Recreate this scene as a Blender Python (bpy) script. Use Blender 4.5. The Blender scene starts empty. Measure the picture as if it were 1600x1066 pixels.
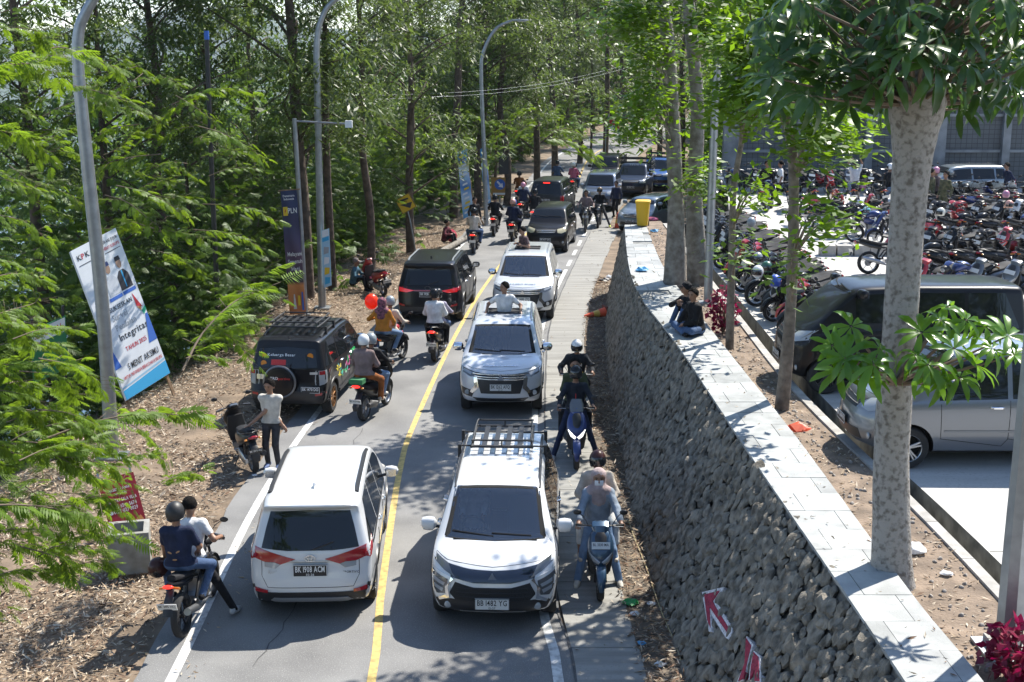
import bpy, bmesh, math, random
import numpy as np
from mathutils import Vector, Matrix, Euler
from mathutils.bvhtree import BVHTree
random.seed(7); rng = np.random.default_rng(7)
R = math.radians; PI = math.pi
scene = bpy.context.scene
C = scene.collection
# ---------------------------------------------------------------- camera, light, exposure
F_PX, HORIZON, CAM_H = 2000.0, 85.0, 7.61
PITCH = math.atan((533 - HORIZON) / F_PX)
cam_d = bpy.data.cameras.new('camera'); cam = bpy.data.objects.new('camera', cam_d); C.objects.link(cam)
cam.location = (0, 0, CAM_H); cam.rotation_euler = (PI / 2 - PITCH, 0, 0)
cam_d.sensor_width = 36; cam_d.lens = 36 * F_PX / 1600; cam_d.clip_end = 9000; cam_d.clip_start = 0.1
scene.camera = cam
SUN_EL, SUN_AZ = R(51), math.atan2(0.55, 0.62)          # azimuth measured from +Y towards +X
world = bpy.data.worlds.new('World'); scene.world = world; world.use_nodes = True
wn = world.node_tree.nodes; wl = world.node_tree.links; wn.clear()
sky = wn.new('ShaderNodeTexSky'); sky.sky_type = 'NISHITA'; sky.sun_disc = False
sky.sun_elevation = SUN_EL; sky.sun_rotation = SUN_AZ; sky.air_density = 1.0; sky.dust_density = 0.6; sky.ozone_density = 1.0; sky.altitude = 1200
wb = wn.new('ShaderNodeBackground'); wb.inputs[1].default_value = 0.135
wo = wn.new('ShaderNodeOutputWorld'); wl.new(sky.outputs[0], wb.inputs[0]); wl.new(wb.outputs[0], wo.inputs[0])
sd = bpy.data.lights.new('sun', 'SUN'); sd.energy = 5.0; sd.angle = R(0.53); sd.color = (1, 0.95, 0.86)
sun = bpy.data.objects.new('sun', sd); C.objects.link(sun)
sun_dir = Vector((math.sin(SUN_AZ) * math.cos(SUN_EL), math.cos(SUN_AZ) * math.cos(SUN_EL), math.sin(SUN_EL)))
sun.rotation_euler = sun_dir.to_track_quat('Z', 'Y').to_euler(); sun.location = sun_dir * 60
vs = scene.view_settings; vs.view_transform = 'Standard'; vs.look = 'None'; vs.exposure = 1.0; vs.gamma = 1; vs.use_curve_mapping = False
scene.render.engine = 'CYCLES'; cy = scene.cycles
cy.use_denoising = True; cy.max_bounces = 7; cy.diffuse_bounces = 3; cy.glossy_bounces = 3; cy.transmission_bounces = 4; cy.transparent_max_bounces = 6
cy.caustics_reflective = False; cy.caustics_refractive = False; cy.sample_clamp_indirect = 6
# ---------------------------------------------------------------- pixel -> point on a level plane
def G(px, py, z=0.0):
    s = (py - HORIZON) * math.cos(PITCH) / (CAM_H - z)      # pixels per metre at that depth
    zc = F_PX / s
    y = (zc - (CAM_H - z) * math.sin(PITCH)) / math.cos(PITCH)
    return Vector(((px - 800) / s, y, z))
def AT(px, py, Y):                                          # the point of a pixel's ray at ground distance Y
    c, s_ = math.cos(PITCH), math.sin(PITCH)
    v = (533 - py) / F_PX
    d = Vector(((px - 800) / F_PX, c + v * s_, v * c - s_))
    t = Y / d.y
    return Vector((d.x * t, Y, CAM_H + d.z * t))
# ---------------------------------------------------------------- materials
MATS = {}
def nodes_of(m):
    return m.node_tree.nodes, m.node_tree.links
def mat(name, col, rough=0.6, metal=0.0, coat=0.0, vary=0.0, vscale=8.0, bump=0.0, bscale=40.0, spec=0.5, emit=0.0, col2=None, transl=0.0, trans=0.0, objrand=0.0, ramp=(.34, .66), world=False):
    if name in MATS: return MATS[name]
    m = bpy.data.materials.new(name); m.use_nodes = True; n, l = nodes_of(m)
    b = n['Principled BSDF']; b.inputs['Roughness'].default_value = rough; b.inputs['Metallic'].default_value = metal
    b.inputs['Specular IOR Level'].default_value = spec; b.inputs['Coat Weight'].default_value = coat; b.inputs['Coat Roughness'].default_value = 0.04
    c = tuple(col) + (1,)
    b.inputs['Base Color'].default_value = c
    csock = None
    if vary or col2:
        tc = n.new('ShaderNodeTexCoord'); nz = n.new('ShaderNodeTexNoise'); nz.inputs['Scale'].default_value = vscale; nz.inputs['Detail'].default_value = 6
        l.new(n.new('ShaderNodeNewGeometry').outputs['Position'] if world else tc.outputs['Object'], nz.inputs['Vector'])
        rp = n.new('ShaderNodeValToRGB'); rp.color_ramp.elements[0].position = ramp[0]; rp.color_ramp.elements[1].position = ramp[1]
        a = tuple(x * (1 - vary) for x in col) + (1,); z = (tuple(col2) + (1,)) if col2 else tuple(min(1, x * (1 + vary)) for x in col) + (1,)
        rp.color_ramp.elements[0].color = a; rp.color_ramp.elements[1].color = z
        l.new(nz.outputs[0], rp.inputs[0]); csock = rp.outputs[0]
    if objrand:
        oi = n.new('ShaderNodeObjectInfo'); hv = n.new('ShaderNodeHueSaturation')
        mr = n.new('ShaderNodeMapRange'); mr.inputs[3].default_value = 1 - objrand; mr.inputs[4].default_value = 1 + objrand
        l.new(oi.outputs['Random'], mr.inputs[0]); l.new(mr.outputs[0], hv.inputs['Value'])
        if csock: l.new(csock, hv.inputs['Color'])
        else: hv.inputs['Color'].default_value = c
        csock = hv.outputs[0]
    if csock: l.new(csock, b.inputs['Base Color'])
    if bump:
        tc2 = n.new('ShaderNodeTexCoord'); n2 = n.new('ShaderNodeTexNoise'); n2.inputs['Scale'].default_value = bscale; n2.inputs['Detail'].default_value = 8
        bp = n.new('ShaderNodeBump'); bp.inputs['Strength'].default_value = bump; bp.inputs['Distance'].default_value = 0.02
        l.new(n.new('ShaderNodeNewGeometry').outputs['Position'] if world else tc2.outputs['Object'], n2.inputs['Vector']); l.new(n2.outputs[0], bp.inputs['Height']); l.new(bp.outputs[0], b.inputs['Normal'])
    if emit:
        b.inputs['Emission Color'].default_value = c; b.inputs['Emission Strength'].default_value = emit
    if trans: b.inputs['Transmission Weight'].default_value = trans
    if transl:
        t = n.new('ShaderNodeBsdfTranslucent'); mx = n.new('ShaderNodeMixShader'); mx.inputs[0].default_value = transl
        hs = n.new('ShaderNodeHueSaturation'); hs.inputs['Value'].default_value = 1.7; hs.inputs['Saturation'].default_value = 1.08; hs.inputs['Hue'].default_value = 0.487
        if csock: l.new(csock, hs.inputs['Color'])
        else: hs.inputs['Color'].default_value = c
        l.new(hs.outputs[0], t.inputs[0]); l.new(b.outputs[0], mx.inputs[1]); l.new(t.outputs[0], mx.inputs[2]); l.new(mx.outputs[0], n['Material Output'].inputs[0])
    MATS[name] = m
    return m
# ---------------------------------------------------------------- mesh helpers
def link(o, parent=None):
    C.objects.link(o)
    if parent is not None: o.parent = parent
    return o
class MB:
    def __init__(s): s.v = []; s.f = []; s.m = []; s.n = 0
    def add(s, v, f, mi=0):
        v = [tuple(p) for p in v]; k = s.n
        s.v += v; s.n += len(v)
        for q in f: s.f.append(tuple(i + k for i in q)); s.m.append(mi)
        return s
    def box(s, c, d, rz=0, mi=0, M=None):
        x, y, z = d[0] / 2, d[1] / 2, d[2] / 2
        pts = [Vector((a, b, e)) for a in (-x, x) for b in (-y, y) for e in (-z, z)]
        if M is None: M = Matrix.Rotation(rz, 3, 'Z')
        return s.add([M @ p + Vector(c) for p in pts], [(0, 1, 3, 2), (4, 6, 7, 5), (0, 4, 5, 1), (2, 3, 7, 6), (0, 2, 6, 4), (1, 5, 7, 3)], mi)
    def sweep(s, path, w, h=None, n=10, p=2.0, side=(0, 1, 0), mi=0, caps=True, round_ends=False):
        path = [Vector(q) for q in path]; k = len(path)
        if not hasattr(w, '__len__'): w = [w] * k
        if h is None: h = w
        if not hasattr(h, '__len__'): h = [h] * k
        side = Vector(side); rings = []
        for i in range(k):
            t = (path[min(i + 1, k - 1)] - path[max(i - 1, 0)])
            if t.length < 1e-9: t = Vector((1, 0, 0))
            t.normalize()
            a = side - t * side.dot(t)
            if a.length < 1e-4: a = t.orthogonal()
            a.normalize(); b = t.cross(a)
            r = []
            for j in range(n):
                q = 2 * PI * j / n; cq, sq = math.cos(q), math.sin(q)
                r.append(path[i] + a * (w[i] * math.copysign(abs(cq) ** (2 / p), cq)) + b * (h[i] * math.copysign(abs(sq) ** (2 / p), sq)))
            rings.append(r)
        v = [q for r in rings for q in r]; f = []
        for i in range(k - 1):
            for j in range(n):
                j2 = (j + 1) % n
                f.append((i * n + j, i * n + j2, (i + 1) * n + j2, (i + 1) * n + j))
        if caps:
            f.append(tuple(range(n - 1, -1, -1))); f.append(tuple(range((k - 1) * n, k * n)))
        return s.add(v, f, mi)
    def lathe(s, prof, n=20, axis='Z', c=(0, 0, 0), mi=0, closed=False, caps=True):
        v = []; f = []; k = len(prof); c = Vector(c)
        for r, z in prof:
            for j in range(n):
                a = 2 * PI * j / n; x, y = r * math.cos(a), r * math.sin(a)
                v.append(c + (Vector((x, y, z)) if axis == 'Z' else Vector((x, z, y)) if axis == 'Y' else Vector((z, x, y))))
        for i in range(k if closed else k - 1):
            i2 = (i + 1) % k
            for j in range(n):
                j2 = (j + 1) % n; f.append((i * n + j, i * n + j2, i2 * n + j2, i2 * n + j))
        if not closed and caps:
            f.append(tuple(range(n - 1, -1, -1))); f.append(tuple(range((k - 1) * n, k * n)))
        return s.add(v, f, mi)
    def prism(s, poly, d, M=None, mi=0):           # poly in local XY, thickness d along local Z
        k = len(poly); M = M or Matrix.Identity(4)
        v = [M @ Vector((x, y, 0)) for x, y in poly] + [M @ Vector((x, y, d)) for x, y in poly]
        f = [tuple(range(k - 1, -1, -1)), tuple(range(k, 2 * k))] + [(i, (i + 1) % k, k + (i + 1) % k, k + i) for i in range(k)]
        return s.add(v, f, mi)
    def ell(s, c, r, nu=10, nv=7, M=None, mi=0):
        v = []; f = []; c = Vector(c)
        for i in range(nv + 1):
            th = PI * i / nv
            for j in range(nu):
                a = 2 * PI * j / nu; p = Vector((r[0] * math.sin(th) * math.cos(a), r[1] * math.sin(th) * math.sin(a), r[2] * math.cos(th)))
                v.append(c + (M @ p if M else p))
        for i in range(nv):
            for j in range(nu): f.append((i * nu + j, (i + 1) * nu + j, (i + 1) * nu + (j + 1) % nu, i * nu + (j + 1) % nu))
        return s.add(v, f, mi)
    def mesh(s, name, mats, smooth=True):
        me = bpy.data.meshes.new(name); me.from_pydata(s.v, [], s.f)
        if not isinstance(mats, (list, tuple)): mats = [mats]
        for m in mats: me.materials.append(m)
        if len(mats) > 1: me.polygons.foreach_set('material_index', s.m)
        me.validate(); fix_normals(me)
        if smooth: shade(me)
        return me
    def obj(s, name, mats, parent=None, smooth=True):
        return link(bpy.data.objects.new(name, s.mesh(name, mats, smooth)), parent)
def fix_normals(me):
    bm = bmesh.new(); bm.from_mesh(me); bmesh.ops.remove_doubles(bm, verts=bm.verts, dist=1e-5)
    bmesh.ops.recalc_face_normals(bm, faces=bm.faces); bm.to_mesh(me); bm.free()
def shade(me, ang=40):
    me.polygons.foreach_set('use_smooth', [True] * len(me.polygons))
    try: me.set_sharp_from_angle(angle=R(ang))
    except Exception: pass
def np_mesh(name, V, Q, mats, mi=None, smooth=False):
    me = bpy.data.meshes.new(name); V = np.asarray(V, np.float32); Q = np.asarray(Q, np.int32); k = Q.shape[1]
    me.vertices.add(len(V)); me.vertices.foreach_set('co', V.ravel())
    me.loops.add(Q.size); me.loops.foreach_set('vertex_index', Q.ravel())
    me.polygons.add(len(Q)); me.polygons.foreach_set('loop_start', np.arange(0, Q.size, k, dtype=np.int32))
    me.polygons.foreach_set('loop_total', np.full(len(Q), k, np.int32))
    if not isinstance(mats, (list, tuple)): mats = [mats]
    for m in mats: me.materials.append(m)
    if mi is not None: me.polygons.foreach_set('material_index', np.asarray(mi, np.int32))
    me.update(calc_edges=True)
    if smooth: me.polygons.foreach_set('use_smooth', np.ones(len(Q), bool))
    return me
def tag(o, label, cat, group=None):
    o['label'] = label; o['category'] = cat
    if group: o['group'] = group
    return o
def thing(name, label, cat, loc=(0, 0, 0), rz=0.0, group=None):
    o = bpy.data.objects.new(name, None); o.empty_display_size = 0.2; link(o); o.location = loc; o.rotation_euler = (0, 0, rz)
    return tag(o, label, cat, group)
def struct(o, kind='structure'):
    o['kind'] = kind; return o
def copy_tree(o, parent=None):
    c = o.copy(); link(c)
    if parent is not None: c.parent = parent
    for ch in o.children: copy_tree(ch, c)
    return c
ORD = ['first', 'second', 'third', 'fourth', 'fifth', 'sixth', 'seventh', 'eighth', 'ninth', 'tenth', 'eleventh', 'twelfth', 'thirteenth', 'fourteenth', 'fifteenth', 'sixteenth', 'seventeenth', 'eighteenth', 'nineteenth', 'twentieth', 'twenty-first', 'twenty-second', 'twenty-third', 'twenty-fourth', 'twenty-fifth', 'twenty-sixth', 'twenty-seventh', 'twenty-eighth', 'twenty-ninth', 'thirtieth']
GLYPH = {}
def make_glyphs():
    for ch in "ABCDEFGHIJKLMNOPQRSTUVWXYZabcdefghijklmnopqrstuvwxyz0123456789-.":
        cu = bpy.data.curves.new('t', 'FONT'); cu.body = ch; cu.size = 1; cu.align_y = 'CENTER'; cu.extrude = .004; cu.offset = .014; cu.resolution_u = 2; cu.fill_mode = 'FRONT'
        o = bpy.data.objects.new('t', cu); C.objects.link(o); me = bpy.data.meshes.new_from_object(o.evaluated_get(bpy.context.evaluated_depsgraph_get()))
        v = [tuple(p.co) for p in me.vertices]; GLYPH[ch] = (v, [tuple(p.vertices) for p in me.polygons], min(p[0] for p in v), max(p[0] for p in v))
        bpy.data.objects.remove(o); bpy.data.curves.remove(cu); bpy.data.meshes.remove(me)
make_glyphs()
def text_mesh(txt, size, m, name='lettering', extrude=0.0, bold=0.0, align='CENTER', width=None):
    V, Fq, x = [], [], 0.0
    for ch in txt:
        if ch not in GLYPH: x += .3; continue
        gv, gf, a, b = GLYPH[ch]; k = len(V); V += [(p[0] - a + x, p[1], p[2]) for p in gv]; Fq += [tuple(q + k for q in f) for f in gf]; x += b - a + .09
    x = max(x - .09, 1e-3); sx = (width / x) if width else size; o = -x / 2 if align == 'CENTER' else 0
    ez = max(size, extrude / .004 if extrude else size)
    me = bpy.data.meshes.new(name); me.from_pydata([((p[0] + o) * sx, p[1] * size, max(0, p[2]) * ez) for p in V], [], Fq); me.materials.append(m); return me
def text(txt, size, m, parent, M, name='lettering', **kw):
    o = link(bpy.data.objects.new(name, text_mesh(txt, size, m, name, **kw)), parent); o.matrix_local = M; return o
def cr(pts, n=6):                                    # Catmull-Rom through points
    P = [Vector(p) for p in pts]; P = [2 * P[0] - P[1]] + P + [2 * P[-1] - P[-2]]; out = []
    for i in range(1, len(P) - 2):
        for k in range(n):
            t = k / n; a, b, c, d = P[i - 1], P[i], P[i + 1], P[i + 2]
            out.append(0.5 * (2 * b + (c - a) * t + (2 * a - 5 * b + 4 * c - d) * t * t + (3 * b - a - 3 * c + d) * t ** 3))
    out.append(P[-2]); return out
# ================================================================= THE SETTING
def curve_x(pts):
    P = sorted([(p[1], p[0]) for p in pts]); ys = [a for a, _ in P]; xs = [b for _, b in P]
    def f(y):
        if np.isscalar(y) and y < ys[0]: return xs[0]
        return float(np.interp(y, ys, xs)) if np.isscalar(y) else np.interp(y, ys, xs)
    return f
def smooth_x(pts, k=8):
    P = cr([(p[0], p[1], 0) for p in sorted(pts, key=lambda q: q[1])], k); return curve_x([(p.x, p.y) for p in P])
XY = smooth_x([(-1.6, 4), (-1.75, 14.6), (-1.88, 17), (-2.1, 22.8), (-2.05, 26.3), (-1.51, 35.5), (-0.6, 45.4), (1.4, 61), (3.7, 76), (7.6, 107), (20, 150), (60, 210)])
XL = smooth_x([(-4.1, 4), (-4.25, 14.6), (-4.42, 21), (-4.22, 27.1), (-3.6, 35), (-2.75, 45.4), (-1.0, 61), (1.0, 76), (4.9, 107), (17, 151), (57, 212)])
XR = smooth_x([(0.7, 4), (0.58, 14.6), (0.42, 17), (0.42, 23), (0.6, 30), (0.94, 36.8), (1.98, 46), (3.95, 61), (6.4, 76), (10.3, 107), (23, 148), (63, 208)])
XC = smooth_x([(1.8, 4), (1.68, 14.6), (1.6, 17.5), (1.62, 22), (1.79, 29.3), (2.07, 35.5), (2.57, 40.5), (3.63, 48.9), (4.76, 56.4), (8.2, 76), (12, 107), (25, 147), (65, 207)])
WF = smooth_x([(2.35, 4), (2.25, 10), (2.19, 14.6), (2.1, 19.5), (2.2, 25), (2.45, 32), (2.8, 37), (3.2, 41.3)])     # wall foot
WT = smooth_x([(3.55, 4), (3.49, 10.4), (3.32, 16.7), (3.17, 23.8), (2.97, 28.3), (3.06, 32.7), (3.6, 40.4), (3.68, 41.3)])  # wall top
CR_ = smooth_x([(4.2, 4), (4.14, 10.4), (4.08, 12.3), (4.09, 17.9), (4.0, 23.8), (3.92, 30), (3.95, 33.8), (4.28, 40.4), (4.36, 41.3)])  # coping back edge
KB = smooth_x([(5.2, 4), (5.12, 12), (5.04, 15.4), (4.78, 21), (4.85, 27.4), (4.95, 33), (5.1, 43)])    # kerb near edge
ZW, ZL, ZS, YEND, LOT_Y1 = 2.2, 1.92, 2.0, 41.3, 56.5
def terrain_h(x, y):
    left = XL(y) - 3.6 - x
    h = -np.clip(left, 0, None) ** 1.15 * 0.42
    h = np.maximum(h, -150.0 + 0 * x)
    right = x - (XC(y) + 7.5)
    hill = np.clip(right, 0, 160) * 0.62 * np.clip((y - LOT_Y1 - 1) / 8, 0, 1)
    ahead = np.clip(y - 135 - np.abs(x) * 0.1, 0, 140) * 0.4 * np.clip((XL(y) - 4 - x) / 10, 0, 1) * np.clip((x + 16) / 10, 0, 1)  # made-up rise beyond the bend, added to block the light between the trunks
    return h + hill + ahead
M_dirt = mat('dirt', (0.17, 0.125, 0.085), 0.95, vary=0.35, vscale=1.7, bump=0.7, bscale=14)
M_forest_floor = mat('forest_floor', (0.085, 0.065, 0.04), 0.95, vary=0.5, vscale=0.9, bump=0.6, bscale=6)
gx = np.concatenate([np.linspace(-3000, -160, 14), np.linspace(-150, -40, 23), np.linspace(-39, -9, 31), np.linspace(-8.6, 30, 97), np.linspace(31, 90, 31), np.linspace(110, 900, 9)])
gy = np.concatenate([np.linspace(-300, -20, 8), np.linspace(-15, 0, 8), np.linspace(0.7, 130, 186), np.linspace(133, 260, 32), np.linspace(290, 4000, 12)])
GX, GY = np.meshgrid(gx, gy)
GZ = terrain_h(GX, GY) - 0.03
fl = (GX < XL(GY) - 1.0)
GZ += np.where((GX < XL(GY) - 0.9) | (GX > XC(GY) + 8), 0.07 * np.sin(GX * 1.7 + GY) * np.sin(GY * 1.3), 0)
V = np.stack([GX, GY, GZ], -1).reshape(-1, 3); nx = len(gx)
ii, jj = np.meshgrid(np.arange(len(gy) - 1), np.arange(nx - 1), indexing='ij'); a = (ii * nx + jj).ravel()
Q = np.stack([a, a + 1, a + nx + 1, a + nx], 1)
cxq = V[Q].mean(1); mi = ((cxq[:, 0] < XL(cxq[:, 1]) - 6) | (cxq[:, 0] > XC(cxq[:, 1]) + 8)).astype(int)
ground = link(bpy.data.objects.new('ground', np_mesh('ground', V, Q, [M_dirt, M_forest_floor], mi, True))); struct(ground)
def ground_z(x, y): return float(terrain_h(np.array(float(x)), np.array(float(y))))
# ---- asphalt with worn, patchy grain
def surf_mat(name, c1, c2, c3, s1, s2, bump, rough=0.85, streak=None, cracks=0.0):
    m = bpy.data.materials.new(name); m.use_nodes = True; n, l = nodes_of(m); b = n['Principled BSDF']; b.inputs['Roughness'].default_value = rough; b.inputs['Specular IOR Level'].default_value = 0.3
    tc = n.new('ShaderNodeTexCoord'); mp = n.new('ShaderNodeMapping'); l.new(tc.outputs['Object'], mp.inputs[0])
    if streak: mp.inputs['Scale'].default_value = streak
    a = n.new('ShaderNodeTexNoise'); a.inputs['Scale'].default_value = s1; a.inputs['Detail'].default_value = 5; l.new(mp.outputs[0], a.inputs['Vector'])
    r = n.new('ShaderNodeValToRGB'); r.color_ramp.elements[0].position = 0.35; r.color_ramp.elements[1].position = 0.65
    r.color_ramp.elements[0].color = (*c1, 1); r.color_ramp.elements[1].color = (*c2, 1); l.new(a.outputs[0], r.inputs[0])
    g = n.new('ShaderNodeTexNoise'); g.inputs['Scale'].default_value = s2; g.inputs['Detail'].default_value = 3; l.new(tc.outputs['Object'], g.inputs['Vector'])
    r2 = n.new('ShaderNodeValToRGB'); r2.color_ramp.elements[0].position = 0.55; r2.color_ramp.elements[1].position = 0.72; r2.color_ramp.elements[0].color = (0, 0, 0, 1)
    l.new(g.outputs[0], r2.inputs[0])
    mx = n.new('ShaderNodeMix'); mx.data_type = 'RGBA'; l.new(r2.outputs[0], mx.inputs[0]); l.new(r.outputs[0], mx.inputs[6]); mx.inputs[7].default_value = (*c3, 1)
    out = mx.outputs[2]
    if cracks:
        vo = n.new('ShaderNodeTexVoronoi'); vo.feature = 'DISTANCE_TO_EDGE'; vo.inputs['Scale'].default_value = cracks
        wz = n.new('ShaderNodeTexNoise'); wz.inputs['Scale'].default_value = 2.5; av = n.new('ShaderNodeMixRGB'); av.inputs[0].default_value = 0.25
        l.new(tc.outputs['Object'], av.inputs[1]); l.new(wz.outputs['Color'], av.inputs[2]); l.new(av.outputs[0], vo.inputs['Vector'])
        cm = n.new('ShaderNodeMath'); cm.operation = 'LESS_THAN'; cm.inputs[1].default_value = 0.006; l.new(vo.outputs['Distance'], cm.inputs[0])
        m3 = n.new('ShaderNodeMix'); m3.data_type = 'RGBA'; l.new(cm.outputs[0], m3.inputs[0]); l.new(out, m3.inputs[6]); m3.inputs[7].default_value = (c1[0] * .4, c1[1] * .4, c1[2] * .4, 1); out = m3.outputs[2]
    l.new(out, b.inputs['Base Color'])
    bp = n.new('ShaderNodeBump'); bp.inputs['Strength'].default_value = bump; bp.inputs['Distance'].default_value = 0.01; l.new(g.outputs[0], bp.inputs['Height']); l.new(bp.outputs[0], b.inputs['Normal'])
    return m
M_asph = surf_mat('asphalt', (0.14, 0.138, 0.136), (0.22, 0.217, 0.21), (0.32, 0.315, 0.305), 0.7, 60, 0.4)
M_conc = surf_mat('concrete_slab', (0.2, 0.195, 0.18), (0.29, 0.285, 0.265), (0.23, 0.22, 0.2), 1.3, 30, 0.4, streak=(0.4, 5, 1))
M_lot = surf_mat('lot_concrete', (0.4, 0.39, 0.37), (0.5, 0.49, 0.47), (0.37, 0.36, 0.34), 0.9, 22, 0.3, streak=(0.5, 4, 1))
M_white = mat('road_paint_white', (0.42, 0.42, 0.41), 0.8, vary=0.25, vscale=9, col2=(.62, .62, .6), ramp=(.3, .55)); M_yel = mat('road_paint_yellow', (0.42, 0.31, 0.13), 0.8, vary=0.3, vscale=9, col2=(.6, .43, .14), ramp=(.3, .6))
def strip(name, fa, fb, z, m, y0, y1, step=0.8, kind=True, edge=0.0):
    ys = np.arange(y0, y1 + 1e-6, step); v = []; f = []
    for y in ys:
        e = random.uniform(-edge, edge); v += [(fa(y) - abs(e), y, z), (fb(y), y, z)]
    for i in range(len(ys) - 1): f.append((2 * i, 2 * i + 1, 2 * i + 3, 2 * i + 2))
    o = MB().add(v, f).obj(name, m, smooth=False)
    return struct(o) if kind else o
strip('road', lambda y: XL(y) - 0.42, lambda y: XR(y) + 0.22 if y < 57 else XR(y) + 0.9, 0.0, M_asph, 1, 215, 0.6, edge=0.07)
for nm, f_, w, m, y0, y1 in (('edge_line', XL, 0.13, M_white, 1, 120), ('edge_line', XR, 0.13, M_white, 1, 46), ('centre_line', XY, 0.11, M_yel, 1, 110)):
    strip(nm, lambda y: f_(y) - w / 2, lambda y: f_(y) + w / 2, 0.004, m, y0, y1)
yy = 46.6
while yy < 70:                                             # broken edge line at the car park mouth
    strip('edge_line', lambda y: XR(y) - 0.065, lambda y: XR(y) + 0.065, 0.004, M_white, yy, yy + 1.4, 0.7); yy += 2.6
M_tar = surf_mat('tar_patch', (0.07, 0.07, 0.072), (0.1, 0.1, 0.1), (0.16, 0.16, 0.155), 1.5, 60, 0.4)
for (x0_, x1_, ya, yb_) in ((-4.0, -3.2, 30.5, 33.5), (-.4, .5, 40, 42.5)):
    struct(MB().add([(x0_, ya, .0025), (x1_, ya + .1, .0025), (x1_ + .05, yb_, .0025), (x0_ + .08, yb_ - .15, .0025)], [(0, 1, 2, 3)]).obj('road_patch', M_tar, smooth=False))
struct(strip('road_joint', lambda y: XR(y) + 0.2, lambda y: XR(y) + 0.232 + .008 * math.sin(y * 3), 0.0135, M_tar, 3, 56, .4))
rc = random.Random(9)
for (x_, y_, n_) in ((-3.3, 15, 16), (-.9, 21, 14), (-2.9, 22, 18), (-3.6, 34, 12), (-.2, 30, 12), (.1, 33, 14)):
    P_ = []; a_ = PI / 2 + rc.uniform(-.5, .5)
    for _ in range(n_): P_.append((x_, y_, .0045)); a_ += rc.uniform(-.5, .5) * .9; a_ = PI / 2 + (a_ - PI / 2) * .7; x_ += .22 * math.cos(a_); y_ += .22 * math.sin(a_)
    w_ = [rc.uniform(.004, .011) for _ in P_]; v_ = [(p_[0] + s_ * q_, p_[1], p_[2]) for p_, q_ in zip(P_, w_) for s_ in (-1, 1)]
    struct(MB().add(v_, [(2 * i, 2 * i + 1, 2 * i + 3, 2 * i + 2) for i in range(len(P_) - 1)]).obj('road_crack', M_tar, smooth=False))
# concrete shoulder, slab by slab
sh = struct(link(bpy.data.objects.new('shoulder', None)))
yy = 3.0
while yy < 57:
    L = 2.1 + 0.3 * math.sin(yy); b = MB(); xs0 = lambda y: XR(y) + 0.225; v = []
    for y in (yy, yy + L - 0.018):
        j = random.uniform(-0.03, 0.03)
        v += [(xs0(y), y, -0.1), (XC(y) + j, y, -0.1), (XC(y) + j, y, 0.012), (xs0(y), y, 0.012)]
    b.add(v, [(0, 1, 2, 3), (4, 7, 6, 5), (3, 2, 6, 7), (0, 4, 5, 1), (1, 5, 6, 2), (0, 3, 7, 4)])
    b.obj('slab', M_conc, sh, smooth=False); yy += L
# dirt strip at the wall foot
M_soil = mat('soil', (0.2, 0.15, 0.11), 0.95, vary=0.35, vscale=3, bump=0.9, bscale=25)
M_wet = mat('litter_soil', (0.12, 0.095, 0.07), 0.95, vary=0.4, vscale=3, bump=0.9, bscale=20)
struct(strip('verge', lambda y: XC(y) - 0.02, lambda y: WF(y) + 0.15, 0.0035, M_wet, 2, YEND + 1, 0.5))
# ---- retaining wall: mortar core + rubble stones
M_mortar = mat('mortar', (0.12, 0.108, 0.09), 0.95, vary=0.4, vscale=3, bump=0.8, bscale=30)
M_stone = mat('rubble_stone', (0.195, 0.175, 0.145), 0.95, vary=0.5, vscale=7, bump=1.0, bscale=38, spec=0.15, world=True)
wall = thing('retaining_wall', 'sloping rubble stone retaining wall between road and raised car park', 'wall')
ys = np.arange(3, YEND + 0.01, 0.5); v = []; f = []
for y in ys: v += [(WF(y) - 0.015, y, -0.3), (WT(y) + 0.005, y, ZW - 0.07), (WT(y) + 0.7, y, ZW - 0.07), (WF(y) + 1.6, y, -0.3)]
for i in range(len(ys) - 1):
    for k in range(4): f.append((4 * i + k, 4 * i + (k + 1) % 4, 4 * i + 4 + (k + 1) % 4, 4 * i + 4 + k))
f += [(0, 1, 2, 3), tuple(range(4 * len(ys) - 1, 4 * len(ys) - 5, -1))]
MB().add(v, f).obj('mortar_core', M_mortar, wall, smooth=False)
stone_me = []
for k in range(14):
    bm = bmesh.new(); bmesh.ops.create_icosphere(bm, subdivisions=2, radius=1)
    ax = [Vector([random.gauss(0, 1) for _ in range(3)]).normalized() for _ in range(7)]; dd = [random.uniform(0.5, 0.85) for _ in ax]
    for vv in bm.verts:
        for a_, d_ in zip(ax, dd):
            e = vv.co.dot(a_) - d_
            if e > 0: vv.co -= a_ * e * 0.85
        vv.co *= random.uniform(0.82, 1.12)
    me = bpy.data.meshes.new('stone'); bm.to_mesh(me); bm.free(); me.materials.append(M_stone); shade(me, 28); stone_me.append(me)
def wall_pt(y, t):
    b = 0.06 * math.sin(t * PI)
    return Vector((WF(y) + (WT(y) - WF(y)) * t - b * 0.0, y, (ZW - 0.02) * t))
stones = []; y = 6.5
while y < YEND:
    r = random.uniform(0.085, 0.115); t = 0.0
    H = math.hypot(ZW, WT(y) - WF(y))
    while t < 0.985:
        rr = r * random.uniform(0.7, 1.45); stones.append((y + random.uniform(-0.07, 0.07), min(t + random.uniform(-.02, .02), 0.975), rr)); t += rr * 1.42 / H
    y += r * 1.55
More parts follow.
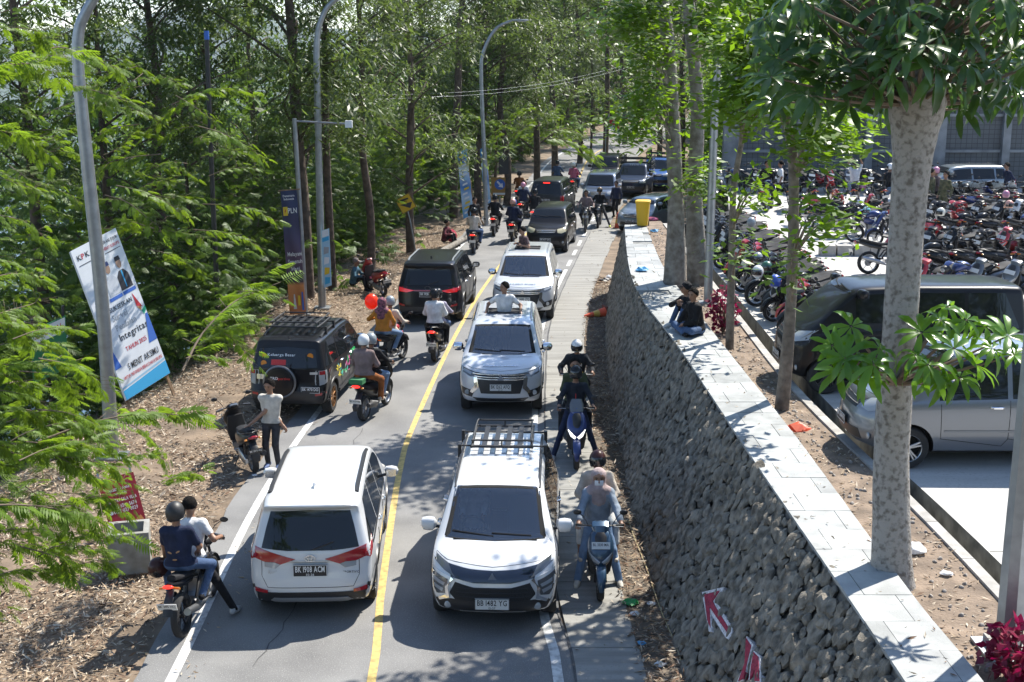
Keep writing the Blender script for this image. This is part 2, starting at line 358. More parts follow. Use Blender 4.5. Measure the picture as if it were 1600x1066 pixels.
def stone_M(y, t, r):
    p = wall_pt(y, max(0, t)); sl = math.atan2(ZW, WT(y) - WF(y))
    M = Matrix.Translation(p) @ Matrix.Rotation(-(PI / 2 - 0) + (sl), 4, 'Y').inverted() if False else Matrix.Translation(p)
    n = Vector((-ZW, 0, WT(y) - WF(y))).normalized(); q = n.to_track_quat('Z', 'Y').to_matrix().to_4x4()
    return M @ q @ Matrix.Rotation(random.uniform(0, 6.28), 4, 'Z') @ Matrix.Diagonal((r * 1.18, r * random.uniform(0.85, 1.25), r * random.uniform(0.38, 0.6), 1))
cand = sorted([s for s in stones if s[0] > 9.2], key=lambda s: (s[0] - s[2] * 14 + (0 if s[0] > 11.5 + 0 * s[1] or s[1] > .5 else 20)))
near, far = cand[:300], cand[300:] + [s for s in stones if s[0] <= 9.2]
for k, s in enumerate(near):
    o = link(bpy.data.objects.new('stone', stone_me[k % 14]), wall); o.matrix_local = stone_M(*s)
Vs = []; Fs = []; nn = 0; data = [(np.array([v.co[:] for v in m.vertices]), np.array([p.vertices[:] for p in m.polygons])) for m in stone_me]
for k, s in enumerate(far):
    vv, ff = data[k % 14]; M = np.array(stone_M(*s)); Vs.append(vv @ M[:3, :3].T + M[:3, 3]); Fs.append(ff + nn); nn += len(vv)
me = np_mesh('stone_mass', np.concatenate(Vs), np.concatenate(Fs), M_stone, smooth=True); shade(me, 30)
o = link(bpy.data.objects.new('stone_mass', me), wall); o['kind'] = 'stuff'
# coping slabs: a wide and a narrow tile in each course
M_tile = mat('coping_tile', (0.3, 0.31, 0.305), 0.65, vary=0.2, vscale=3.5, objrand=0.2, bump=0.15, bscale=50)
M_edge = mat('coping_bed', (0.2, 0.2, 0.19), 0.9, vary=0.3, vscale=5)
cop = thing('wall_coping', 'pale stone slab coping running along the top of the rubble wall', 'coping')
ys = np.arange(3, YEND + 0.01, 0.5); v = []; f = []
for y in ys: v += [(WT(y) + 0.0, y, ZW - 0.09), (WT(y) + 0.0, y, ZW - 0.012), (CR_(y), y, ZW - 0.012), (CR_(y), y, ZW - 0.25)]
for i in range(len(ys) - 1):
    for k in range(4): f.append((4 * i + k, 4 * i + (k + 1) % 4, 4 * i + 4 + (k + 1) % 4, 4 * i + 4 + k))
f += [(0, 1, 2, 3), tuple(range(4 * len(ys) - 1, 4 * len(ys) - 5, -1))]
MB().add(v, f).obj('bed', M_edge, cop, smooth=False)
y = 6.0; k = 0
while y < YEND - 0.3:
    L = 0.62; fr = (0.27, 0.73)[k % 2]; far_ = y > 30
    for a_, b_ in ((0, fr), (fr, 1)):
        if far_ and random.random() < 0.14 and b_ == 1: continue
        if 28.3 < y < 29.3 and a_ == 0: continue
        v = []
        for yv in (y + 0.004, y + L - 0.004):
            x0 = WT(yv) - 0.03; w = CR_(yv) + 0.02 - x0; xa, xb = x0 + w * a_ + 0.004, x0 + w * b_ - 0.004
            dz = random.uniform(-0.004, 0.004)
            v += [(xa, yv, ZW - 0.02), (xb, yv, ZW - 0.02), (xb, yv, ZW + 0.018 + dz), (xa, yv, ZW + 0.018 + dz)]
        MB().add(v, [(0, 1, 2, 3), (4, 7, 6, 5), (3, 2, 6, 7), (0, 4, 5, 1), (1, 5, 6, 2), (0, 3, 7, 4)]).obj('slab', M_tile, cop, smooth=False)
    y += L; k += 1
# painted arrow and letter strokes on the wall: paint film following the face
M_red = mat('wall_paint_red', (0.3, 0.022, 0.05), 0.8, vary=0.4, vscale=25); M_wp = mat('wall_paint_white', (0.6, 0.57, 0.57), 0.8, vary=0.35, vscale=30)
def wall_px(px, py, off):                                   # pixel -> point on the wall face
    for yy_ in np.arange(8, 22, 0.02):
        p = AT(px, py, yy_)
        t = p.z / (ZW - 0.02)
        if p.x >= WF(yy_) + (WT(yy_) - WF(yy_)) * t: break
    n = Vector((-ZW, 0, WT(yy_) - WF(yy_))).normalized()
    return p + n * off
def paint(name, pix, m, off):
    P = [wall_px(a, b, off) for a, b in pix]; k = len(P); n = Vector((-ZW, 0, 1.1)).normalized() * 0.09
    f = [tuple(range(k)), tuple(range(2 * k - 1, k - 1, -1))] + [(i, (i + 1) % k, k + (i + 1) % k, k + i) for i in range(k)]
    return P, f, n
def paint_obj(parent, name, pix, m, off):
    P, f, n = paint(name, pix, m, off); return MB().add(P + [p - n for p in P], f).obj(name, m, parent, smooth=False)
ar = thing('painted_arrow', 'red painted arrow with a white outline on the rubble wall', 'arrow')
paint_obj(ar, 'outline', [(1102, 928), (1137, 920), (1132, 933), (1122, 944), (1128, 948), (1150, 985), (1147, 1004), (1140, 1000), (1116, 962), (1118, 990), (1113, 990)], M_wp, 0.052)
paint_obj(ar, 'arrow_fill', [(1106, 932), (1130, 926), (1119, 942), (1124, 952), (1146, 986), (1143, 993), (1117, 955), (1114, 952), (1116, 984), (1111, 972)], M_red, 0.058)
lt = thing('painted_letter', 'red painted stroke letters low on the rubble wall', 'lettering')
for a in ([(1172, 1000), (1180, 1012), (1176, 1030), (1168, 1064), (1160, 1068), (1170, 1040)], [(1184, 1022), (1192, 1030), (1193, 1068), (1186, 1068), (1186, 1050), (1178, 1066), (1180, 1044)]):
    paint_obj(lt, 'stroke', a, M_red, 0.058)
    cx_ = sum(p[0] for p in a) / len(a); cy_ = sum(p[1] for p in a) / len(a)
    paint_obj(lt, 'outline', [(cx_ + (p[0] - cx_) * 1.3, cy_ + (p[1] - cy_) * 1.08) for p in a], M_wp, 0.052)
# ---- planting strip, kerb, drain and car park
struct(strip('planting_strip', lambda y: CR_(y) - 0.02, lambda y: KB(y) + 0.03, ZS, M_soil, 3, 44, 0.5))
M_kerb = mat('kerb_concrete', (0.36, 0.345, 0.32), 0.9, vary=0.2, vscale=4, bump=0.3, bscale=40)
M_drain = mat('drain_concrete', (0.17, 0.165, 0.14), 0.95, vary=0.4, vscale=4)
kerb = struct(link(bpy.data.objects.new('kerb', None))); y = 3.0
while y < 43:
    L = 1.18; v = []
    for yv in (y, y + L - 0.012):
        x = KB(yv); v += [(x, yv, ZS - 0.5), (x + 0.14, yv, ZS - 0.5), (x + 0.14, yv, ZS + 0.035), (x, yv, ZS + 0.035)]
    MB().add(v, [(0, 1, 2, 3), (4, 7, 6, 5), (3, 2, 6, 7), (0, 4, 5, 1), (1, 5, 6, 2), (0, 3, 7, 4)]).obj('kerb_stone', M_kerb, kerb, smooth=False); y += 1.18
drain = struct(link(bpy.data.objects.new('drain', None)))
ys = np.arange(3, 43.5, 0.5)
for (a0, z0, a1, z1, nm) in ((0.142, ZL - 0.42, 0.5, ZL - 0.42, 'channel_floor'), (0.5, ZL - 0.42, 0.505, ZL - 0.004, 'channel_wall')):
    v = []
    for y in ys: v += [(KB(y) + a0, y, z0), (KB(y) + a1, y, z1)]
    MB().add(v, [(2 * i, 2 * i + 1, 2 * i + 3, 2 * i + 2) for i in range(len(ys) - 1)]).obj(nm, M_drain, drain, smooth=False)
strip('car_park', lambda y: KB(y) + 0.5 if y < 42.9 else float(np.interp(y, [42.9, 43.9, LOT_Y1], [5.6, 7.5, 9.5])), lambda y: 60, ZL, M_lot, 2, LOT_Y1, 0.5)
b = MB(); b.add([(CR_(41) - .7, YEND, -0.1), (60, 43.5, -0.1), (60, 43.5, ZL - .01), (CR_(41) - .7, YEND, ZL - .01)], [(0, 1, 2, 3)])
for y_ in np.arange(9.5, 56, 4.6): struct(MB().add([(KB(min(y_, 42.5)) + (.52 if y_ < 42 else 4.2), y_, ZL + .003), (40, y_, ZL + .003), (40, y_ + .022, ZL + .003), (KB(min(y_, 42.5)) + (.52 if y_ < 42 else 4.2), y_ + .022, ZL + .003)], [(0, 1, 2, 3)]).obj('slab_joint', M_drain, smooth=False))
# far end of the raised platform
b = MB(); v = [(3.6, YEND + 0.02, -0.3), (7.5, YEND + 2.6, -0.3), (9.5, LOT_Y1, -0.3), (9.5, LOT_Y1, ZL - 0.005), (7.5, YEND + 2.6, ZL - 0.005), (3.6, YEND + 0.02, ZL - 0.005)]
b.add(v, [(0, 1, 4, 5), (1, 2, 3, 4)]); struct(b.obj('platform_edge', M_mortar, smooth=False))
# back wall of the car park: panels with a block grid between piers
def grid_mat():
    m = bpy.data.materials.new('block_panel'); m.use_nodes = True; n, l = nodes_of(m); bs = n['Principled BSDF']; bs.inputs['Roughness'].default_value = 0.9
    tc = n.new('ShaderNodeTexCoord'); mp = n.new('ShaderNodeMapping'); mp.inputs['Rotation'].default_value = (PI / 2, 0, 0); l.new(tc.outputs['Object'], mp.inputs[0])
    br = n.new('ShaderNodeTexBrick'); br.offset = 0; br.inputs['Scale'].default_value = 1; br.inputs['Brick Width'].default_value = 0.24; br.inputs['Row Height'].default_value = 0.2; br.inputs['Mortar Size'].default_value = 0.012
    br.inputs['Color1'].default_value = (0.17, 0.18, 0.19, 1); br.inputs['Color2'].default_value = (0.15, 0.16, 0.17, 1); br.inputs['Mortar'].default_value = (0.08, 0.085, 0.09, 1); l.new(mp.outputs[0], br.inputs[0])
    nz = n.new('ShaderNodeTexNoise'); nz.inputs['Scale'].default_value = 0.7; nz.inputs['Detail'].default_value = 6; l.new(tc.outputs['Object'], nz.inputs[0])
    mx = n.new('ShaderNodeMixRGB'); mx.blend_type = 'MULTIPLY'; mx.inputs[0].default_value = 0.6; l.new(br.outputs[0], mx.inputs[1]); l.new(nz.outputs[0], mx.inputs[2]); l.new(mx.outputs[0], bs.inputs[0])
    return m
M_panel = grid_mat(); M_pier = mat('pier_concrete', (0.2, 0.21, 0.22), 0.9, vary=0.3, vscale=1.5)
bw = thing('car_park_back_wall', 'tall grey gridded concrete retaining wall behind the parked motorbikes', 'wall')
x = 9.6; k = 0
while x < 34:
    b = MB(); b.box((x + 1.5, LOT_Y1 + 0.3, ZL + 2.3), (2.98, 0.3, 4.9)); b.obj('panel', M_panel, bw, smooth=False)
    b = MB(); b.box((x, LOT_Y1 + 0.12, ZL + 2.35), (0.34 if k % 3 else 0.7, 0.4, 5.0)); b.obj('pier', M_pier, bw, smooth=False)
    for zz in (1.55, 3.1):
        b = MB(); b.box((x + 1.5, LOT_Y1 + 0.1, ZL + zz), (2.6, 0.14, 0.12)); b.obj('band', M_pier, bw, smooth=False)
    x += 3.0; k += 1
# far water and ridge beyond the forest on the left
M_ridge = mat('ridge_forest', (0.06, 0.09, 0.05), 0.95, vary=0.5, vscale=0.01)
v = []; f = []; N = 60
for i in range(N + 1):
    x = -2600 + i * 5200 / N; h = 75 + 35 * math.sin(i * 0.37) + 18 * math.sin(i * 0.9 + 1) + 9 * math.sin(i * 2.3)
    v += [(x, 2700 + 60 * math.sin(i), -220), (x, 2950 + 40 * math.sin(i * .7), -220 + (h + 220) * 0.6), (x, 3300, h)]
for i in range(N):
    for k in range(2): f.append((3 * i + k, 3 * i + 3 + k, 3 * i + 4 + k, 3 * i + 1 + k))
struct(MB().add(v, f).obj('ridge', M_ridge))
M_lake = mat('lake_water', (0.05, 0.09, 0.12), 0.12)
struct(MB().add([(-4000, 200, -140), (3000, 200, -140), (3000, 4000, -140), (-4000, 4000, -140)], [(0, 1, 2, 3)]).obj('lake', M_lake))

# hazy air over the lake
hz = bpy.data.materials.new('haze_air'); hz.use_nodes = True; n_, l_ = nodes_of(hz); n_.clear(); pv = n_.new('ShaderNodeVolumePrincipled'); pv.inputs['Color'].default_value = (.78, .88, 1, 1); pv.inputs['Density'].default_value = .00011; pv.inputs['Anisotropy'].default_value = .3; mo_ = n_.new('ShaderNodeOutputMaterial'); l_.new(pv.outputs[0], mo_.inputs[1])
# ================================================================= CARS
M_glass = mat('tinted_glass', (0.01, 0.012, 0.014), 0.03, spec=0.5)
M_blk = mat('black_plastic', (0.018, 0.018, 0.02), 0.45); M_rub = mat('tyre_rubber', (0.022, 0.022, 0.023), 0.85, bump=0.3, bscale=90)
M_chr = mat('chrome', (0.75, 0.76, 0.78), 0.12, metal=1); M_rim = mat('alloy_rim', (0.42, 0.43, 0.45), 0.3, metal=0.9); M_dark = mat('dark_cavity', (0.01, 0.01, 0.01), 0.9)
M_lens = mat('clear_lens', (0.3, 0.32, 0.34), 0.06, spec=0.8, coat=1); M_lampdark = mat('lamp_interior', (0.09, 0.095, 0.1), 0.1, spec=0.8, coat=1); M_redl = mat('red_lens', (0.33, 0.008, 0.014), 0.12, coat=1)
M_brake = mat('lit_brake_lens', (1.0, 0.03, 0.02), 0.2, emit=1.1); M_amb = mat('amber_lens', (0.6, 0.22, 0.03), 0.2, coat=1)
M_silver = mat('silver_trim', (0.5, 0.51, 0.53), 0.3, metal=0.7); M_plb = mat('plate_black', (0.015, 0.015, 0.016), 0.5); M_plw = mat('plate_white', (0.62, 0.62, 0.6), 0.5); M_gap = mat('panel_gap', (0.008, 0.008, 0.008), 0.9)
M_ink = mat('ink_black', (0.01, 0.01, 0.012), 0.6); M_pw = mat('letter_white', (0.75, 0.75, 0.75), 0.5); M_skinr = mat('lettering_red', (0.6, 0.03, 0.03), 0.5)
def paint_mat(name, c, metal=0.0, rough=0.32, coat=None):
    dk = max(c) < .06; return mat('paint_' + name, c, rough, metal=metal, coat=(.35 if dk else 1.0) if coat is None else coat, spec=.1 if dk else .5)
def lin(pts, sm=0.07, n=400):
    xs = np.array([p[0] for p in pts]); zs = np.array([p[1] for p in pts]); X = np.linspace(xs[0], xs[-1], n); Z = np.interp(X, xs, zs)
    k = max(1, int(sm / ((xs[-1] - xs[0]) / n))); ker = np.ones(2 * k + 1) / (2 * k + 1); Zp = np.concatenate([np.full(k, Z[0]), Z, np.full(k, Z[-1])])
    Z2 = np.convolve(Zp, ker, 'valid'); return lambda x: np.interp(x, X, Z2)
M_clear = bpy.data.materials.new('clear_windscreen'); M_clear.use_nodes = True
def _clear():
    n, l = nodes_of(M_clear); n.clear(); g = n.new('ShaderNodeBsdfGlossy'); g.inputs['Roughness'].default_value = .02; t = n.new('ShaderNodeBsdfTransparent'); t.inputs[0].default_value = (.72, .76, .77, 1); fr = n.new('ShaderNodeFresnel'); fr.inputs[0].default_value = 2.0; mx = n.new('ShaderNodeMixShader'); o = n.new('ShaderNodeOutputMaterial')
    ad = n.new('ShaderNodeMath'); ad.operation = 'ADD'; ad.inputs[1].default_value = .1; l.new(fr.outputs[0], ad.inputs[0]); l.new(ad.outputs[0], mx.inputs[0]); l.new(t.outputs[0], mx.inputs[1]); l.new(g.outputs[0], mx.inputs[2]); l.new(mx.outputs[0], o.inputs[0])
_clear()
class Car:
    def __init__(s, name, label, paint, p, group=None, cat='car'):
        s.p = p; s.root = thing(name, label, cat, group=group); s.paint = paint; L, W, H = p['L'], p['W'], p['H']
        s.top = lin(p['top'], 0.09); s.belt = lin(p['belt'], 0.1); s.dr = lin(p['rear'], 0.03); s.df = lin(p['front'], 0.03)
        hw = lin([(0, W / 2 * p.get('wr', .94)), (0.5, W / 2), (L - 1.0, W / 2), (L - .3, W / 2 * .97), (L, W / 2 * p.get('wf', .86))], 0.15)
        zb0, tum, r = p.get('zb', 0.24), p.get('tum', 0.2), 0.07
        ends = [0, .008, .02, .04, .07, .12, .18]; xs = ends + list(np.arange(.26, L - .24, .085)) + [L - e for e in ends[::-1]]
        rings = []
        for x in xs:
            d = min(x, L - x); e = r - math.sqrt(max(0, r * r - (r - d) ** 2)) if d < r else 0
            h = float(hw(x)) - e; zt = float(s.top(x)) - e; zb = zb0 + e + (0.06 * max(0, 1 - d / 0.5))
            bl = min(float(s.belt(x)), zt - 0.085); g = max(0, min(1, (zt - bl - 0.085) / (H - 1.05)))
            ht = h - tum * g - 0.025
            ring = [(0, zb), (h * .5, zb), (h * .86, zb)]
            for t, k in ((.04, .925), (.14, .955), (.28, .978), (.45, .994), (.62, 1.0), (.76, .998), (.88, .99), (.96, .978), (1.0, .965)): ring.append((h * k, zb + (bl - zb) * t))
            ze = zt - 0.07
            for t in (.1, .3, .5, .7, .9): ring.append((h * .962 + (ht - h * .962) * t, bl + (ze - bl) * t))
            for t in (1, .975, .93, .86, .7, .5, .25, 0): ring.append((ht * t, zt - 0.012 * t * t - 0.058 * t ** 14 * 1.0))
            rings.append(ring)
        nj = len(rings[0]); v = []; f = []
        def place(x, y, z):
            wr_ = max(0, 1 - x / 0.8) ** 1.5; wf_ = max(0, 1 - (L - x) / 0.7) ** 1.5; hh = max(.1, float(hw(x)))
            q = min(1, abs(y) / hh)
            return (x + (float(s.dr(z)) + p.get('kr', .1) * q ** 4) * wr_ - (float(s.df(z)) + p.get('kf', .2) * q ** 3) * wf_ - L / 2, y, z)
        for sg in (1, -1):
            for x, ring in zip(xs, rings):
                for y, z in ring: v.append(place(x, sg * y, z))
        n = len(xs) * nj
        for i in range(len(xs) - 1):
            for j in range(nj - 1):
                a = i * nj + j; q = (a, a + 1, a + nj + 1, a + nj); f.append(q); f.append(tuple(k + n for k in q[::-1]))
        for i, x in ((0, 0), (len(xs) - 1, L)):                   # end caps
            base = len(v); Mx = 14
            for y, z in rings[i]:
                for k in range(Mx + 1): v.append(place(x, y * (1 - 2 * k / Mx), z))
            for j in range(nj - 1):
                for k in range(Mx):
                    a = base + j * (Mx + 1) + k; q = (a, a + 1, a + Mx + 2, a + Mx + 1); f.append(q if i == 0 else q[::-1])
        mb = MB().add(v, f); me = mb.mesh('body', [paint, M_dark]); s.bvh = BVHTree.FromPolygons([q.co[:] for q in me.vertices], [q.vertices[:] for q in me.polygons])
        s.xw = (p['fo'] and L / 2 - p['fo'], L / 2 - p['fo'] - p['wb']); wr = p['wr_'] if 'wr_' in p else 0.335; s.rw = wr
        o = link(bpy.data.objects.new('body', me), s.root); s.body = o
        cut = MB()
        for xw in s.xw:
            for sg in (1, -1): cut.lathe([(wr + .055, sg * (W / 2 - .27)), (wr + .055, sg * (W / 2 + .2))], 28, 'Y', (xw, 0, wr))
        co = cut.obj('cut', [paint, M_dark], None, False); co.data.polygons.foreach_set('material_index', [1] * len(co.data.polygons))
        md = o.modifiers.new('b', 'BOOLEAN'); md.object = co; md.operation = 'DIFFERENCE'; md.solver = 'EXACT'
        try: md.material_mode = 'TRANSFER'
        except Exception: pass
        bpy.context.view_layer.update()
        me2 = bpy.data.meshes.new_from_object(o.evaluated_get(bpy.context.evaluated_depsgraph_get())); o.modifiers.clear(); o.data = me2; me2.name = 'body'
        bpy.data.objects.remove(co); shade(me2, 42)
        for xw in s.xw:
            for sg in (1, -1): s.wheel(xw, sg)
        b = MB(); b.box((0, 0, zb0 + .0), (L * .82, W * .72, .1)); b.obj('underbody', M_dark, s.root, False)
    def wheel(s, x, sg, spare=None):
        r = s.rw; w = .105; y = sg * (s.p['W'] / 2 - w - .03)
        t = MB().lathe([(r * .66, -w), (r * .9, -w * 1.05), (r * .975, -w * .85), (r, -w * .5), (r, w * .5), (r * .975, w * .85), (r * .9, w * 1.05), (r * .66, w)], 26, 'Y', closed=True)
        wo = t.obj('wheel', M_rub, s.root); wo.location = (x, y, r)
        m = s.p.get('rim', M_rim); b = MB(); yo = sg * w * .62
        b.lathe([(r * .67, sg * w), (r * .63, sg * w * .9), (r * .62, -sg * w)], 24, 'Y', caps=False)
        for k in range(s.p.get('spokes', 5)):
            a = 2 * PI * k / s.p.get('spokes', 5) + .3
            for da in ((-.13, .13) if s.p.get('spokes', 5) <= 6 else (0,)):
                c0, s0, c1, s1 = math.cos(a + da * 2), math.sin(a + da * 2), math.cos(a + da), math.sin(a + da)
                b.sweep([(c0 * r * .1, yo + sg * .01, s0 * r * .1), (c1 * r * .4, yo + sg * .015, s1 * r * .4), (c1 * r * .65, yo + sg * .02, s1 * r * .65)], r * .055, .012, 6, side=(-s1, 0, c1))
        b.lathe([(r * .16, yo), (r * .15, yo + sg * .025), (.01, yo + sg * .03)], 12, 'Y')
        b.obj('rim', m, wo); d = MB(); d.lathe([(r * .6, sg * .005), (r * .6, -sg * .005)], 20, 'Y'); d.obj('brake_backing', M_dark, wo)
    def ray(s, ax, u, w):
        if ax == 'F': o, d = Vector((6, u, w)), Vector((-1, 0, 0))
        elif ax == 'R': o, d = Vector((-6, u, w)), Vector((1, 0, 0))
        elif ax == 'T': o, d = Vector((u, w, 5)), Vector((0, 0, -1))
        elif ax == 'S': o, d = Vector((u, 4, w)), Vector((0, -1, 0))
        elif ax == 'FS': d = Vector((-.62, -.78, 0)); o = Vector((u, 0, w)) - d * 6 + Vector((0, 0, 0))
        h = s.bvh.ray_cast(o, d, 12)
        if h[0] is None:
            h = s.bvh.find_nearest(o + d * (6 - (s.p['L'] / 2 if ax in 'FR' else s.p['W'] / 2 if ax == 'S' else 3.4)))
        return h[0], d
    def patch(s, name, poly, ax, m, off=0.006, both=False, parent=None, grid=0.07, obj=True):
        me = None; out = []
        bm = bmesh.new(); vs_ = [bm.verts.new((a, b, 0)) for a, b in poly]; bm.faces.new(vs_)
        us = [q[0] for q in poly]; ws = [q[1] for q in poly]
        for lo, hi, nrm in ((min(us), max(us), (1, 0, 0)), (min(ws), max(ws), (0, 1, 0))):
            k = int((hi - lo) / grid)
            for i in range(1, k + 1):
                c = lo + (hi - lo) * i / (k + 1)
                bmesh.ops.bisect_plane(bm, geom=bm.verts[:] + bm.edges[:] + bm.faces[:], plane_co=(nrm[0] * c, nrm[1] * c, 0), plane_no=nrm, dist=1e-5)
        bd = [e for e in bm.edges if len(e.link_faces) == 1]
        d0 = None
        for v in bm.verts:
            h, d = s.ray(ax, v.co.x, v.co.y); v.co = h - d * off; d0 = d
        ex = bmesh.ops.extrude_edge_only(bm, edges=bd)
        for g in ex['geom']:
            if isinstance(g, bmesh.types.BMVert): g.co += d0 * (off + .012)
        bmesh.ops.recalc_face_normals(bm, faces=bm.faces)
        if sum((f_.normal.dot(-d0) * f_.calc_area() for f_ in bm.faces)) < 0: bmesh.ops.reverse_faces(bm, faces=bm.faces)
        me = bpy.data.meshes.new(name); bm.to_mesh(me); me.materials.append(m); shade(me, 35)
        o1 = link(bpy.data.objects.new(name, me), parent or s.root); out.append(o1)
        if both:
            for v in bm.verts: v.co.y = -v.co.y
            bmesh.ops.reverse_faces(bm, faces=bm.faces); m2 = bpy.data.meshes.new(name); bm.to_mesh(m2); m2.materials.append(m); shade(m2, 35)
            o2 = link(bpy.data.objects.new(name, m2), parent or s.root); out.append(o2)
        bm.free(); return out
    def line(s, name, pts, ax, w=.006, m=None, both=False, off=.002):
        P = []
        for (a, b), (c, d) in zip(pts[:-1], pts[1:]):
            k = max(1, int(math.hypot(c - a, d - b) / .08))
            for i in range(k): P.append((a + (c - a) * i / k, b + (d - b) * i / k))
        P.append(pts[-1]); W3 = []
        for q in P:
            h, dd = s.ray(ax, *q); W3.append(h - dd * off)
        for sg in ((1, -1) if both else (1,)):
            MB().sweep([(q.x, q.y * sg, q.z) for q in W3], w, .004, 4, side=(0, 0, 1) if ax != 'T' and abs(P[0][0] - P[-1][0]) > abs(P[0][1] - P[-1][1]) else ((1, 0, 0) if ax == 'S' else (0, 1, 0))).obj(name, m or M_gap, s.root)
    def plate(s, ax, y, z, txt, white=False, sub=None, w=.43, h=.135):
        hp, d = s.ray(ax, y, z); nx = 1 if ax == 'F' else -1; x = hp.x + nx * .03
        b = MB(); b.box((x, y, z), (.014, w, h)); o = b.obj('number_plate', M_plw if white else M_plb, s.root, False)
        X = Vector((0, nx, 0)); Yv = Vector((0, 0, 1)); M = Matrix((X, Yv, X.cross(Yv))).transposed().to_4x4()
        text(txt, h * .7, M_ink if white else M_pw, o, Matrix.Translation((x + nx * .0085, y, z + h * .1)) @ M, 'plate_lettering', width=w * .86, bold=.02)
        if sub: text(sub, h * .26, M_ink if white else M_pw, o, Matrix.Translation((x + nx * .0085, y, z - h * .34)) @ M, 'plate_lettering')
        b = MB()
        for a_, c_, e_, g_ in ((0, h / 2 - .004, w, .006), (0, -h / 2 + .004, w, .006), (w / 2 - .004, 0, .006, h), (-w / 2 + .004, 0, .006, h)): b.box((x + nx * .008, y + a_, z + c_), (.004, e_, g_))
        b.obj('plate_rim', M_ink if white else M_pw, o, False)
    def mirrors(s, x, z, m=None, y=None, big=1.0):
        for sg in (1, -1):
            h, d = s.ray('S', x, z - .06); yy = h.y
            b = MB(); b.sweep([(x, sg * (yy - .03), z - .05), (x + .01, sg * (yy + .07), z - .03)], .03, .025, 8, side=(1, 0, 0)); st = b.obj('mirror', M_blk, s.root)
            b = MB(); b.sweep([(x + .02, sg * (yy + .05), z), (x + .03, sg * (yy + .08), z + .01), (x + .03, sg * (yy + .15), z + .015), (x + .02, sg * (yy + .22), z + .01), (x + .01, sg * (yy + .25), z)], [.045 * big, .075 * big, .085 * big, .075 * big, .035 * big], [.05 * big, .085 * big, .09 * big, .08 * big, .04 * big], 12, 2.6, side=(1, 0, 0)); b.obj('mirror_housing', m or s.paint, st)
            b = MB(); b.box((x - .052 * big, sg * (yy + .15), z + .012), (.006, .15 * big, .11 * big)); b.obj('mirror_glass', M_chr, st, False)
    def handles(s, pts, m=None):
        for x, z in pts:
            h, d = s.ray('S', x, z)
            for sg in (1, -1): MB().sweep([(x - .09, sg * (h.y - .004), z), (x - .06, sg * (h.y + .028), z), (x + .06, sg * (h.y + .028), z), (x + .09, sg * (h.y - .004), z)], .018, .014, 6, side=(0, 0, 1)).obj('door_handle', m or M_chr, s.root)
    def rails(s, x0, x1, y, m, hgt=.05, w=.018):
        for sg in (1, -1):
            P = []
            for i in range(9):
                x = x0 + (x1 - x0) * i / 8; h, d = s.ray('T', x, y); P.append((x, sg * y, h.z + (hgt if 0 < i < 8 else 0)))
            MB().sweep(P, w, w * .8, 6).obj('roof_rail', m, s.root)
    def arches(s, m, w=.06, lo=-.12, thick=.018):
        for xw in s.xw:
            r0 = s.rw + .05; P = []
            for i in range(19):
                a = PI * (lo + (1 - 2 * lo) * i / 18); P.append((xw + (r0 + w / 2) * math.cos(a), s.rw + (r0 + w / 2) * math.sin(a)))
            for sg in (1, -1):
                pts = []
                for q in P:
                    h, d = s.ray('S', *q); pts.append((h.x, sg * (min(h.y, s.p['W'] / 2) + .0), h.z))
                MB().sweep(pts, w / 2, thick, 6, 3, side=(0, 0, 1) if False else (1e-3, 0, 1)).obj('wheel_arch', m, s.root) if False else None
                b = MB(); k = len(pts); v = []
                for (x_, y_, z_), (px_, pz_) in zip(pts, P):
                    ux, uz = (px_ - xw), (pz_ - s.rw); L_ = math.hypot(ux, uz); ux /= L_; uz /= L_
                    for dr_, dy in ((-w / 2, -.05), (-w / 2, thick), (w / 2 - .012, thick), (w / 2, -.012)): v.append((x_ + ux * dr_, y_ + sg * dy, z_ + uz * dr_))
                b.add(v, [(4 * i + j, 4 * i + (j + 1) % 4, 4 * i + 4 + (j + 1) % 4, 4 * i + 4 + j) for i in range(k - 1) for j in range(4)] + [(0, 1, 2, 3), tuple(range(4 * k - 1, 4 * k - 5, -1))]); b.obj('wheel_arch', m, s.root)
    def sides(s, wins, doors, m=M_glass):
        for w in wins: s.patch('side_window', w, 'S', m, .005, True)
        for d in doors: s.line('door_seam', d, 'S', .004, None, True)
    def cabin(s, poly, zd, xd, driver=True):
        """open the shell behind a see-through windscreen and furnish the cabin"""
        from mathutils.geometry import intersect_point_tri_2d
        P2 = [Vector(q) for q in poly]; cx_ = sum(q.x for q in P2) / len(P2); cz_ = sum(q.y for q in P2) / len(P2)
        def inside(y, z):
            c_ = False; k = len(P2)
            for i in range(k):
                a, b = P2[i], P2[(i + 1) % k]; ax_, az_, bx_, bz_ = cx_ + (a.x - cx_) * .985, cz_ + (a.y - cz_) * .97, cx_ + (b.x - cx_) * .985, cz_ + (b.y - cz_) * .97
                if (az_ > z) != (bz_ > z) and y < (bx_ - ax_) * (z - az_) / (bz_ - az_) + ax_: c_ = not c_
            return c_
        bm = bmesh.new(); bm.from_mesh(s.body.data); d = [f for f in bm.faces if f.calc_center_median().x > -.2 and f.normal.x > .1 and inside(f.calc_center_median().y, f.calc_center_median().z)]
        bmesh.ops.delete(bm, geom=d, context='FACES'); bm.to_mesh(s.body.data); bm.free()
        s.patch('windscreen', poly, 'F', M_clear, .005)
        k = len(poly)
        for i in range(k):
            a, b = Vector(poly[i]), Vector(poly[(i + 1) % k]); c2 = Vector((cx_, cz_)); q = [tuple(a), tuple(b), tuple(b + (c2 - b) * .09), tuple(a + (c2 - a) * .09)]; s.patch('windscreen_border', q, 'F', M_gap, .0075, grid=.15)
        W2 = s.p['W'] / 2; m = mat('cabin_grey', (.09, .09, .095), .8)
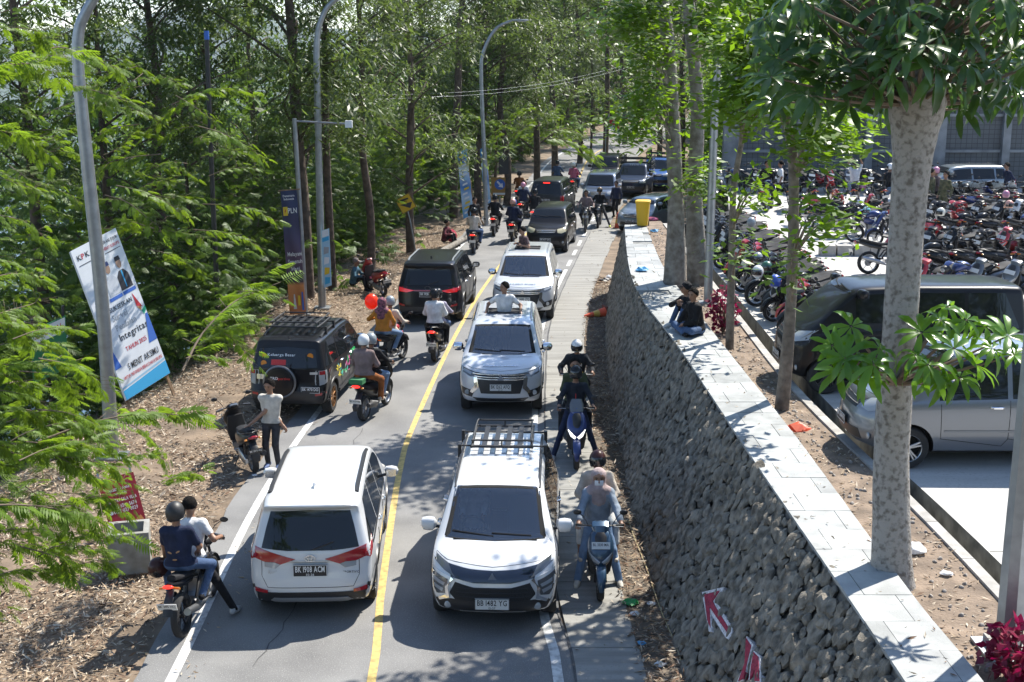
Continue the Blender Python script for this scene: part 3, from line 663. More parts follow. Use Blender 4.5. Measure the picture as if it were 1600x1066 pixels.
        MB().sweep([(xd + .28, 0, zd - .02), (xd + .1, 0, zd), (xd - .12, 0, zd - .06)], [W2 - .12] * 3, [.03, .06, .05], 10, 4).obj('dashboard', mat('dash_dark', (.03, .03, .032), .7), s.root)
        for sg in (1, -1):
            st_ = MB().sweep([(xd - .85, sg * .36, .75), (xd - 1.0, sg * .36, 1.05), (xd - 1.08, sg * .36, zd + .2)], [.24, .25, .2], [.08, .07, .05], 10, 3).obj('front_seat', m, s.root); MB().sweep([(xd - 1.09, sg * .36, zd + .22), (xd - 1.1, sg * .36, zd + .4)], [.12, .11], [.05, .04], 10, 3).obj('headrest', m, st_)
        MB().sweep([(xd - .3 + .05 * math.sin(a), -.36 + .18 * math.cos(a), zd + .0 + .17 * math.sin(a)) for a in np.linspace(0, 2 * PI, 21)], .014, .014, 6, side=(1, 0, 0)).obj('steering_wheel', M_blk, s.root)
        MB().sweep([(xd - 1.9, 0, .7), (xd - 2.1, 0, zd + .25)], [W2 - .2, W2 - .26], .08, 10, 4).obj('rear_seat', m, s.root)
        MB().box((xd - .55, 0, s.p['H'] - .19), (.04, .22, .06)).obj('rear_view_mirror', M_blk, s.root, False)
        return (xd - .92, -.36, .62)
    def put(s, loc, head, group=None):
        s.root.location = loc; s.root.rotation_euler = (0, 0, head); return s
def spec(L, W, H, wb, fo, xw, xc, zc, zh, rear, front, belt, roofr=-.05, **k):
    p = dict(L=L, W=W, H=H, wb=wb, fo=fo, rear=rear, front=front, belt=belt)
    p['top'] = [(0, H + roofr), (.5, H - .012), (L * .5, H), (xw - .2, H - .025), (xw, H - .06), (xc, zc), (xc + .12, zc - .01), (L - .35, zh + .03), (L - .08, zh - .05), (L, zh - .14)]
    p.update(k); return p
REAR_SUV = [(.2, .05), (.42, 0), (.62, 0), (.72, .05), (1.02, .07), (1.1, .1), (1.6, .36), (1.9, .42)]
FRONT_SUV = [(.2, .1), (.42, .01), (.6, 0), (.8, .03), (.95, .08), (1.1, .12)]
def mir(poly): return [(-a, b) for a, b in poly[::-1]]
def std_windows(c, xa, xb, xd, z0=.02, rise=.0, splits=(), gap=.035, dz=.12):
    """side glass from the A pillar foot xa back to xd; splits = pillar positions"""
    L = c.p['L']; b = lambda x: float(c.belt(x + L / 2)) + z0; t = lambda x: float(c.top(x + L / 2)) - dz
    edges = [xa] + list(splits) + [xd]; wins = []
    for i in range(len(edges) - 1):
        x1, x0 = edges[i] - (gap if i else 0), edges[i + 1] + (gap if i < len(edges) - 2 else 0)
        P = []
        for k in range(7): x = x0 + (x1 - x0) * k / 6; P.append((x, b(x)))
        Q = []
        for k in range(7):
            x = x1 + (x0 - x1) * k / 6; zt = t(x)
            if zt > b(x) + .02: Q.append((x, zt))
        if i == len(edges) - 2: Q = [q for q in Q if q[0] > x0 + xb * (q[1] - b(x0)) / .5] + [(x0 + xb, t(x0 + xb))]
        wins.append(P + Q)
    return wins
M_white_p = paint_mat('white', (0.62, 0.63, 0.64)); M_black_p = paint_mat('black', (0.012, 0.012, 0.014)); M_pearl = paint_mat('pearl_white', (0.56, 0.58, 0.61), .15)
M_dkgrey_p = paint_mat('dark_grey', (0.035, 0.038, 0.042), .4); M_silver_p = paint_mat('grey_silver', (0.17, 0.185, 0.21), .6); M_navy_p = paint_mat('navy', (0.02, 0.03, 0.055), .4); M_blueg_p = paint_mat('blue_silver', (0.1, 0.13, 0.19), .6); M_blue_p = paint_mat('blue', (0.02, 0.1, 0.35), .3)
def common(c, ws_top, ws_w, rg, roof_m=None, ws=True):
    H = c.p['H']
    if ws: c.patch('windscreen', ws_w, 'F', M_glass, .005)
    if rg: c.patch('rear_window', rg, 'R', M_glass, .005)
def ws_poly(c, zlo, zhi, wlo, whi): return [(-wlo, zlo), (-wlo * .5, zlo - .015), (0, zlo - .02), (wlo * .5, zlo - .015), (wlo, zlo), (whi, zhi), (whi * .5, zhi + .012), (0, zhi + .015), (-whi * .5, zhi + .012), (-whi, zhi)]
def wipers(c, z, rear=False):
    ax = 'R' if rear else 'F'
    for a, b in (((-.02, z), (-.32, z + .1)),) if rear else (((.5, z + .01), (-.05, z + .03)), ((-.02, z), (-.6, z + .05))):
        P = []
        for i in range(5):
            h, d = c.ray(ax, a[0] + (b[0] - a[0]) * i / 4, a[1] + (b[1] - a[1]) * i / 4); P.append(h - d * .025)
        MB().sweep(P, .012, .009, 5, side=(0, 0, 1)).obj('wiper', M_blk, c.root)
def rack(c, x0, x1, hw, z, m=M_blk, slats=4, along=True):
    b = MB(); pts = cr([(x0, -hw + .06, z), (x0, hw - .06, z), (x0 + .06, hw, z), (x1 - .06, hw, z), (x1, hw - .06, z), (x1, -hw + .06, z), (x1 - .06, -hw, z), (x0 + .06, -hw, z), (x0, -hw + .06, z)], 3)
    r = b.sweep(pts, .022, .022, 8, side=(0, 0, 1)).obj('roof_rack', m, c.root)
    b = MB(); b.sweep([(p.x, p.y * .97, p.z + .1) for p in pts], .016, .016, 8, side=(0, 0, 1))
    for (x, y) in ((x0 + .1, hw), (x1 - .1, hw), (x0 + .1, -hw), (x1 - .1, -hw), (x0, 0), (x1, 0)): b.sweep([(x, y, z), (x, y * .97, z + .1)], .012, .012, 6)
    b.obj('basket_rail', m, r)
    for k in range(slats):
        b = MB()
        if along: y = -hw + (k + 1) * 2 * hw / (slats + 1); b.box(((x0 + x1) / 2, y, z), (x1 - x0, .075, .02))
        else: x = x0 + (k + 1) * (x1 - x0) / (slats + 1); b.box((x, 0, z), (.07, 2 * hw, .02))
        b.obj('rack_slat', m, r, False)
    for x in (x0 + .18, x1 - .18):
        b = MB(); W = c.p['W'] / 2 - .22; b.sweep([(x, -W, z - .045), (x, W, z - .045)], .014, .014, 6, side=(0, 0, 1))
        for sg in (1, -1):
            h, d = c.ray('T', x, W); b.box((x, sg * W, (h.z + z) / 2 - .02), (.07, .05, max(.05, z - h.z)))
        b.obj('crossbar', m, r)
# ---- white SUV seen from behind, left lane
def car_rush():
    p = spec(4.43, 1.72, 1.69, 2.685, .86, 3.05, 3.62, 1.1, 1.0, [(.2, .1), (.36, .03), (.5, 0), (.66, 0), (.74, .05), (1.0, .06), (1.08, .09), (1.55, .30), (1.6, .2), (1.66, .16), (1.8, .3)], FRONT_SUV, [(0, 1.06), (1.2, 1.02), (4.43, .96)], -.04, tum=.2, rim=M_rim, spokes=6, kr=.14, wr=.95)
    c = Car('suv', 'white SUV with black number plate, seen from behind in the left lane', M_white_p, p); L2 = p['L'] / 2
    c.patch('rear_window', [(-.66, 1.07), (-.3, 1.045), (.3, 1.045), (.66, 1.07), (.6, 1.32), (.54, 1.53), (0, 1.55), (-.54, 1.53), (-.6, 1.32)], 'R', M_glass)
    for q in ([(.20, .93), (.44, 1.0), (.62, 1.05), (.8, 1.1), (.82, .95), (.62, .89), (.48, .89), (.4, .86)],):
        for s_ in (q, mir(q)): c.patch('tail_light', s_, 'R', M_redl, .012)
    for q in ([(.4, .856), (.48, .885), (.62, .885), (.62, .82), (.47, .8)],):
        for s_ in (q, mir(q)): c.patch('reverse_light', s_, 'R', M_lens, .009)
    c.patch('tail_light', [(-L2 + .1, .96), (-L2 + .34, 1.05), (-L2 + .5, 1.12), (-L2 + .36, .98), (-L2 + .2, .9)], 'S', M_redl, .008, True)
    c.patch('rear_bumper_lower', [(-.85, .7), (-.8, .52), (-.6, .47), (.6, .47), (.8, .52), (.85, .7), (.87, .34), (.6, .3), (-.6, .3), (-.87, .34)], 'R', M_blk, .012)
    c.patch('skid_plate', [(-.55, .34), (-.5, .39), (.5, .39), (.55, .34), (.5, .3), (-.5, .3)], 'R', M_silver, .022)
    for s_ in (1, -1):
        q = [(s_ * .58, .5), (s_ * .76, .53), (s_ * .76, .47), (s_ * .58, .46)]; c.patch('reflector', q if s_ > 0 else q[::-1], 'R', M_redl, .02)
    c.plate('R', 0, .78, 'BK 1908 ACM', sub='02-26', w=.46, h=.17)
    c.line('tailgate_seam', [(.66, 1.02), (.66, .7), (.58, .54), (-.58, .54), (-.66, .7), (-.66, 1.02)], 'R', .004)
    c.line('tailgate_handle', [(-.3, .895), (.3, .895)], 'R', .012, M_silver, off=.008)
    h, d = c.ray('R', 0, .945)
    b = MB(); 
    for (rx, ry, dy, dz) in ((.07, .045, 0, 0), (.025, .042, 0, 0), (.045, .022, 0, .018)):
        b.sweep([(h.x - .012, dy + rx * math.cos(a), .945 + dz + ry * math.sin(a)) for a in np.linspace(0, 2 * PI, 17)], .006, .005, 5, side=(1, 0, 0))
    b.obj('badge', M_chr, c.root)
    X = Vector((0, -1, 0)); Z = Vector((0, 0, 1)); Mx = Matrix((X, Z, X.cross(Z))).transposed().to_4x4()
    hh, d = c.ray('R', .5, .74); text('TRD SPORTIVO', .045, M_ink, c.root, Matrix.Translation((hh.x - .004, -.5, .74)) @ Mx, 'model_script')
    hh, d = c.ray('R', .5, .75); text('Rush', .07, M_silver, c.root, Matrix.Translation((hh.x - .004, .5, .75)) @ Mx, 'model_script'); text('S', .05, M_ink, c.root, Matrix.Translation((hh.x - .004, .56, .68)) @ Mx, 'model_script')
    wipers(c, 1.06, True)
    xa = .98; c.sides(std_windows(c, 1.0, .42, -1.95, splits=(.12, -.85)), [[(1.02, .95), (1.0, .45), (.2, .32), (.12, .45), (.12, 1.0)], [(.12, .45), (-.6, .36), (-.78, .6), (-.9, .9)]])
    c.handles([(.3, .93), (-.62, .95)], M_chr); c.arches(M_blk, .075); c.patch('sill_cladding', [(-.9, .28), (.9, .28), (.9, .42), (-.9, .4)], 'S', M_blk, .014, True)
    c.rails(-1.5, .5, .6, M_blk, .035, .032); c.mirrors(.92, 1.12, M_white_p)
    c.patch('fuel_flap', [(-1.42, .86), (-1.25, .86), (-1.25, .99), (-1.42, .99)], 'S', M_white_p, .004)
    b = MB(); h, d = c.ray('T', -1.3, 0); b.sweep([(-1.42, 0, h.z), (-1.38, 0, h.z + .05), (-1.24, 0, h.z)], [.01, .018, .02], [.01, .02, .01], 8); b.obj('roof_antenna', M_white_p, c.root)
    c.patch('windscreen', ws_poly(c, 1.14, 1.54, .66, .58), 'F', M_glass); c.patch('window_frame_black', [(-1.98, 1.0), (1.02, .98), (1.05, 1.01), (-1.98, 1.04)], 'S', M_blk, .003, True)
    return c
def front_mpv(c, zp=None):
    pass
def car_xpander():
    p = spec(4.475, 1.75, 1.70, 2.775, .86, 2.95, 3.72, 1.08, .98, REAR_SUV, [(.2, .12), (.34, .03), (.5, 0), (.66, 0), (.8, .03), (.93, .09), (1.05, .2)], [(0, 1.04), (4.475, .95)], -.06, tum=.22, kf=.26, wf=.9)
    c = Car('minivan', 'white MPV with black roof rack and white number plate, foremost in the right lane', M_white_p, p)
    c.seat = c.cabin(ws_poly(c, 1.1, 1.60, .69, .6), 1.03, 1.15); wipers(c, 1.12)
    c.patch('upper_grille', [(-.6, .93), (-.56, .80), (-.25, .75), (.25, .75), (.56, .80), (.6, .93), (.3, .9), (0, .89), (-.3, .9)], 'F', mat('grille_gloss', (.012, .018, .035), .12, coat=1), .01)
    c.patch('lower_grille', [(-.5, .74), (-.58, .58), (-.5, .5), (.5, .5), (.58, .58), (.5, .74), (.25, .69), (-.25, .69)], 'F', mat('grille_mesh', (.012, .012, .013), .5, bump=1, bscale=120), .008)
    for z in (.56, .62, .68): c.line('grille_bar', [(-.48, z), (.48, z)], 'F', .006, M_blk, off=.016)
    for q in ([(.6, .93), (.82, 1.0), (.84, .95), (.66, .86), (.5, .80), (.54, .84)],):
        for s_ in (q, mir(q)): c.patch('daytime_light', s_, 'F', M_lampdark, .014)
    for q in ([(.56, .80), (.86, .86), (.9, .6), (.72, .45), (.58, .5)],):
        for s_ in (q, mir(q)): c.patch('bumper_shield', s_, 'F', M_white_p, .02)
    for q in ([(.6, .76), (.83, .82), (.86, .66), (.76, .53), (.64, .56)],):
        for s_ in (q, mir(q)): c.patch('headlight', s_, 'F', M_lampdark, .028)
    for q in ([(.64, .71), (.8, .75), (.8, .7), (.66, .67)], [(.66, .63), (.8, .66), (.79, .61), (.68, .58)]):
        for s_ in (q, mir(q)): c.patch('lamp_lens', s_, 'F', M_lens, .034)
    for q in ([(.52, .78), (.56, .80), (.60, .66), (.58, .52), (.72, .44), (.74, .47), (.63, .55), (.64, .66)],):
        for s_ in (q, mir(q)): c.patch('chrome_trim', s_, 'F', M_chr, .03)
    c.patch('front_bumper_lower', [(-.8, .46), (-.55, .5), (.55, .5), (.8, .46), (.72, .34), (.4, .29), (-.4, .29), (-.72, .34)], 'F', M_blk, .012)
    for s_ in (1, -1):
        h, d = c.ray('F', s_ * .6, .4); MB().lathe([(.05, 0), (.05, .02), (.035, .03), (.01, .03)], 14, 'X', (h.x, s_ * .6, .4)).obj('fog_light', M_lens, c.root)
    c.plate('F', 0, .47, 'BB 1482 YG', True, '12-27', w=.46, h=.16)
    h, d = c.ray('F', 0, .83)
    b = MB()
    for k in range(3):
        a = PI / 2 + k * 2 * PI / 3; e = Vector((0, math.cos(a), math.sin(a))); g = Vector((0, math.cos(a + PI / 3), math.sin(a + PI / 3))); g2 = Vector((0, math.cos(a - PI / 3), math.sin(a - PI / 3))); o = Vector((h.x + .02, 0, .83)); r = .052
        P = [o, o + g * r, o + e * r * 1.75, o + g2 * r] if False else [o, o + g2 * r * .62, o + e * r * 1.3, o + g * r * .62]
        b.add([q + Vector((t, 0, 0)) for t in (-.006, .006) for q in P], [(0, 1, 2, 3), (7, 6, 5, 4), (0, 4, 5, 1), (1, 5, 6, 2), (2, 6, 7, 3), (3, 7, 4, 0)])
    b.obj('badge', M_chr, c.root, False)
    c.line('bonnet_seam', [(-.78, 1.0), (-.62, .955), (0, .92), (.62, .955), (.78, 1.0)], 'F', .004)
    c.sides(std_windows(c, 1.15, .3, -1.95, splits=(.15, -.85)), [[(1.1, .95), (1.08, .45), (.2, .32), (.15, .45), (.15, 1.0)], [(.15, .45), (-.6, .36), (-.78, .6), (-.9, .9)]])
    c.handles([(.35, .92), (-.6, .94)], M_chr); c.mirrors(1.02, 1.13, M_white_p, big=1.1); c.arches(M_blk, .06)
    c.patch('sill_cladding', [(-.9, .28), (.95, .28), (.95, .38), (-.9, .38)], 'S', M_blk, .012, True)
    c.rails(-1.6, .75, .6, M_blk, .03, .018); rack(c, -1.6, -.5, .45, 1.80)
    c.patch('rear_window', [(-.6, 1.1), (.6, 1.1), (.54, 1.5), (-.54, 1.5)], 'R', M_glass)
    return c
def car_pajero(name, label, plate, first):
    p = spec(4.785, 1.815, 1.80, 2.8, .88, 3.05, 3.78, 1.2, 1.08, REAR_SUV, [(.2, .14), (.36, .03), (.5, 0), (.7, .01), (.9, .04), (1.03, .1), (1.2, .25)], [(0, 1.16), (4.785, 1.06)], -.07, tum=.24, zb=.3, kf=.26, wr_=.37, wf=.88)
    c = Car(name, label, M_pearl, p)
    c.seat = c.cabin(ws_poly(c, 1.22, 1.70, .71, .62), 1.14, 1.1); wipers(c, 1.24)
    c.patch('grille', [(-.62, 1.0), (-.5, .82), (-.42, .56), (.42, .56), (.5, .82), (.62, 1.0), (.3, .97), (-.3, .97)], 'F', M_blk, .006)
    for z, w in ((.955, .6), (.905, .56), (.86, .5)): c.line('grille_bar', [(-w, z + .01), (-w * .5, z), (w * .5, z), (w, z + .01)], 'F', .013, M_chr, off=.016)
    for q in ([(.56, 1.0), (.84, 1.06), (.87, .98), (.66, .9), (.52, .92)],):
        for s_ in (q, mir(q)): c.patch('headlight', s_, 'F', M_lampdark, .014)
    for q in ([(.6, .985), (.8, 1.03), (.8, .99), (.64, .94)],):
        for s_ in (q, mir(q)): c.patch('lamp_lens', s_, 'F', M_lens, .02)
    for q in ([(.5, .9), (.58, .9), (.56, .72), (.66, .58), (.6, .55), (.47, .68)],):
        for s_ in (q, mir(q)): c.patch('chrome_trim', s_, 'F', M_chr, .022)
    for q in ([(.56, .6), (.86, .66), (.84, .5), (.62, .46)],):
        for s_ in (q, mir(q)): c.patch('fog_recess', s_, 'F', M_blk, .012)
    for s_ in (1, -1):
        h, d = c.ray('F', s_ * .72, .56); MB().lathe([(.055, 0), (.055, .03), (.035, .035), (.01, .03)], 14, 'X', (h.x, s_ * .72, .56)).obj('fog_light', M_lens, c.root)
    c.patch('lower_intake', [(-.6, .46), (.6, .46), (.5, .38), (-.5, .38)], 'F', M_blk, .01)
    c.patch('skid_plate', [(-.62, .37), (.62, .37), (.5, .31), (-.5, .31)], 'F', M_silver, .02)
    c.plate('F', 0, .7, plate, True, '07-27', w=.46, h=.15)
    h, d = c.ray('F', 0, .9); b = MB()
    for k in range(3):
        a = PI / 2 + k * 2 * PI / 3; e, g, g2 = [Vector((0, math.cos(a + q), math.sin(a + q))) for q in (0, PI / 3, -PI / 3)]; o = Vector((h.x + .04, 0, .9)); r = .065
        P = [o, o + g2 * r * .62, o + e * r * 1.3, o + g * r * .62]
        b.add([q + Vector((t, 0, 0)) for t in (-.006, .006) for q in P], [(0, 1, 2, 3), (7, 6, 5, 4), (0, 4, 5, 1), (1, 5, 6, 2), (2, 6, 7, 3), (3, 7, 4, 0)])
    b.obj('badge', M_chr, c.root, False)
    # letters along the bonnet edge
    hx, d = c.ray('T', p['L'] / 2 - .33, 0); X = Vector((0, 1, 0)); Yv = Vector((-1, 0, .2)).normalized()
    text('PAJERO SPORT', .075, M_chr, c.root, Matrix.Translation(hx + Vector((0, 0, .012))) @ Matrix((X, Yv, X.cross(Yv))).transposed().to_4x4(), 'bonnet_lettering', width=.75, extrude=.006)
    c.line('bonnet_seam', [(-.8, 1.1), (-.62, 1.05), (0, 1.015), (.62, 1.05), (.8, 1.1)], 'F', .004)
    c.patch('sunroof_dark_patch', [(-.62, -.36), (-.12, -.36), (-.12, .36), (-.62, .36)], 'T', M_dark, .006)  # near-black sheet on the closed roof; its colour stands in for the shaded hole
    b = MB(); h, d = c.ray('T', -.37, 0); z = h.z + .008; b.sweep([(-.64, -.38, z), (-.64, .38, z), (-.1, .38, z), (-.1, -.38, z), (-.64, -.38, z)], .022, .014, 6, side=(0, 0, 1)); b.obj('sunroof_frame', M_blk, c.root)
    c.sides(std_windows(c, 1.12, .3, -2.05, splits=(.1, -.9)), [[(1.1, 1.05), (1.05, .5), (.2, .38), (.1, .5), (.1, 1.1)], [(.1, .5), (-.65, .4), (-.8, .7), (-.95, 1.0)]])
    c.handles([(.3, 1.02), (-.68, 1.03)], M_chr); c.mirrors(.98, 1.27, M_chr, big=1.1); c.arches(M_blk, .05)
    c.patch('side_step', [(-.85, .36), (.9, .36), (.9, .44), (-.85, .44)], 'S', M_blk, .05, True); c.rails(-1.7, .4, .63, M_silver, .04, .02)
    c.patch('rear_window', [(-.6, 1.2), (.6, 1.2), (.54, 1.55), (-.54, 1.55)], 'R', M_glass)
    return c
def car_terios():
    p = spec(4.2, 1.745, 1.72, 2.685, .78, 2.85, 3.4, 1.15, 1.05, [(.2, .08), (.45, 0), (.62, 0), (.72, .07), (1.1, .09), (1.6, .27), (1.9, .3)], FRONT_SUV, [(0, 1.1), (1.2, 1.08), (4.2, 1.0)], -.05, tum=.17, zb=.28, wr_=.35, rim=mat('bronze_rim', (0.3, 0.14, 0.045), .35, metal=.8), spokes=10)
    c = Car('suv', 'black SUV with spare wheel, roof rack and green decals parked on the left verge', M_black_p, p); L2 = p['L'] / 2
    c.patch('rear_window', [(-.66, 1.12), (.66, 1.12), (.6, 1.5), (0, 1.54), (-.6, 1.5)], 'R', M_glass)
    for q in ([(.68, 1.06), (.86, 1.06), (.86, .78), (.7, .74)],):
        for s_ in (q, mir(q)): c.patch('tail_light', s_, 'R', M_lens, .01)
    for q in ([(.7, 1.05), (.85, 1.05), (.85, .97), (.7, .97)],):
        for s_ in (q, mir(q)): c.patch('lamp_lens', s_, 'R', M_redl, .014)
    c.patch('tail_light', [(-L2 + .1, .75), (-L2 + .26, .8), (-L2 + .28, 1.06), (-L2 + .12, 1.06)], 'S', M_lens, .008, True)
    c.patch('rear_bumper_lower', [(-.8, .62), (.8, .62), (.84, .4), (.5, .34), (-.5, .34), (-.84, .4)], 'R', M_blk, .014)
    for s_ in (1, -1):
        q = [(s_ * .62, .58), (s_ * .82, .6), (s_ * .82, .55), (s_ * .62, .53)]; c.patch('reflector', q if s_ > 0 else q[::-1], 'R', M_redl, .02)
    h, d = c.ray('R', .08, .82); xs = h.x
    sp = MB().lathe([(.02, -.16), (.2, -.165), (.3, -.15), (.335, -.1), (.34, -.02), (.33, .02)], 32, 'X', (xs - .02, .12, .84)); so = sp.obj('spare_wheel', M_black_p, c.root)
    b = MB(); b.sweep([(xs - .13, .12 + .335 * math.cos(a), .84 + .335 * math.sin(a)) for a in np.linspace(0, 2 * PI, 33)], .03, .028, 6, side=(1, 0, 0)); b.obj('cover_ring', mat('dull_silver', (.2, .2, .21), .35, metal=.8), so)
    X = Vector((0, -1, 0)); Z = Vector((0, 0, 1)); Mx = Matrix((X, Z, X.cross(Z))).transposed().to_4x4()
    text('TRD', .085, M_pw, so, Matrix.Translation((xs - .188, .22, .93)) @ Mx, 'cover_lettering', bold=.03); text('Sportivo', .075, M_skinr, so, Matrix.Translation((xs - .188, .02, .925)) @ Mx, 'cover_lettering')
    c.plate('R', -.52, .66, 'BK 1470 DO', w=.4, h=.13)
    # window stickers
    for (y, z, r, m) in ((.5, 1.2, .065, M_amb), (-.5, 1.36, .065, M_amb), (.5, 1.36, .05, M_skinr)):
        h, d = c.ray('R', y, z); MB().lathe([(r, 0), (r, -.004), (.01, -.004)], 20, 'X', (h.x - .01, y, z)).obj('sticker', m, c.root)
    h, d = c.ray('R', 0, 1.36); tilt = Matrix.Rotation(-.48, 4, 'X')
    text('Keluarga Besar', .085, M_pw, c.root, Matrix.Translation((h.x - .02, .12, 1.38)) @ Mx @ Matrix.Rotation(-.5, 4, 'X'), 'window_script', width=.6)
    c.patch('sticker', [(.02, 1.17), (.34, 1.17), (.34, 1.28), (.02, 1.28)][::1], 'R', M_skinr, .008)
    c.patch('badge', [(-.66, .98), (-.5, .98), (-.5, 1.03), (-.66, 1.03)], 'R', M_silver, .008); c.patch('door_handle', [(.5, .86), (.66, .86), (.66, .97), (.5, .97)], 'R', M_chr, .012)
    xs_ = std_windows(c, .92, .3, -1.8, splits=(.08, -.8)); c.sides(xs_, [[(1.0, 1.0), (1.0, .45), (.15, .36), (.08, .5), (.08, 1.05)], [(.08, .5), (-.55, .4), (-.75, .7), (-.85, 1.0)]])
    c.handles([(.25, .98), (-.6, 1.0)], M_chr); c.arches(M_blk, .06); c.mirrors(.85, 1.18, M_chr)
    # colourful side decals: a scatter of brush strokes along the doors
    dec = [mat('decal_green', (.04, .5, .14), .4), mat('decal_teal', (.04, .4, .4), .4), mat('decal_yellow', (.6, .5, .04), .4), mat('decal_white', (.6, .6, .62), .4), mat('decal_pink', (.5, .06, .25), .4)]
    r_ = random.Random(3)
    for k in range(46):
        x = r_.uniform(-1.35, .95); z = .62 + .3 * r_.random() + .05 * math.sin(x * 5); w = r_.uniform(.03, .11); hgt = r_.uniform(.012, .05); a = r_.uniform(-.6, .9)
        if abs(x - c.xw[1]) < .4 and z < .8: continue
        q = [(x + w * math.cos(a) - hgt * math.sin(a), z + w * math.sin(a) + hgt * math.cos(a)), (x - w * math.cos(a), z - w * math.sin(a)), (x + w * .9 * math.cos(a) + hgt * math.sin(a), z + w * .9 * math.sin(a) - hgt * math.cos(a))]
        if (q[1][0] - q[0][0]) * (q[2][1] - q[0][1]) - (q[1][1] - q[0][1]) * (q[2][0] - q[0][0]) < 0: q = q[::-1]
        i_ = 2 if x < -1.05 else (r_.choice([0, 0, 1, 0, 3, 4]) if x > -.8 else r_.choice([1, 2, 3]))
        c.patch('decal', q, 'S', dec[i_], .004 + .0006 * (k % 5), True, grid=.2)
    for x, z in ((.45, .92), (.62, .92)): c.patch('decal', [(x - .07, z - .1), (x + .07, z - .07), (x + .08, z + .08), (x - .06, z + .1)], 'S', dec[0], .0055, True)
    c.patch('sill_cladding', [(-.85, .32), (.95, .32), (.95, .4), (-.85, .4)], 'S', M_blk, .04, True); c.rails(-1.5, .5, .62, M_blk, .05, .03); rack(c, -1.3, -.25, .52, 1.86, slats=5)
    c.patch('windscreen', ws_poly(c, 1.2, 1.58, .68, .6), 'F', M_glass)
    b = MB(); h, d = c.ray('T', -1.68, 0); b.sweep([(-1.72, 0, h.z), (-1.70, 0, h.z + .05)], [.02, .004], None, 6); b.obj('roof_antenna', M_blk, c.root)
    return c
def car_fortuner():
    p = spec(4.795, 1.855, 1.835, 2.745, .92, 3.1, 3.8, 1.2, 1.1, [(.2, .1), (.4, .02), (.6, 0), (.74, .03), (1.05, .06), (1.15, .1), (1.62, .36), (1.7, .26), (1.9, .35)], FRONT_SUV, [(0, 1.18), (1.4, 1.1), (4.8, 1.06)], -.06, tum=.22, zb=.28, wr_=.375, kr=.15)
    c = Car('suv', 'large black SUV with a red tail light bar, driving away behind the motorbikes', M_black_p, p); L2 = p['L'] / 2
    c.patch('rear_window', [(-.7, 1.18), (.7, 1.18), (.6, 1.62), (0, 1.65), (-.6, 1.62)], 'R', M_glass)
    for q in ([(.38, 1.03), (.9, 1.12), (.9, .99), (.6, .97)],):
        for s_ in (q, mir(q)): c.patch('tail_light', s_, 'R', mat('tail_lens_bright', (.6, .01, .015), .15, coat=1, emit=.25), .012)
    c.patch('light_bar', [(-.4, 1.045), (.4, 1.045), (.4, 1.01), (-.4, 1.01)][::-1], 'R', M_redl, .012)
    c.patch('tail_light', [(-L2 + .1, .99), (-L2 + .35, 1.04), (-L2 + .42, 1.12), (-L2 + .12, 1.12)], 'S', M_redl, .008, True)
    c.plate('R', 0, .92, 'BK 1938 AFM', w=.46, h=.14); c.patch('rear_bumper_lower', [(-.8, .55), (.8, .55), (.8, .4), (.5, .34), (-.5, .34), (-.8, .4)], 'R', M_blk, .012)
    for s_ in (1, -1):
        q = [(s_ * .66, .62), (s_ * .84, .66), (s_ * .84, .6), (s_ * .66, .57)]; c.patch('reflector', q if s_ > 0 else q[::-1], 'R', M_redl, .02)
    h, d = c.ray('R', 0, 1.1); b = MB(); b.sweep([(h.x - .012, .08 * math.cos(a), 1.1 + .05 * math.sin(a)) for a in np.linspace(0, 2 * PI, 17)], .008, .005, 5, side=(1, 0, 0)); b.obj('badge', M_chr, c.root)
    c.line('tailgate_seam', [(.72, 1.1), (.72, .75), (.6, .6), (-.6, .6), (-.72, .75), (-.72, 1.1)], 'R', .004); wipers(c, 1.2, True)
    c.sides(std_windows(c, 1.1, .36, -2.05, splits=(.1, -.9)), [[(1.1, 1.05), (1.05, .5), (.2, .38), (.1, .5), (.1, 1.1)], [(.1, .5), (-.65, .4), (-.8, .7), (-.95, 1.0)]])
    c.handles([(.3, 1.02), (-.68, 1.05)], M_chr); c.mirrors(.98, 1.25, M_black_p); c.arches(M_blk, .05); c.rails(-1.75, .4, .64, M_silver, .045, .026)
    c.patch('side_step', [(-.85, .36), (.9, .36), (.9, .44), (-.85, .44)], 'S', M_blk, .05, True)
    b = MB(); h, d = c.ray('T', -1.5, 0); b.sweep([(-1.6, 0, h.z), (-1.56, 0, h.z + .06), (-1.42, 0, h.z)], [.01, .018, .02], [.01, .02, .01], 8); b.obj('roof_antenna', M_black_p, c.root)
    return c
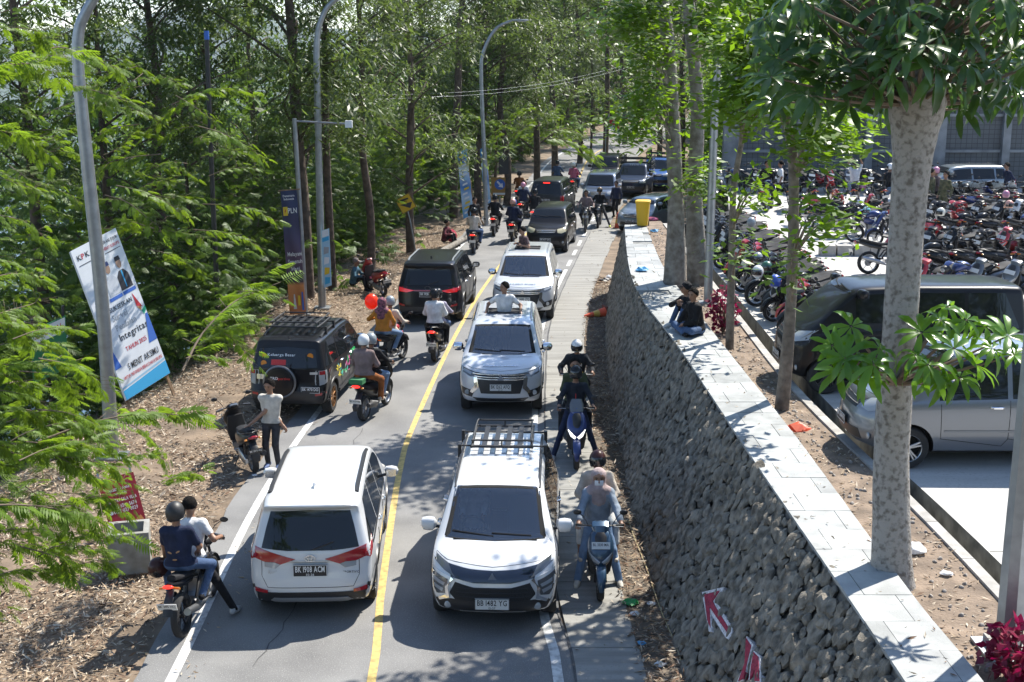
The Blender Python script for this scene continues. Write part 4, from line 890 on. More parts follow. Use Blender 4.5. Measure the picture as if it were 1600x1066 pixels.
def car_mpv(name, label, paint, plate, white_plate=False, p=None, lamp=M_lens, brake=False, cat='car', rails=False, bars=2, grille_m=None, mirror_m=None, rm=None):
    p = p or spec(4.14, 1.66, 1.69, 2.655, .72, 2.75, 3.4, 1.08, .98, [(.2, .08), (.42, 0), (.62, 0), (.72, .05), (1.05, .07), (1.6, .32), (1.9, .4)], [(.2, .12), (.36, .03), (.52, 0), (.7, .02), (.85, .08), (1.05, .2)], [(0, 1.05), (4.14, .95)], -.06, tum=.2, kf=.24, wr_=.305)
    c = Car(name, label, paint, p, cat=cat); L, H = p['L'], p['H']; W2 = p['W'] / 2; zc = float(c.top(L - .95)); zt = H - .1; L2 = L / 2
    zh = float(c.top(L - .2)); zw = p.get('zw', zc + .06)
    c.patch('windscreen', ws_poly(c, zw, H - .11, W2 - .17, W2 - .27), 'F', M_glass); wipers(c, zw + .02)
    c.patch('grille', [(-.4, zh - .03), (-.34, zh - .17), (.34, zh - .17), (.4, zh - .03), (0, zh - .01)], 'F', grille_m or M_blk, .008)
    for k in range(bars): c.line('grille_bar', [(-.36, zh - .07 - .05 * k), (.36, zh - .07 - .05 * k)], 'F', .011, M_chr, off=.014)
    q = [(.43, zh - .02), (.62, zh + .02), (W2 - .03, zh + .05), (W2 - .02, zh - .1), (.6, zh - .17), (.46, zh - .14)]
    for s_ in (q, mir(q)): c.patch('headlight', s_, 'F', lamp, .01)
    c.patch('headlight', [(L2 - .5, zh + .06), (L2 - .2, zh - .12), (L2 - .1, zh - .1), (L2 - .14, zh + .02)], 'S', lamp, .006, True)
    c.patch('lower_intake', [(-.5, .52), (.5, .52), (.55, .38), (-.55, .38)], 'F', M_blk, .008)
    for s_ in (1, -1):
        h, d = c.ray('F', s_ * .66, .45); MB().lathe([(.05, 0), (.05, .02), (.03, .028), (.01, .028)], 14, 'X', (h.x, s_ * .66, .45)).obj('fog_light', M_lens, c.root)
    c.plate('F', 0, .56, plate, white_plate, w=.42, h=.13)
    c.patch('rear_window', [(-W2 + .2, 1.1), (W2 - .2, 1.1), (W2 - .27, zt - .08), (-W2 + .27, zt - .08)], 'R', M_glass)
    for s_ in ([(W2 - .2, 1.04), (W2 - .04, 1.04), (W2 - .04, .74), (W2 - .16, .72)],):
        for t_ in (s_, mir(s_)): c.patch('tail_light', t_, 'R', M_brake if brake == 2 else M_redl, .01)
    c.patch('tail_light', [(-L2 + .1, .74), (-L2 + .24, .78), (-L2 + .3, 1.04), (-L2 + .14, 1.04)], 'S', M_redl, .008, True)
    if brake: c.patch('brake_light', [(-.16, zt - .055), (.16, zt - .055), (.16, zt - .005), (-.16, zt - .005)], 'R', M_brake, .02)
    c.plate('R', 0, .82, plate, white_plate, w=.42, h=.13)
    xa = p.get('xa', L2 - 1.12); c.sides(std_windows(c, xa, .26, -L2 + .25, splits=(xa - .98, xa - 1.9)), [[(xa - .02, .95), (xa - .04, .45), (xa - .9, .34), (xa - .98, .45), (xa - .98, 1.0)], [(xa - .98, .45), (xa - 1.6, .36), (xa - 1.8, .6), (xa - 1.92, .95)]])
    c.handles([(xa - .8, .9), (xa - 1.7, .92)], M_chr); c.mirrors(xa - .1, zc + .06, mirror_m or paint); c.line('side_moulding', [(xa - .08, .56), (xa - 1.72, .56)], 'S', .014, paint, True, .01)
    c.line('bonnet_seam', [(-W2 + .1, zh + .07), (-.5, zh + .01), (0, zh), (.5, zh + .01), (W2 - .1, zh + .07)], 'F', .004)
    if rails: c.rails(-1.5, .3, W2 - .25, rm or M_silver, .04, .02)
    return c
# ================================================================= TRAFFIC
def at_front(c, px, py, z, deg):           # bumper foot at that pixel; deg = heading
    p = G(px, py, z); d = Vector((math.cos(R(deg)), math.sin(R(deg)), 0)); return c.put(Vector((p.x, p.y, 0)) - d * c.p['L'] / 2, R(deg))
def at_rear(c, px, py, z, deg):
    p = G(px, py, z); d = Vector((math.cos(R(deg)), math.sin(R(deg)), 0)); return c.put(Vector((p.x, p.y, 0)) + d * c.p['L'] / 2, R(deg))
at_rear(car_rush(), 486, 942, .32, 92.5)
xp = at_front(car_xpander(), 769, 962, .3, -92.3)
pj1 = at_front(car_pajero('suv', 'pearl white SUV with a boy in a white shirt standing in its sunroof', 'BK 1262 AFQ', True), 782, 632, .33, -91.5)
pj2 = at_front(car_pajero('suv', 'white SUV third in the right lane, child in dark shirt leaning from its sunroof', 'BK 1485 ZQ', False), 816, 488, .33, -94)
at_rear(car_terios(), 448, 632, .34, 84)
at_rear(car_fortuner(), 668, 492, .34, 85)
OLD_P = lambda **k: spec(4.4, 1.7, 1.8, 2.65, .75, 2.85, 3.45, 1.12, 1.02, [(.2, .06), (.42, 0), (.62, 0), (1.05, .04), (1.7, .2), (1.9, .25)], [(.2, .08), (.36, .02), (.52, 0), (.8, .01), (.95, .05), (1.05, .1)], [(0, 1.08), (4.4, 1.0)], -.05, tum=.15, kf=.15, **k)
M_foglens = mat('yellowed_lens', (.42, .38, .24), .2, coat=1)
at_front(car_mpv('minivan', 'black minivan with yellowed headlights coming down the right lane', M_black_p, 'BK 1077 QO', lamp=M_foglens), 852, 386, .28, -99)
at_rear(car_mpv('minivan', 'dark grey minivan braking with its roof brake light lit, left lane', M_dkgrey_p, 'BK 1352 FJ', p=spec(4.58, 1.77, 1.75, 2.75, .85, 3.05, 3.7, 1.08, .98, REAR_SUV, FRONT_SUV, [(0, 1.06), (4.58, .96)], -.06, tum=.22), brake=1), 852, 331, .28, 79)
at_front(car_mpv('minivan', 'blue silver van with big chrome grille waiting in the far queue', M_blueg_p, 'BK 1621 GL', p=OLD_P(), bars=3, mirror_m=M_silver), 934, 322, .3, -100)
at_front(car_mpv('minivan', 'dark van half hidden at the tail of the far queue under branches', M_black_p, 'BK 1190 HC', p=OLD_P()), 942, 287, .3, -101)
def pickup(label, m, name='pickup_truck'):
    p = spec(4.6, 1.7, 1.75, 2.75, .75, 3.1, 3.65, 1.12, 1.02, [(.2, .04), (.5, 0), (1.0, .02), (1.9, .05)], [(.2, .08), (.4, .02), (.6, 0), (.9, .03), (1.05, .1)], [(0, .98), (4.6, 1.0)], tum=.16, kf=.14, wr_=.33)
    p['top'] = [(0, .98), (2.05, .98), (2.15, 1.6), (2.3, 1.72), (2.9, 1.74), (3.1, 1.66), (3.7, 1.12), (4.3, 1.03), (4.6, .9)]
    c = Car(name, label, m, p, cat='truck'); c.patch('windscreen', ws_poly(c, 1.17, 1.62, .66, .58), 'F', M_glass)
    for q in ([(.45, .96), (.78, .98), (.78, .8), (.48, .8)],):
        for s_ in (q, mir(q)): c.patch('headlight', s_, 'F', M_lens, .01)
    c.patch('grille', [(-.42, .95), (-.4, .8), (.4, .8), (.42, .95)], 'F', M_blk, .01); c.line('grille_bar', [(-.4, .88), (.4, .88)], 'F', .015, M_chr, off=.015); c.plate('F', 0, .58, 'BK 8321 XA', w=.4, h=.13)
    c.patch('bumper', [(-.82, .62), (-.82, .45), (.82, .45), (.82, .62)], 'F', M_blk, .03); c.patch('side_window', [(.1, 1.02), (1.05, 1.05), (.65, 1.5), (.12, 1.55)], 'S', M_glass, .005, True); c.mirrors(1.0, 1.2, M_blk)
    for sg in (1, -1):
        for z in (1.2, 1.45, 1.7, 1.95): MB().box((-1.25, sg * .84, z), (2.05, .03, .14)).obj('bed_slat', M_blk, c.root, False)
        for x in (-2.25, -1.25, -.25): MB().box((x, sg * .81, 1.48), (.06, .05, 1.08)).obj('bed_post', M_blk, c.root, False)
    for z in (1.2, 1.45, 1.7, 1.95): MB().box((-.26, 0, z), (.03, 1.6, .14)).obj('bed_slat', M_blk, c.root, False)
    X = Vector((0, 1, 0)); Z = Vector((0, 0, 1)); h, d = c.ray('F', 0, 1.66); text('SUKRON', .12, M_pw, c.root, Matrix.Translation((h.x + .02, 0, 1.66)) @ Matrix((X, Z, X.cross(Z))).transposed().to_4x4(), 'windscreen_lettering', bold=.03)
    return c
at_front(pickup('black pickup truck with high slatted bed in the far queue', M_navy_p), 985, 301, .3, -102)
at_front(pickup('blue truck partly hidden behind the pale trunk at the far queue', M_blue_p), 1022, 290, .3, -104)
HATCH = spec(4.0, 1.69, 1.5, 2.55, .8, 2.65, 3.3, 1.0, .88, [(.2, .06), (.45, 0), (.7, .02), (1.0, .1), (1.45, .6), (1.6, .65)], [(.2, .12), (.4, .02), (.6, 0), (.75, .05), (.95, .2)], [(0, 1.0), (4, .92)], -.1, tum=.24, kf=.24, wr_=.3)
at_front(car_mpv('hatchback_car', 'silver hatchback turning in at the car park mouth behind the yellow bin', paint_mat('light_silver', (.22, .25, .27), .6), 'BK 1710 LM', p=HATCH), 984, 357, .25, -122)
# ---- cars in the raised car park
av = car_mpv('minivan', 'grey silver minivan parked nose to the drain beside the big blotched trunk', M_silver_p, 'BK 1568 KR', mirror_m=M_chr); av.put((4.82 + 2.07, 17.95, ZL), R(180))
APV = spec(4.2, 1.66, 1.86, 2.62, .66, 3.1, 3.78, 1.22, 1.08, [(.2, .05), (.45, 0), (.7, .01), (1.1, .04), (1.75, .14), (2, .2)], [(.2, .1), (.4, .02), (.6, 0), (.85, .02), (1.05, .1)], [(0, 1.12), (4.2, 1.05)], -.04, tum=.16, kf=.2, wr_=.31, rim=M_blk)
ap = car_mpv('van', 'black van parked behind the grey silver minivan, red seats inside', M_black_p, 'BK 1322 DW', p=APV, mirror_m=M_black_p); ap.put((4.68 + 2.1, 22.05, ZL), R(182))
car_mpv('hatchback_car', 'silver hatchback by the back wall behind the parked motorbikes', paint_mat('light_silver', (.22, .25, .27), .6), 'BK 1450 CC', p=HATCH).put((17.6, 50.3, ZL), R(185))
# ================================================================= MOTORBIKES (local +X forward)
def bike_wheel(root, x, r, w, m_rim, spokes=5, z=None):
    t = MB().lathe([(r * .74, -w * .8), (r * .88, -w), (r * .97, -w * .7), (r, 0), (r * .97, w * .7), (r * .88, w), (r * .74, w * .8)], 20, 'Y', closed=True)
    o = t.obj('wheel', M_rub, root); o.location = (x, 0, r)
    b = MB(); b.lathe([(r * .75, -w * .8), (r * .7, -w * .5), (r * .7, w * .5), (r * .75, w * .8)], 18, 'Y', closed=True)
    for k in range(spokes):
        a = 2 * PI * k / spokes; b.sweep([(.02 * math.cos(a), 0, .02 * math.sin(a)), (r * .72 * math.cos(a + .25), 0, r * .72 * math.sin(a + .25))], .012 if spokes < 9 else .005, .01 if spokes < 9 else .005, 5)
    b.lathe([(.045, -.05), (.045, .05)], 10, 'Y'); b.obj('rim', m_rim, o)
    d = MB(); d.lathe([(.095, .035), (.095, .04)], 14, 'Y'); d.obj('brake_disc', M_rim, o)
def arc(cx, cz, r, a0, a1, n=8): return [(cx + r * math.cos(R(a0 + (a1 - a0) * i / n)), 0, cz + r * math.sin(R(a0 + (a1 - a0) * i / n))) for i in range(n + 1)]
def bmirror(root, x, z, m=M_blk, spread=.3, h=.2):
    for sg in (1, -1):
        b = MB(); b.sweep(cr([(x, sg * .17, z), (x + .01, sg * .23, z + h * .6), (x + .02, sg * spread, z + h)], 3), .006, .006, 5); o = b.obj('mirror', M_blk, root)
        b = MB(); b.ell((x + .02, sg * (spread + .03), z + h + .01), (.018, .062, .04), 10, 6); b.obj('mirror_housing', m, o)
def bplate(root, x, z, txt, tilt, front=False, white=True, w=.26, h=.1):
    nx = 1 if front else -1; M = Matrix.Translation((x, 0, z)) @ Matrix.Rotation(tilt, 4, 'Y')
    b = MB(); b.box((0, 0, 0), (.008, w, h)); o = b.obj('number_plate', M_plw if white else M_plb, root, False); o.matrix_local = M
    if txt:
        X = Vector((0, nx, 0)); Z = Vector((0, 0, 1)); text(txt, h * .55, M_ink if white else M_pw, o, Matrix.Translation((nx * .0055, 0, h * .1)) @ Matrix((X, Z, X.cross(Z))).transposed().to_4x4(), 'plate_lettering', width=w * .85)
def lit_red(root, c, r, on, name='tail_light'): b = MB(); b.ell(c, r, 10, 6); return b.obj(name, M_brake if on else M_redl, root)
def scooter(label, m, m2=None, plate='', big=False, lit=False, front_plate=None, group=None, stand=False, white=True, rim=None, name='scooter', headlit=False, rack_box=False):
    t = thing(name, label, 'scooter', group=group); m2 = m2 or M_blk; k = 1.08 if big else 1.0; rim = rim or M_rim
    r = .26 * k; xf, xr = .64 * k, -.60 * k
    bike_wheel(t, xf, r, .05 * k, rim); bike_wheel(t, xr, r, .06 * k, rim)
    b = MB()
    for sg in (1, -1): b.sweep([(xf, sg * .075, r), (.5 * k, sg * .065, .62 * k)], .02, .02, 7)
    b.obj('front_fork', M_blk, t)
    MB().sweep(arc(xf, r, r + .035, -5, 150, 9), [.03, .055, .065, .07, .07, .07, .065, .06, .05, .03], .02, 8, 2.4).obj('front_fender', m, t)
    MB().sweep(cr([(.64 * k, 0, .5 * k), (.66 * k, 0, .62 * k), (.60 * k, 0, .78 * k), (.5 * k, 0, .93 * k), (.46 * k, 0, .98 * k)], 3), [.05, .08, .11, .14, .165, .18, .185, .18, .165, .15, .13, .12, .1], [.04, .05, .06, .07, .07, .07, .065, .06, .055, .05, .045, .04, .03], 14, 2.3).obj('front_apron', m, t)
    MB().sweep([(.47 * k, 0, .36), (.45 * k, 0, .6), (.42 * k, 0, .86 * k)], [.15, .19, .15], .035, 12, 3).obj('leg_shield', m2, t)
    for sg in (1, -1):
        b = MB(); b.sweep([(.728 * k, sg * .025, .585 * k), (.712 * k, sg * .09, .63 * k), (.655 * k, sg * .155, .72 * k)], [.026, .034, .012], [.02, .024, .014], 8, side=(0, 0, 1)); b.obj('headlight', M_lens if not headlit else mat('lit_headlight', (1, 1, .95), .1, emit=1.0), t)
    MB().sweep([(.69 * k, 0, .70 * k), (.655 * k, 0, .8 * k), (.585 * k, 0, .93 * k), (.545 * k, 0, .98 * k)], [.02, .07, .085, .05], [.01, .016, .016, .01], 8, 3).obj('apron_panel', M_blk, t)
    MB().sweep([(.5 * k, 0, .95 * k), (.46 * k, 0, 1.02 * k), (.38 * k, 0, 1.06 * k), (.33 * k, 0, 1.04 * k)], [.09, .13, .13, .08], [.04, .055, .04, .02], 12, 2.4).obj('handlebar_cover', m, t)
    MB().sweep([(.40 * k, 0, 1.085 * k), (.33 * k, 0, 1.065 * k)], [.08, .075], .015, 10, 3).obj('instrument_panel', M_lampdark, t)
    hz = 1.02 * k; b = MB(); b.sweep(cr([(.34, -.33, hz), (.41, -.16, hz + .01), (.42, 0, hz + .01), (.41, .16, hz + .01), (.34, .33, hz)], 3), .013, .013, 6, side=(0, 0, 1)); hb = b.obj('handlebar', M_blk, t)
    for sg in (1, -1):
        b = MB(); b.sweep([(.39, sg * .22, hz + .004), (.335, sg * .345, hz - .002)], .019, .019, 8, side=(0, 0, 1)); b.obj('grip', M_rub, hb)
        b = MB(); b.sweep([(.44, sg * .2, hz + .01), (.42, sg * .33, hz)], .006, .006, 5, side=(0, 0, 1)); b.obj('brake_lever', M_rim, hb)
    bmirror(t, .41, hz + .01)
    MB().sweep([(.47, 0, .34), (.3, 0, .31), (.02, 0, .31), (-.1, 0, .36)], [.13, .16, .16, .13], [.03, .035, .04, .05], 10, 4).obj('floorboard', M_blk, t)
    MB().sweep(cr([(.02, 0, .46), (-.15, 0, .57), (-.45, 0, .66), (-.75, 0, .73), (-.97 * k, 0, .8 * k)], 3), [.11, .13, .15, .165, .17, .175, .175, .17, .16, .145, .12, .09, .06], [.13, .16, .17, .175, .17, .16, .145, .13, .115, .1, .085, .065, .04], 14, 2.5).obj('rear_body', m, t)
    st = MB().sweep(cr([(.04, 0, .7 * k), (-.15, 0, .755 * k), (-.4, 0, .775 * k), (-.6, 0, .83 * k), (-.84, 0, .87 * k)], 3), [.05, .08, .1, .125, .135, .14, .14, .14, .14, .135, .125, .11, .08], [.02, .04, .045, .05, .05, .05, .05, .05, .05, .05, .045, .04, .02], 12, 2.6).obj('seat', mat('bike_seat', (.022, .022, .024), .75, bump=.2, bscale=120, spec=.25), t)
    b = MB(); b.sweep([(-.66, -.13, .8 * k), (-.9, -.12, .87 * k), (-.98, 0, .88 * k), (-.9, .12, .87 * k), (-.66, .13, .8 * k)], .014, .014, 6, side=(0, 0, 1)); b.obj('grab_rail', M_blk, t)
    lit_red(t, (-.985 * k, 0, .785 * k), (.035, .1, .032), lit)
    for sg in (1, -1): b = MB(); b.ell((-.95 * k, sg * .13, .75 * k), (.03, .035, .022), 8, 5); b.obj('turn_signal', M_amb, t)
    MB().sweep([(-.82, 0, .68), (-.98, 0, .56), (-1.04 * k, 0, .42), (-1.03 * k, 0, .33)], [.07, .065, .07, .055], .012, 8, 3).obj('rear_fender', M_blk, t)
    if plate is not None: bplate(t, -1.045 * k, .54, plate, -.3, white=white)
    if front_plate is not None: bplate(t, .675 * k, .83 * k, front_plate, -.5, True, white)
    MB().sweep([(-.02, .09, .3), (-.3, .12, .29), (-.6 * k, .13, .28), (-.7 * k, .13, .27)], [.05, .06, .05, .03], [.07, .09, .09, .05], 10, 3).obj('engine_case', M_rim, t)
    MB().sweep([(0, -.1, .26), (-.25, -.15, .27), (-.4, -.17, .31), (-.75, -.18, .38), (-.85, -.18, .4)], [.02, .025, .06, .065, .045], None, 10).obj('exhaust', M_blk, t)
    MB().sweep([(-.55 * k, .1, .33), (-.6, .09, .62)], .03, .03, 8).obj('rear_shock', M_skinr if False else M_blk, t)
    for sg in (1, -1): MB().sweep([(-.12, sg * .12, .36), (-.1, sg * .22, .35)], .014, .01, 6).obj('foot_peg', M_rim, t)
    if big: MB().sweep([(.52 * k, 0, 1.0 * k), (.45 * k, 0, 1.12 * k), (.40 * k, 0, 1.2 * k)], [.12, .13, .09], .006, 10, 3).obj('windscreen', M_lampdark, t)
    if rack_box: MB().box((-.98, 0, .95), (.2, .3, .1)).obj('luggage_roll', mat('green_bag', (.03, .16, .06), .8), t)
    if stand: MB().sweep([(-.05, .1, .28), (-.1, .26, .02)], .012, .012, 6).obj('side_stand', M_blk, t)
    return t
def motorcycle(label, m, plate='', lit=False, front_plate=None, group=None, trail=False, rim=None, name='motorcycle', white=True, sport=False):
    t = thing(name, label, 'motorcycle', group=group); r = .305 if not trail else .33; xf, xr = .69, -.62; rim = rim or M_blk; up = .06 if trail else 0
    bike_wheel(t, xf, r, .048, rim, 5 if not trail else 14); bike_wheel(t, xr, r, .06, rim, 5 if not trail else 14)
    b = MB()
    for sg in (1, -1): b.sweep([(xf, sg * .085, r), (.48, sg * .08, .86 + up)], .022, .02, 8)
    b.obj('front_fork', mat('fork_metal', (.4, .34, .22), .3, metal=.8) if trail else M_blk, t)
    if trail: MB().sweep([(.98, 0, .72), (.8, 0, .8), (.55, 0, .82)], [.03, .06, .07], .012, 8, 3).obj('front_fender', m, t)
    else: MB().sweep(arc(xf, r, r + .03, 20, 150, 8), .062, .012, 8, 2.5).obj('front_fender', M_blk, t)
    MB().sweep(cr([(.36, 0, .8 + up), (.24, 0, .9 + up), (.05, 0, .92 + up), (-.1, 0, .84 + up), (-.2, 0, .78 + up)], 3), [.05, .1, .12, .135, .145, .15, .15, .14, .12, .1, .08, .07, .05], [.04, .07, .09, .1, .105, .105, .1, .095, .085, .07, .05, .04, .03], 14, 2.4).obj('fuel_tank', m, t)
    for sg in (1, -1):
        b = MB(); b.sweep([(.42, sg * .13, .74 + up), (.25, sg * .16, .72 + up), (.02, sg * .14, .66 + up)], [.02, .025, .01], [.06, .1, .05], 8, 3); b.obj('side_shroud', m, t)
    MB().sweep(cr([(-.08, 0, .8 + up), (-.3, 0, .79 + up), (-.55, 0, .84 + up), (-.85, 0, .92 + up)], 3), [.08, .11, .13, .135, .13, .125, .12, .11, .09, .06], .045, 12, 2.6).obj('seat', mat('bike_seat', (.022, .022, .024), .75, spec=.25), t)
    MB().sweep([(-.3, 0, .7 + up), (-.6, 0, .76 + up), (-.98, 0, .88 + up)], [.1, .1, .04], [.06, .06, .025], 10, 2.6).obj('tail_cowl', m if sport else M_blk, t)
    lit_red(t, (-1.0, 0, .865 + up), (.03, .075, .025), lit)
    for sg in (1, -1): MB().sweep([(-.92, sg * .04, .82 + up), (-.95, sg * .14, .82 + up)], .012, .016, 6).obj('turn_signal', M_amb, t)
    MB().sweep([(-.9, 0, .8 + up), (-1.06, 0, .66), (-1.12, 0, .5)], [.05, .06, .07], .01, 8, 3).obj('rear_fender', M_blk, t)
    if plate is not None: bplate(t, -1.10, .63, plate, -.35, white=white)
    if front_plate is not None: bplate(t, .73, .72, front_plate, -.3, True, white)
    hl = MB().sweep([(.7, 0, .86 + up), (.66, 0, .87 + up), (.56, 0, .88 + up), (.5, 0, .88 + up)], [.075, .095, .09, .05], [.07, .09, .085, .05], 12, 2.3).obj('headlight', M_blk, t)
    MB().ell((.70, 0, .862 + up), (.018, .07, .065), 12, 6).obj('headlight_lens', M_lens, hl)
    MB().sweep([(.62, 0, .96 + up), (.55, 0, 1.02 + up), (.48, 0, 1.04 + up)], [.07, .1, .08], .012, 10, 3).obj('fly_screen', m, t)
    hz = 1.06 + up; b = MB(); b.sweep(cr([(.28, -.37, hz - .02), (.38, -.2, hz), (.42, 0, hz - .02), (.38, .2, hz), (.28, .37, hz - .02)], 3), .013, .013, 6, side=(0, 0, 1)); hb = b.obj('handlebar', M_blk, t)
    for sg in (1, -1):
        b = MB(); b.sweep([(.345, sg * .26, hz - .008), (.275, sg * .385, hz - .022)], .02, .02, 8, side=(0, 0, 1)); b.obj('grip', M_rub, hb)
        b = MB(); b.sweep([(.42, sg * .2, hz), (.37, sg * .36, hz - .015)], .006, .006, 5, side=(0, 0, 1)); b.obj('brake_lever', M_rim, hb)
    bmirror(t, .37, hz, spread=.34)
    b = MB(); b.box((.12, 0, .46), (.36, .24, .26), M=None)
    for k in range(5): b.box((.2, 0, .58 + .026 * k), (.2, .22, .012))
    b.box((.05, 0, .34), (.5, .2, .1)); b.obj('engine', M_rim, t, False)
    b = MB()
    for sg in (1, -1): b.sweep([(.46, sg * .03, .86 + up), (.2, sg * .1, .72), (-.15, sg * .12, .62), (-.3, sg * .11, .42)], .022, .02, 7); b.sweep([(-.25, sg * .1, .42), (xr, sg * .1, r)], .025, .02, 7); b.sweep([(-.15, sg * .1, .68), (-.7, sg * .06, .82 + up)], .018, .016, 7)
    b.obj('frame', M_blk, t)
    MB().sweep([(.3, -.08, .4), (.25, -.12, .24), (-.2, -.14, .25), (-.4, -.16, .33), (-.85, -.17, .45)], [.02, .022, .024, .055, .05], None, 10).obj('exhaust', M_rim, t)
    MB().sweep([(-.3, 0, .72), (-.42, 0, .42)], .035, .035, 8).obj('rear_shock', M_blk, t)
    for sg in (1, -1): MB().sweep([(-.08, sg * .12, .34), (-.08, sg * .26, .34)], .014, .01, 6).obj('foot_peg', M_rim, t); MB().sweep([(-.4, sg * .12, .45), (-.4, sg * .24, .45)], .012, .01, 6).obj('foot_peg', M_rim, t)
    return t
def put(o, loc, rz, lean=0.0, pitch=0.0):
    o.location = loc; o.rotation_mode = 'ZYX' if False else 'XYZ'
    o.matrix_world = Matrix.Translation(loc) @ Matrix.Rotation(rz, 4, 'Z') @ Matrix.Rotation(lean, 4, 'X') @ Matrix.Rotation(pitch, 4, 'Y')
    return o
# ================================================================= PEOPLE: one continuous skin of smoothly joined limbs
def surface_nets(f, org, h):
    s = f < 0; nx, ny, nz = f.shape
    c = np.zeros((nx - 1, ny - 1, nz - 1), np.int8)
    for a in (0, 1):
        for b in (0, 1):
            for d in (0, 1): c += s[a:nx - 1 + a, b:ny - 1 + b, d:nz - 1 + d]
    act = (c > 0) & (c < 8); idx = -np.ones(act.shape, np.int64); I = np.argwhere(act); idx[act] = np.arange(len(I))
    acc = np.zeros((len(I), 3)); cnt = np.zeros(len(I))
    corners = [(a, b, d) for a in (0, 1) for b in (0, 1) for d in (0, 1)]
    for p in corners:
        for ax in range(3):
            if p[ax] == 0:
                q = list(p); q[ax] = 1
                f0 = f[I[:, 0] + p[0], I[:, 1] + p[1], I[:, 2] + p[2]]; f1 = f[I[:, 0] + q[0], I[:, 1] + q[1], I[:, 2] + q[2]]
                m = (f0 < 0) != (f1 < 0); t = np.where(m, f0 / np.where(m, f0 - f1, 1), 0)
                pt = np.tile(np.array(p, float), (len(I), 1)); pt[:, ax] = t
                acc[m] += pt[m]; cnt[m] += 1
    V = org + h * (I + acc / cnt[:, None]); Qs = []
    for ax in range(3):
        o1, o2 = [(1, 2), (2, 0), (0, 1)][ax]
        sl0 = [slice(None)] * 3; sl1 = [slice(None)] * 3; sl0[ax] = slice(0, -1); sl1[ax] = slice(1, None)
        e = np.argwhere(s[tuple(sl0)] != s[tuple(sl1)])
        e = e[(e[:, o1] > 0) & (e[:, o2] > 0) & (e[:, o1] < f.shape[o1] - 1) & (e[:, o2] < f.shape[o2] - 1)]
        flip = s[e[:, 0], e[:, 1], e[:, 2]]
        def at(d1, d2):
            k = e.copy(); k[:, o1] += d1; k[:, o2] += d2; return idx[k[:, 0], k[:, 1], k[:, 2]]
        q = np.stack([at(-1, -1), at(0, -1), at(0, 0), at(-1, 0)], 1); q[~flip] = q[~flip][:, ::-1]; Qs.append(q)
    Q = np.concatenate(Qs); return V, Q[(Q >= 0).all(1)]
def ik(A, B, l1, l2, pole):
    A, B, pole = Vector(A), Vector(B), Vector(pole); d = B - A; L = min(d.length, (l1 + l2) * .999); dn = d.normalized()
    a = (l1 * l1 - l2 * l2 + L * L) / (2 * L); h = math.sqrt(max(0, l1 * l1 - a * a)); q = pole - dn * pole.dot(dn)
    return A + dn * a + (q.normalized() * h if q.length > 1e-6 else Vector())
SKIN = mat('skin', (0.27, 0.145, 0.09), .5); HAIRM = mat('hair', (.01, .008, .007), .8, bump=.8, bscale=120, spec=.12); EYE = mat('eye_dark', (.01, .008, .008), .3); LIP = mat('lips', (.22, .08, .065), .5)
CLOTH = {}
def cloth(name, c, rough=.85):
    return mat('cloth_' + name, c, rough, vary=.22, vscale=7, bump=.9, bscale=13, spec=.2)
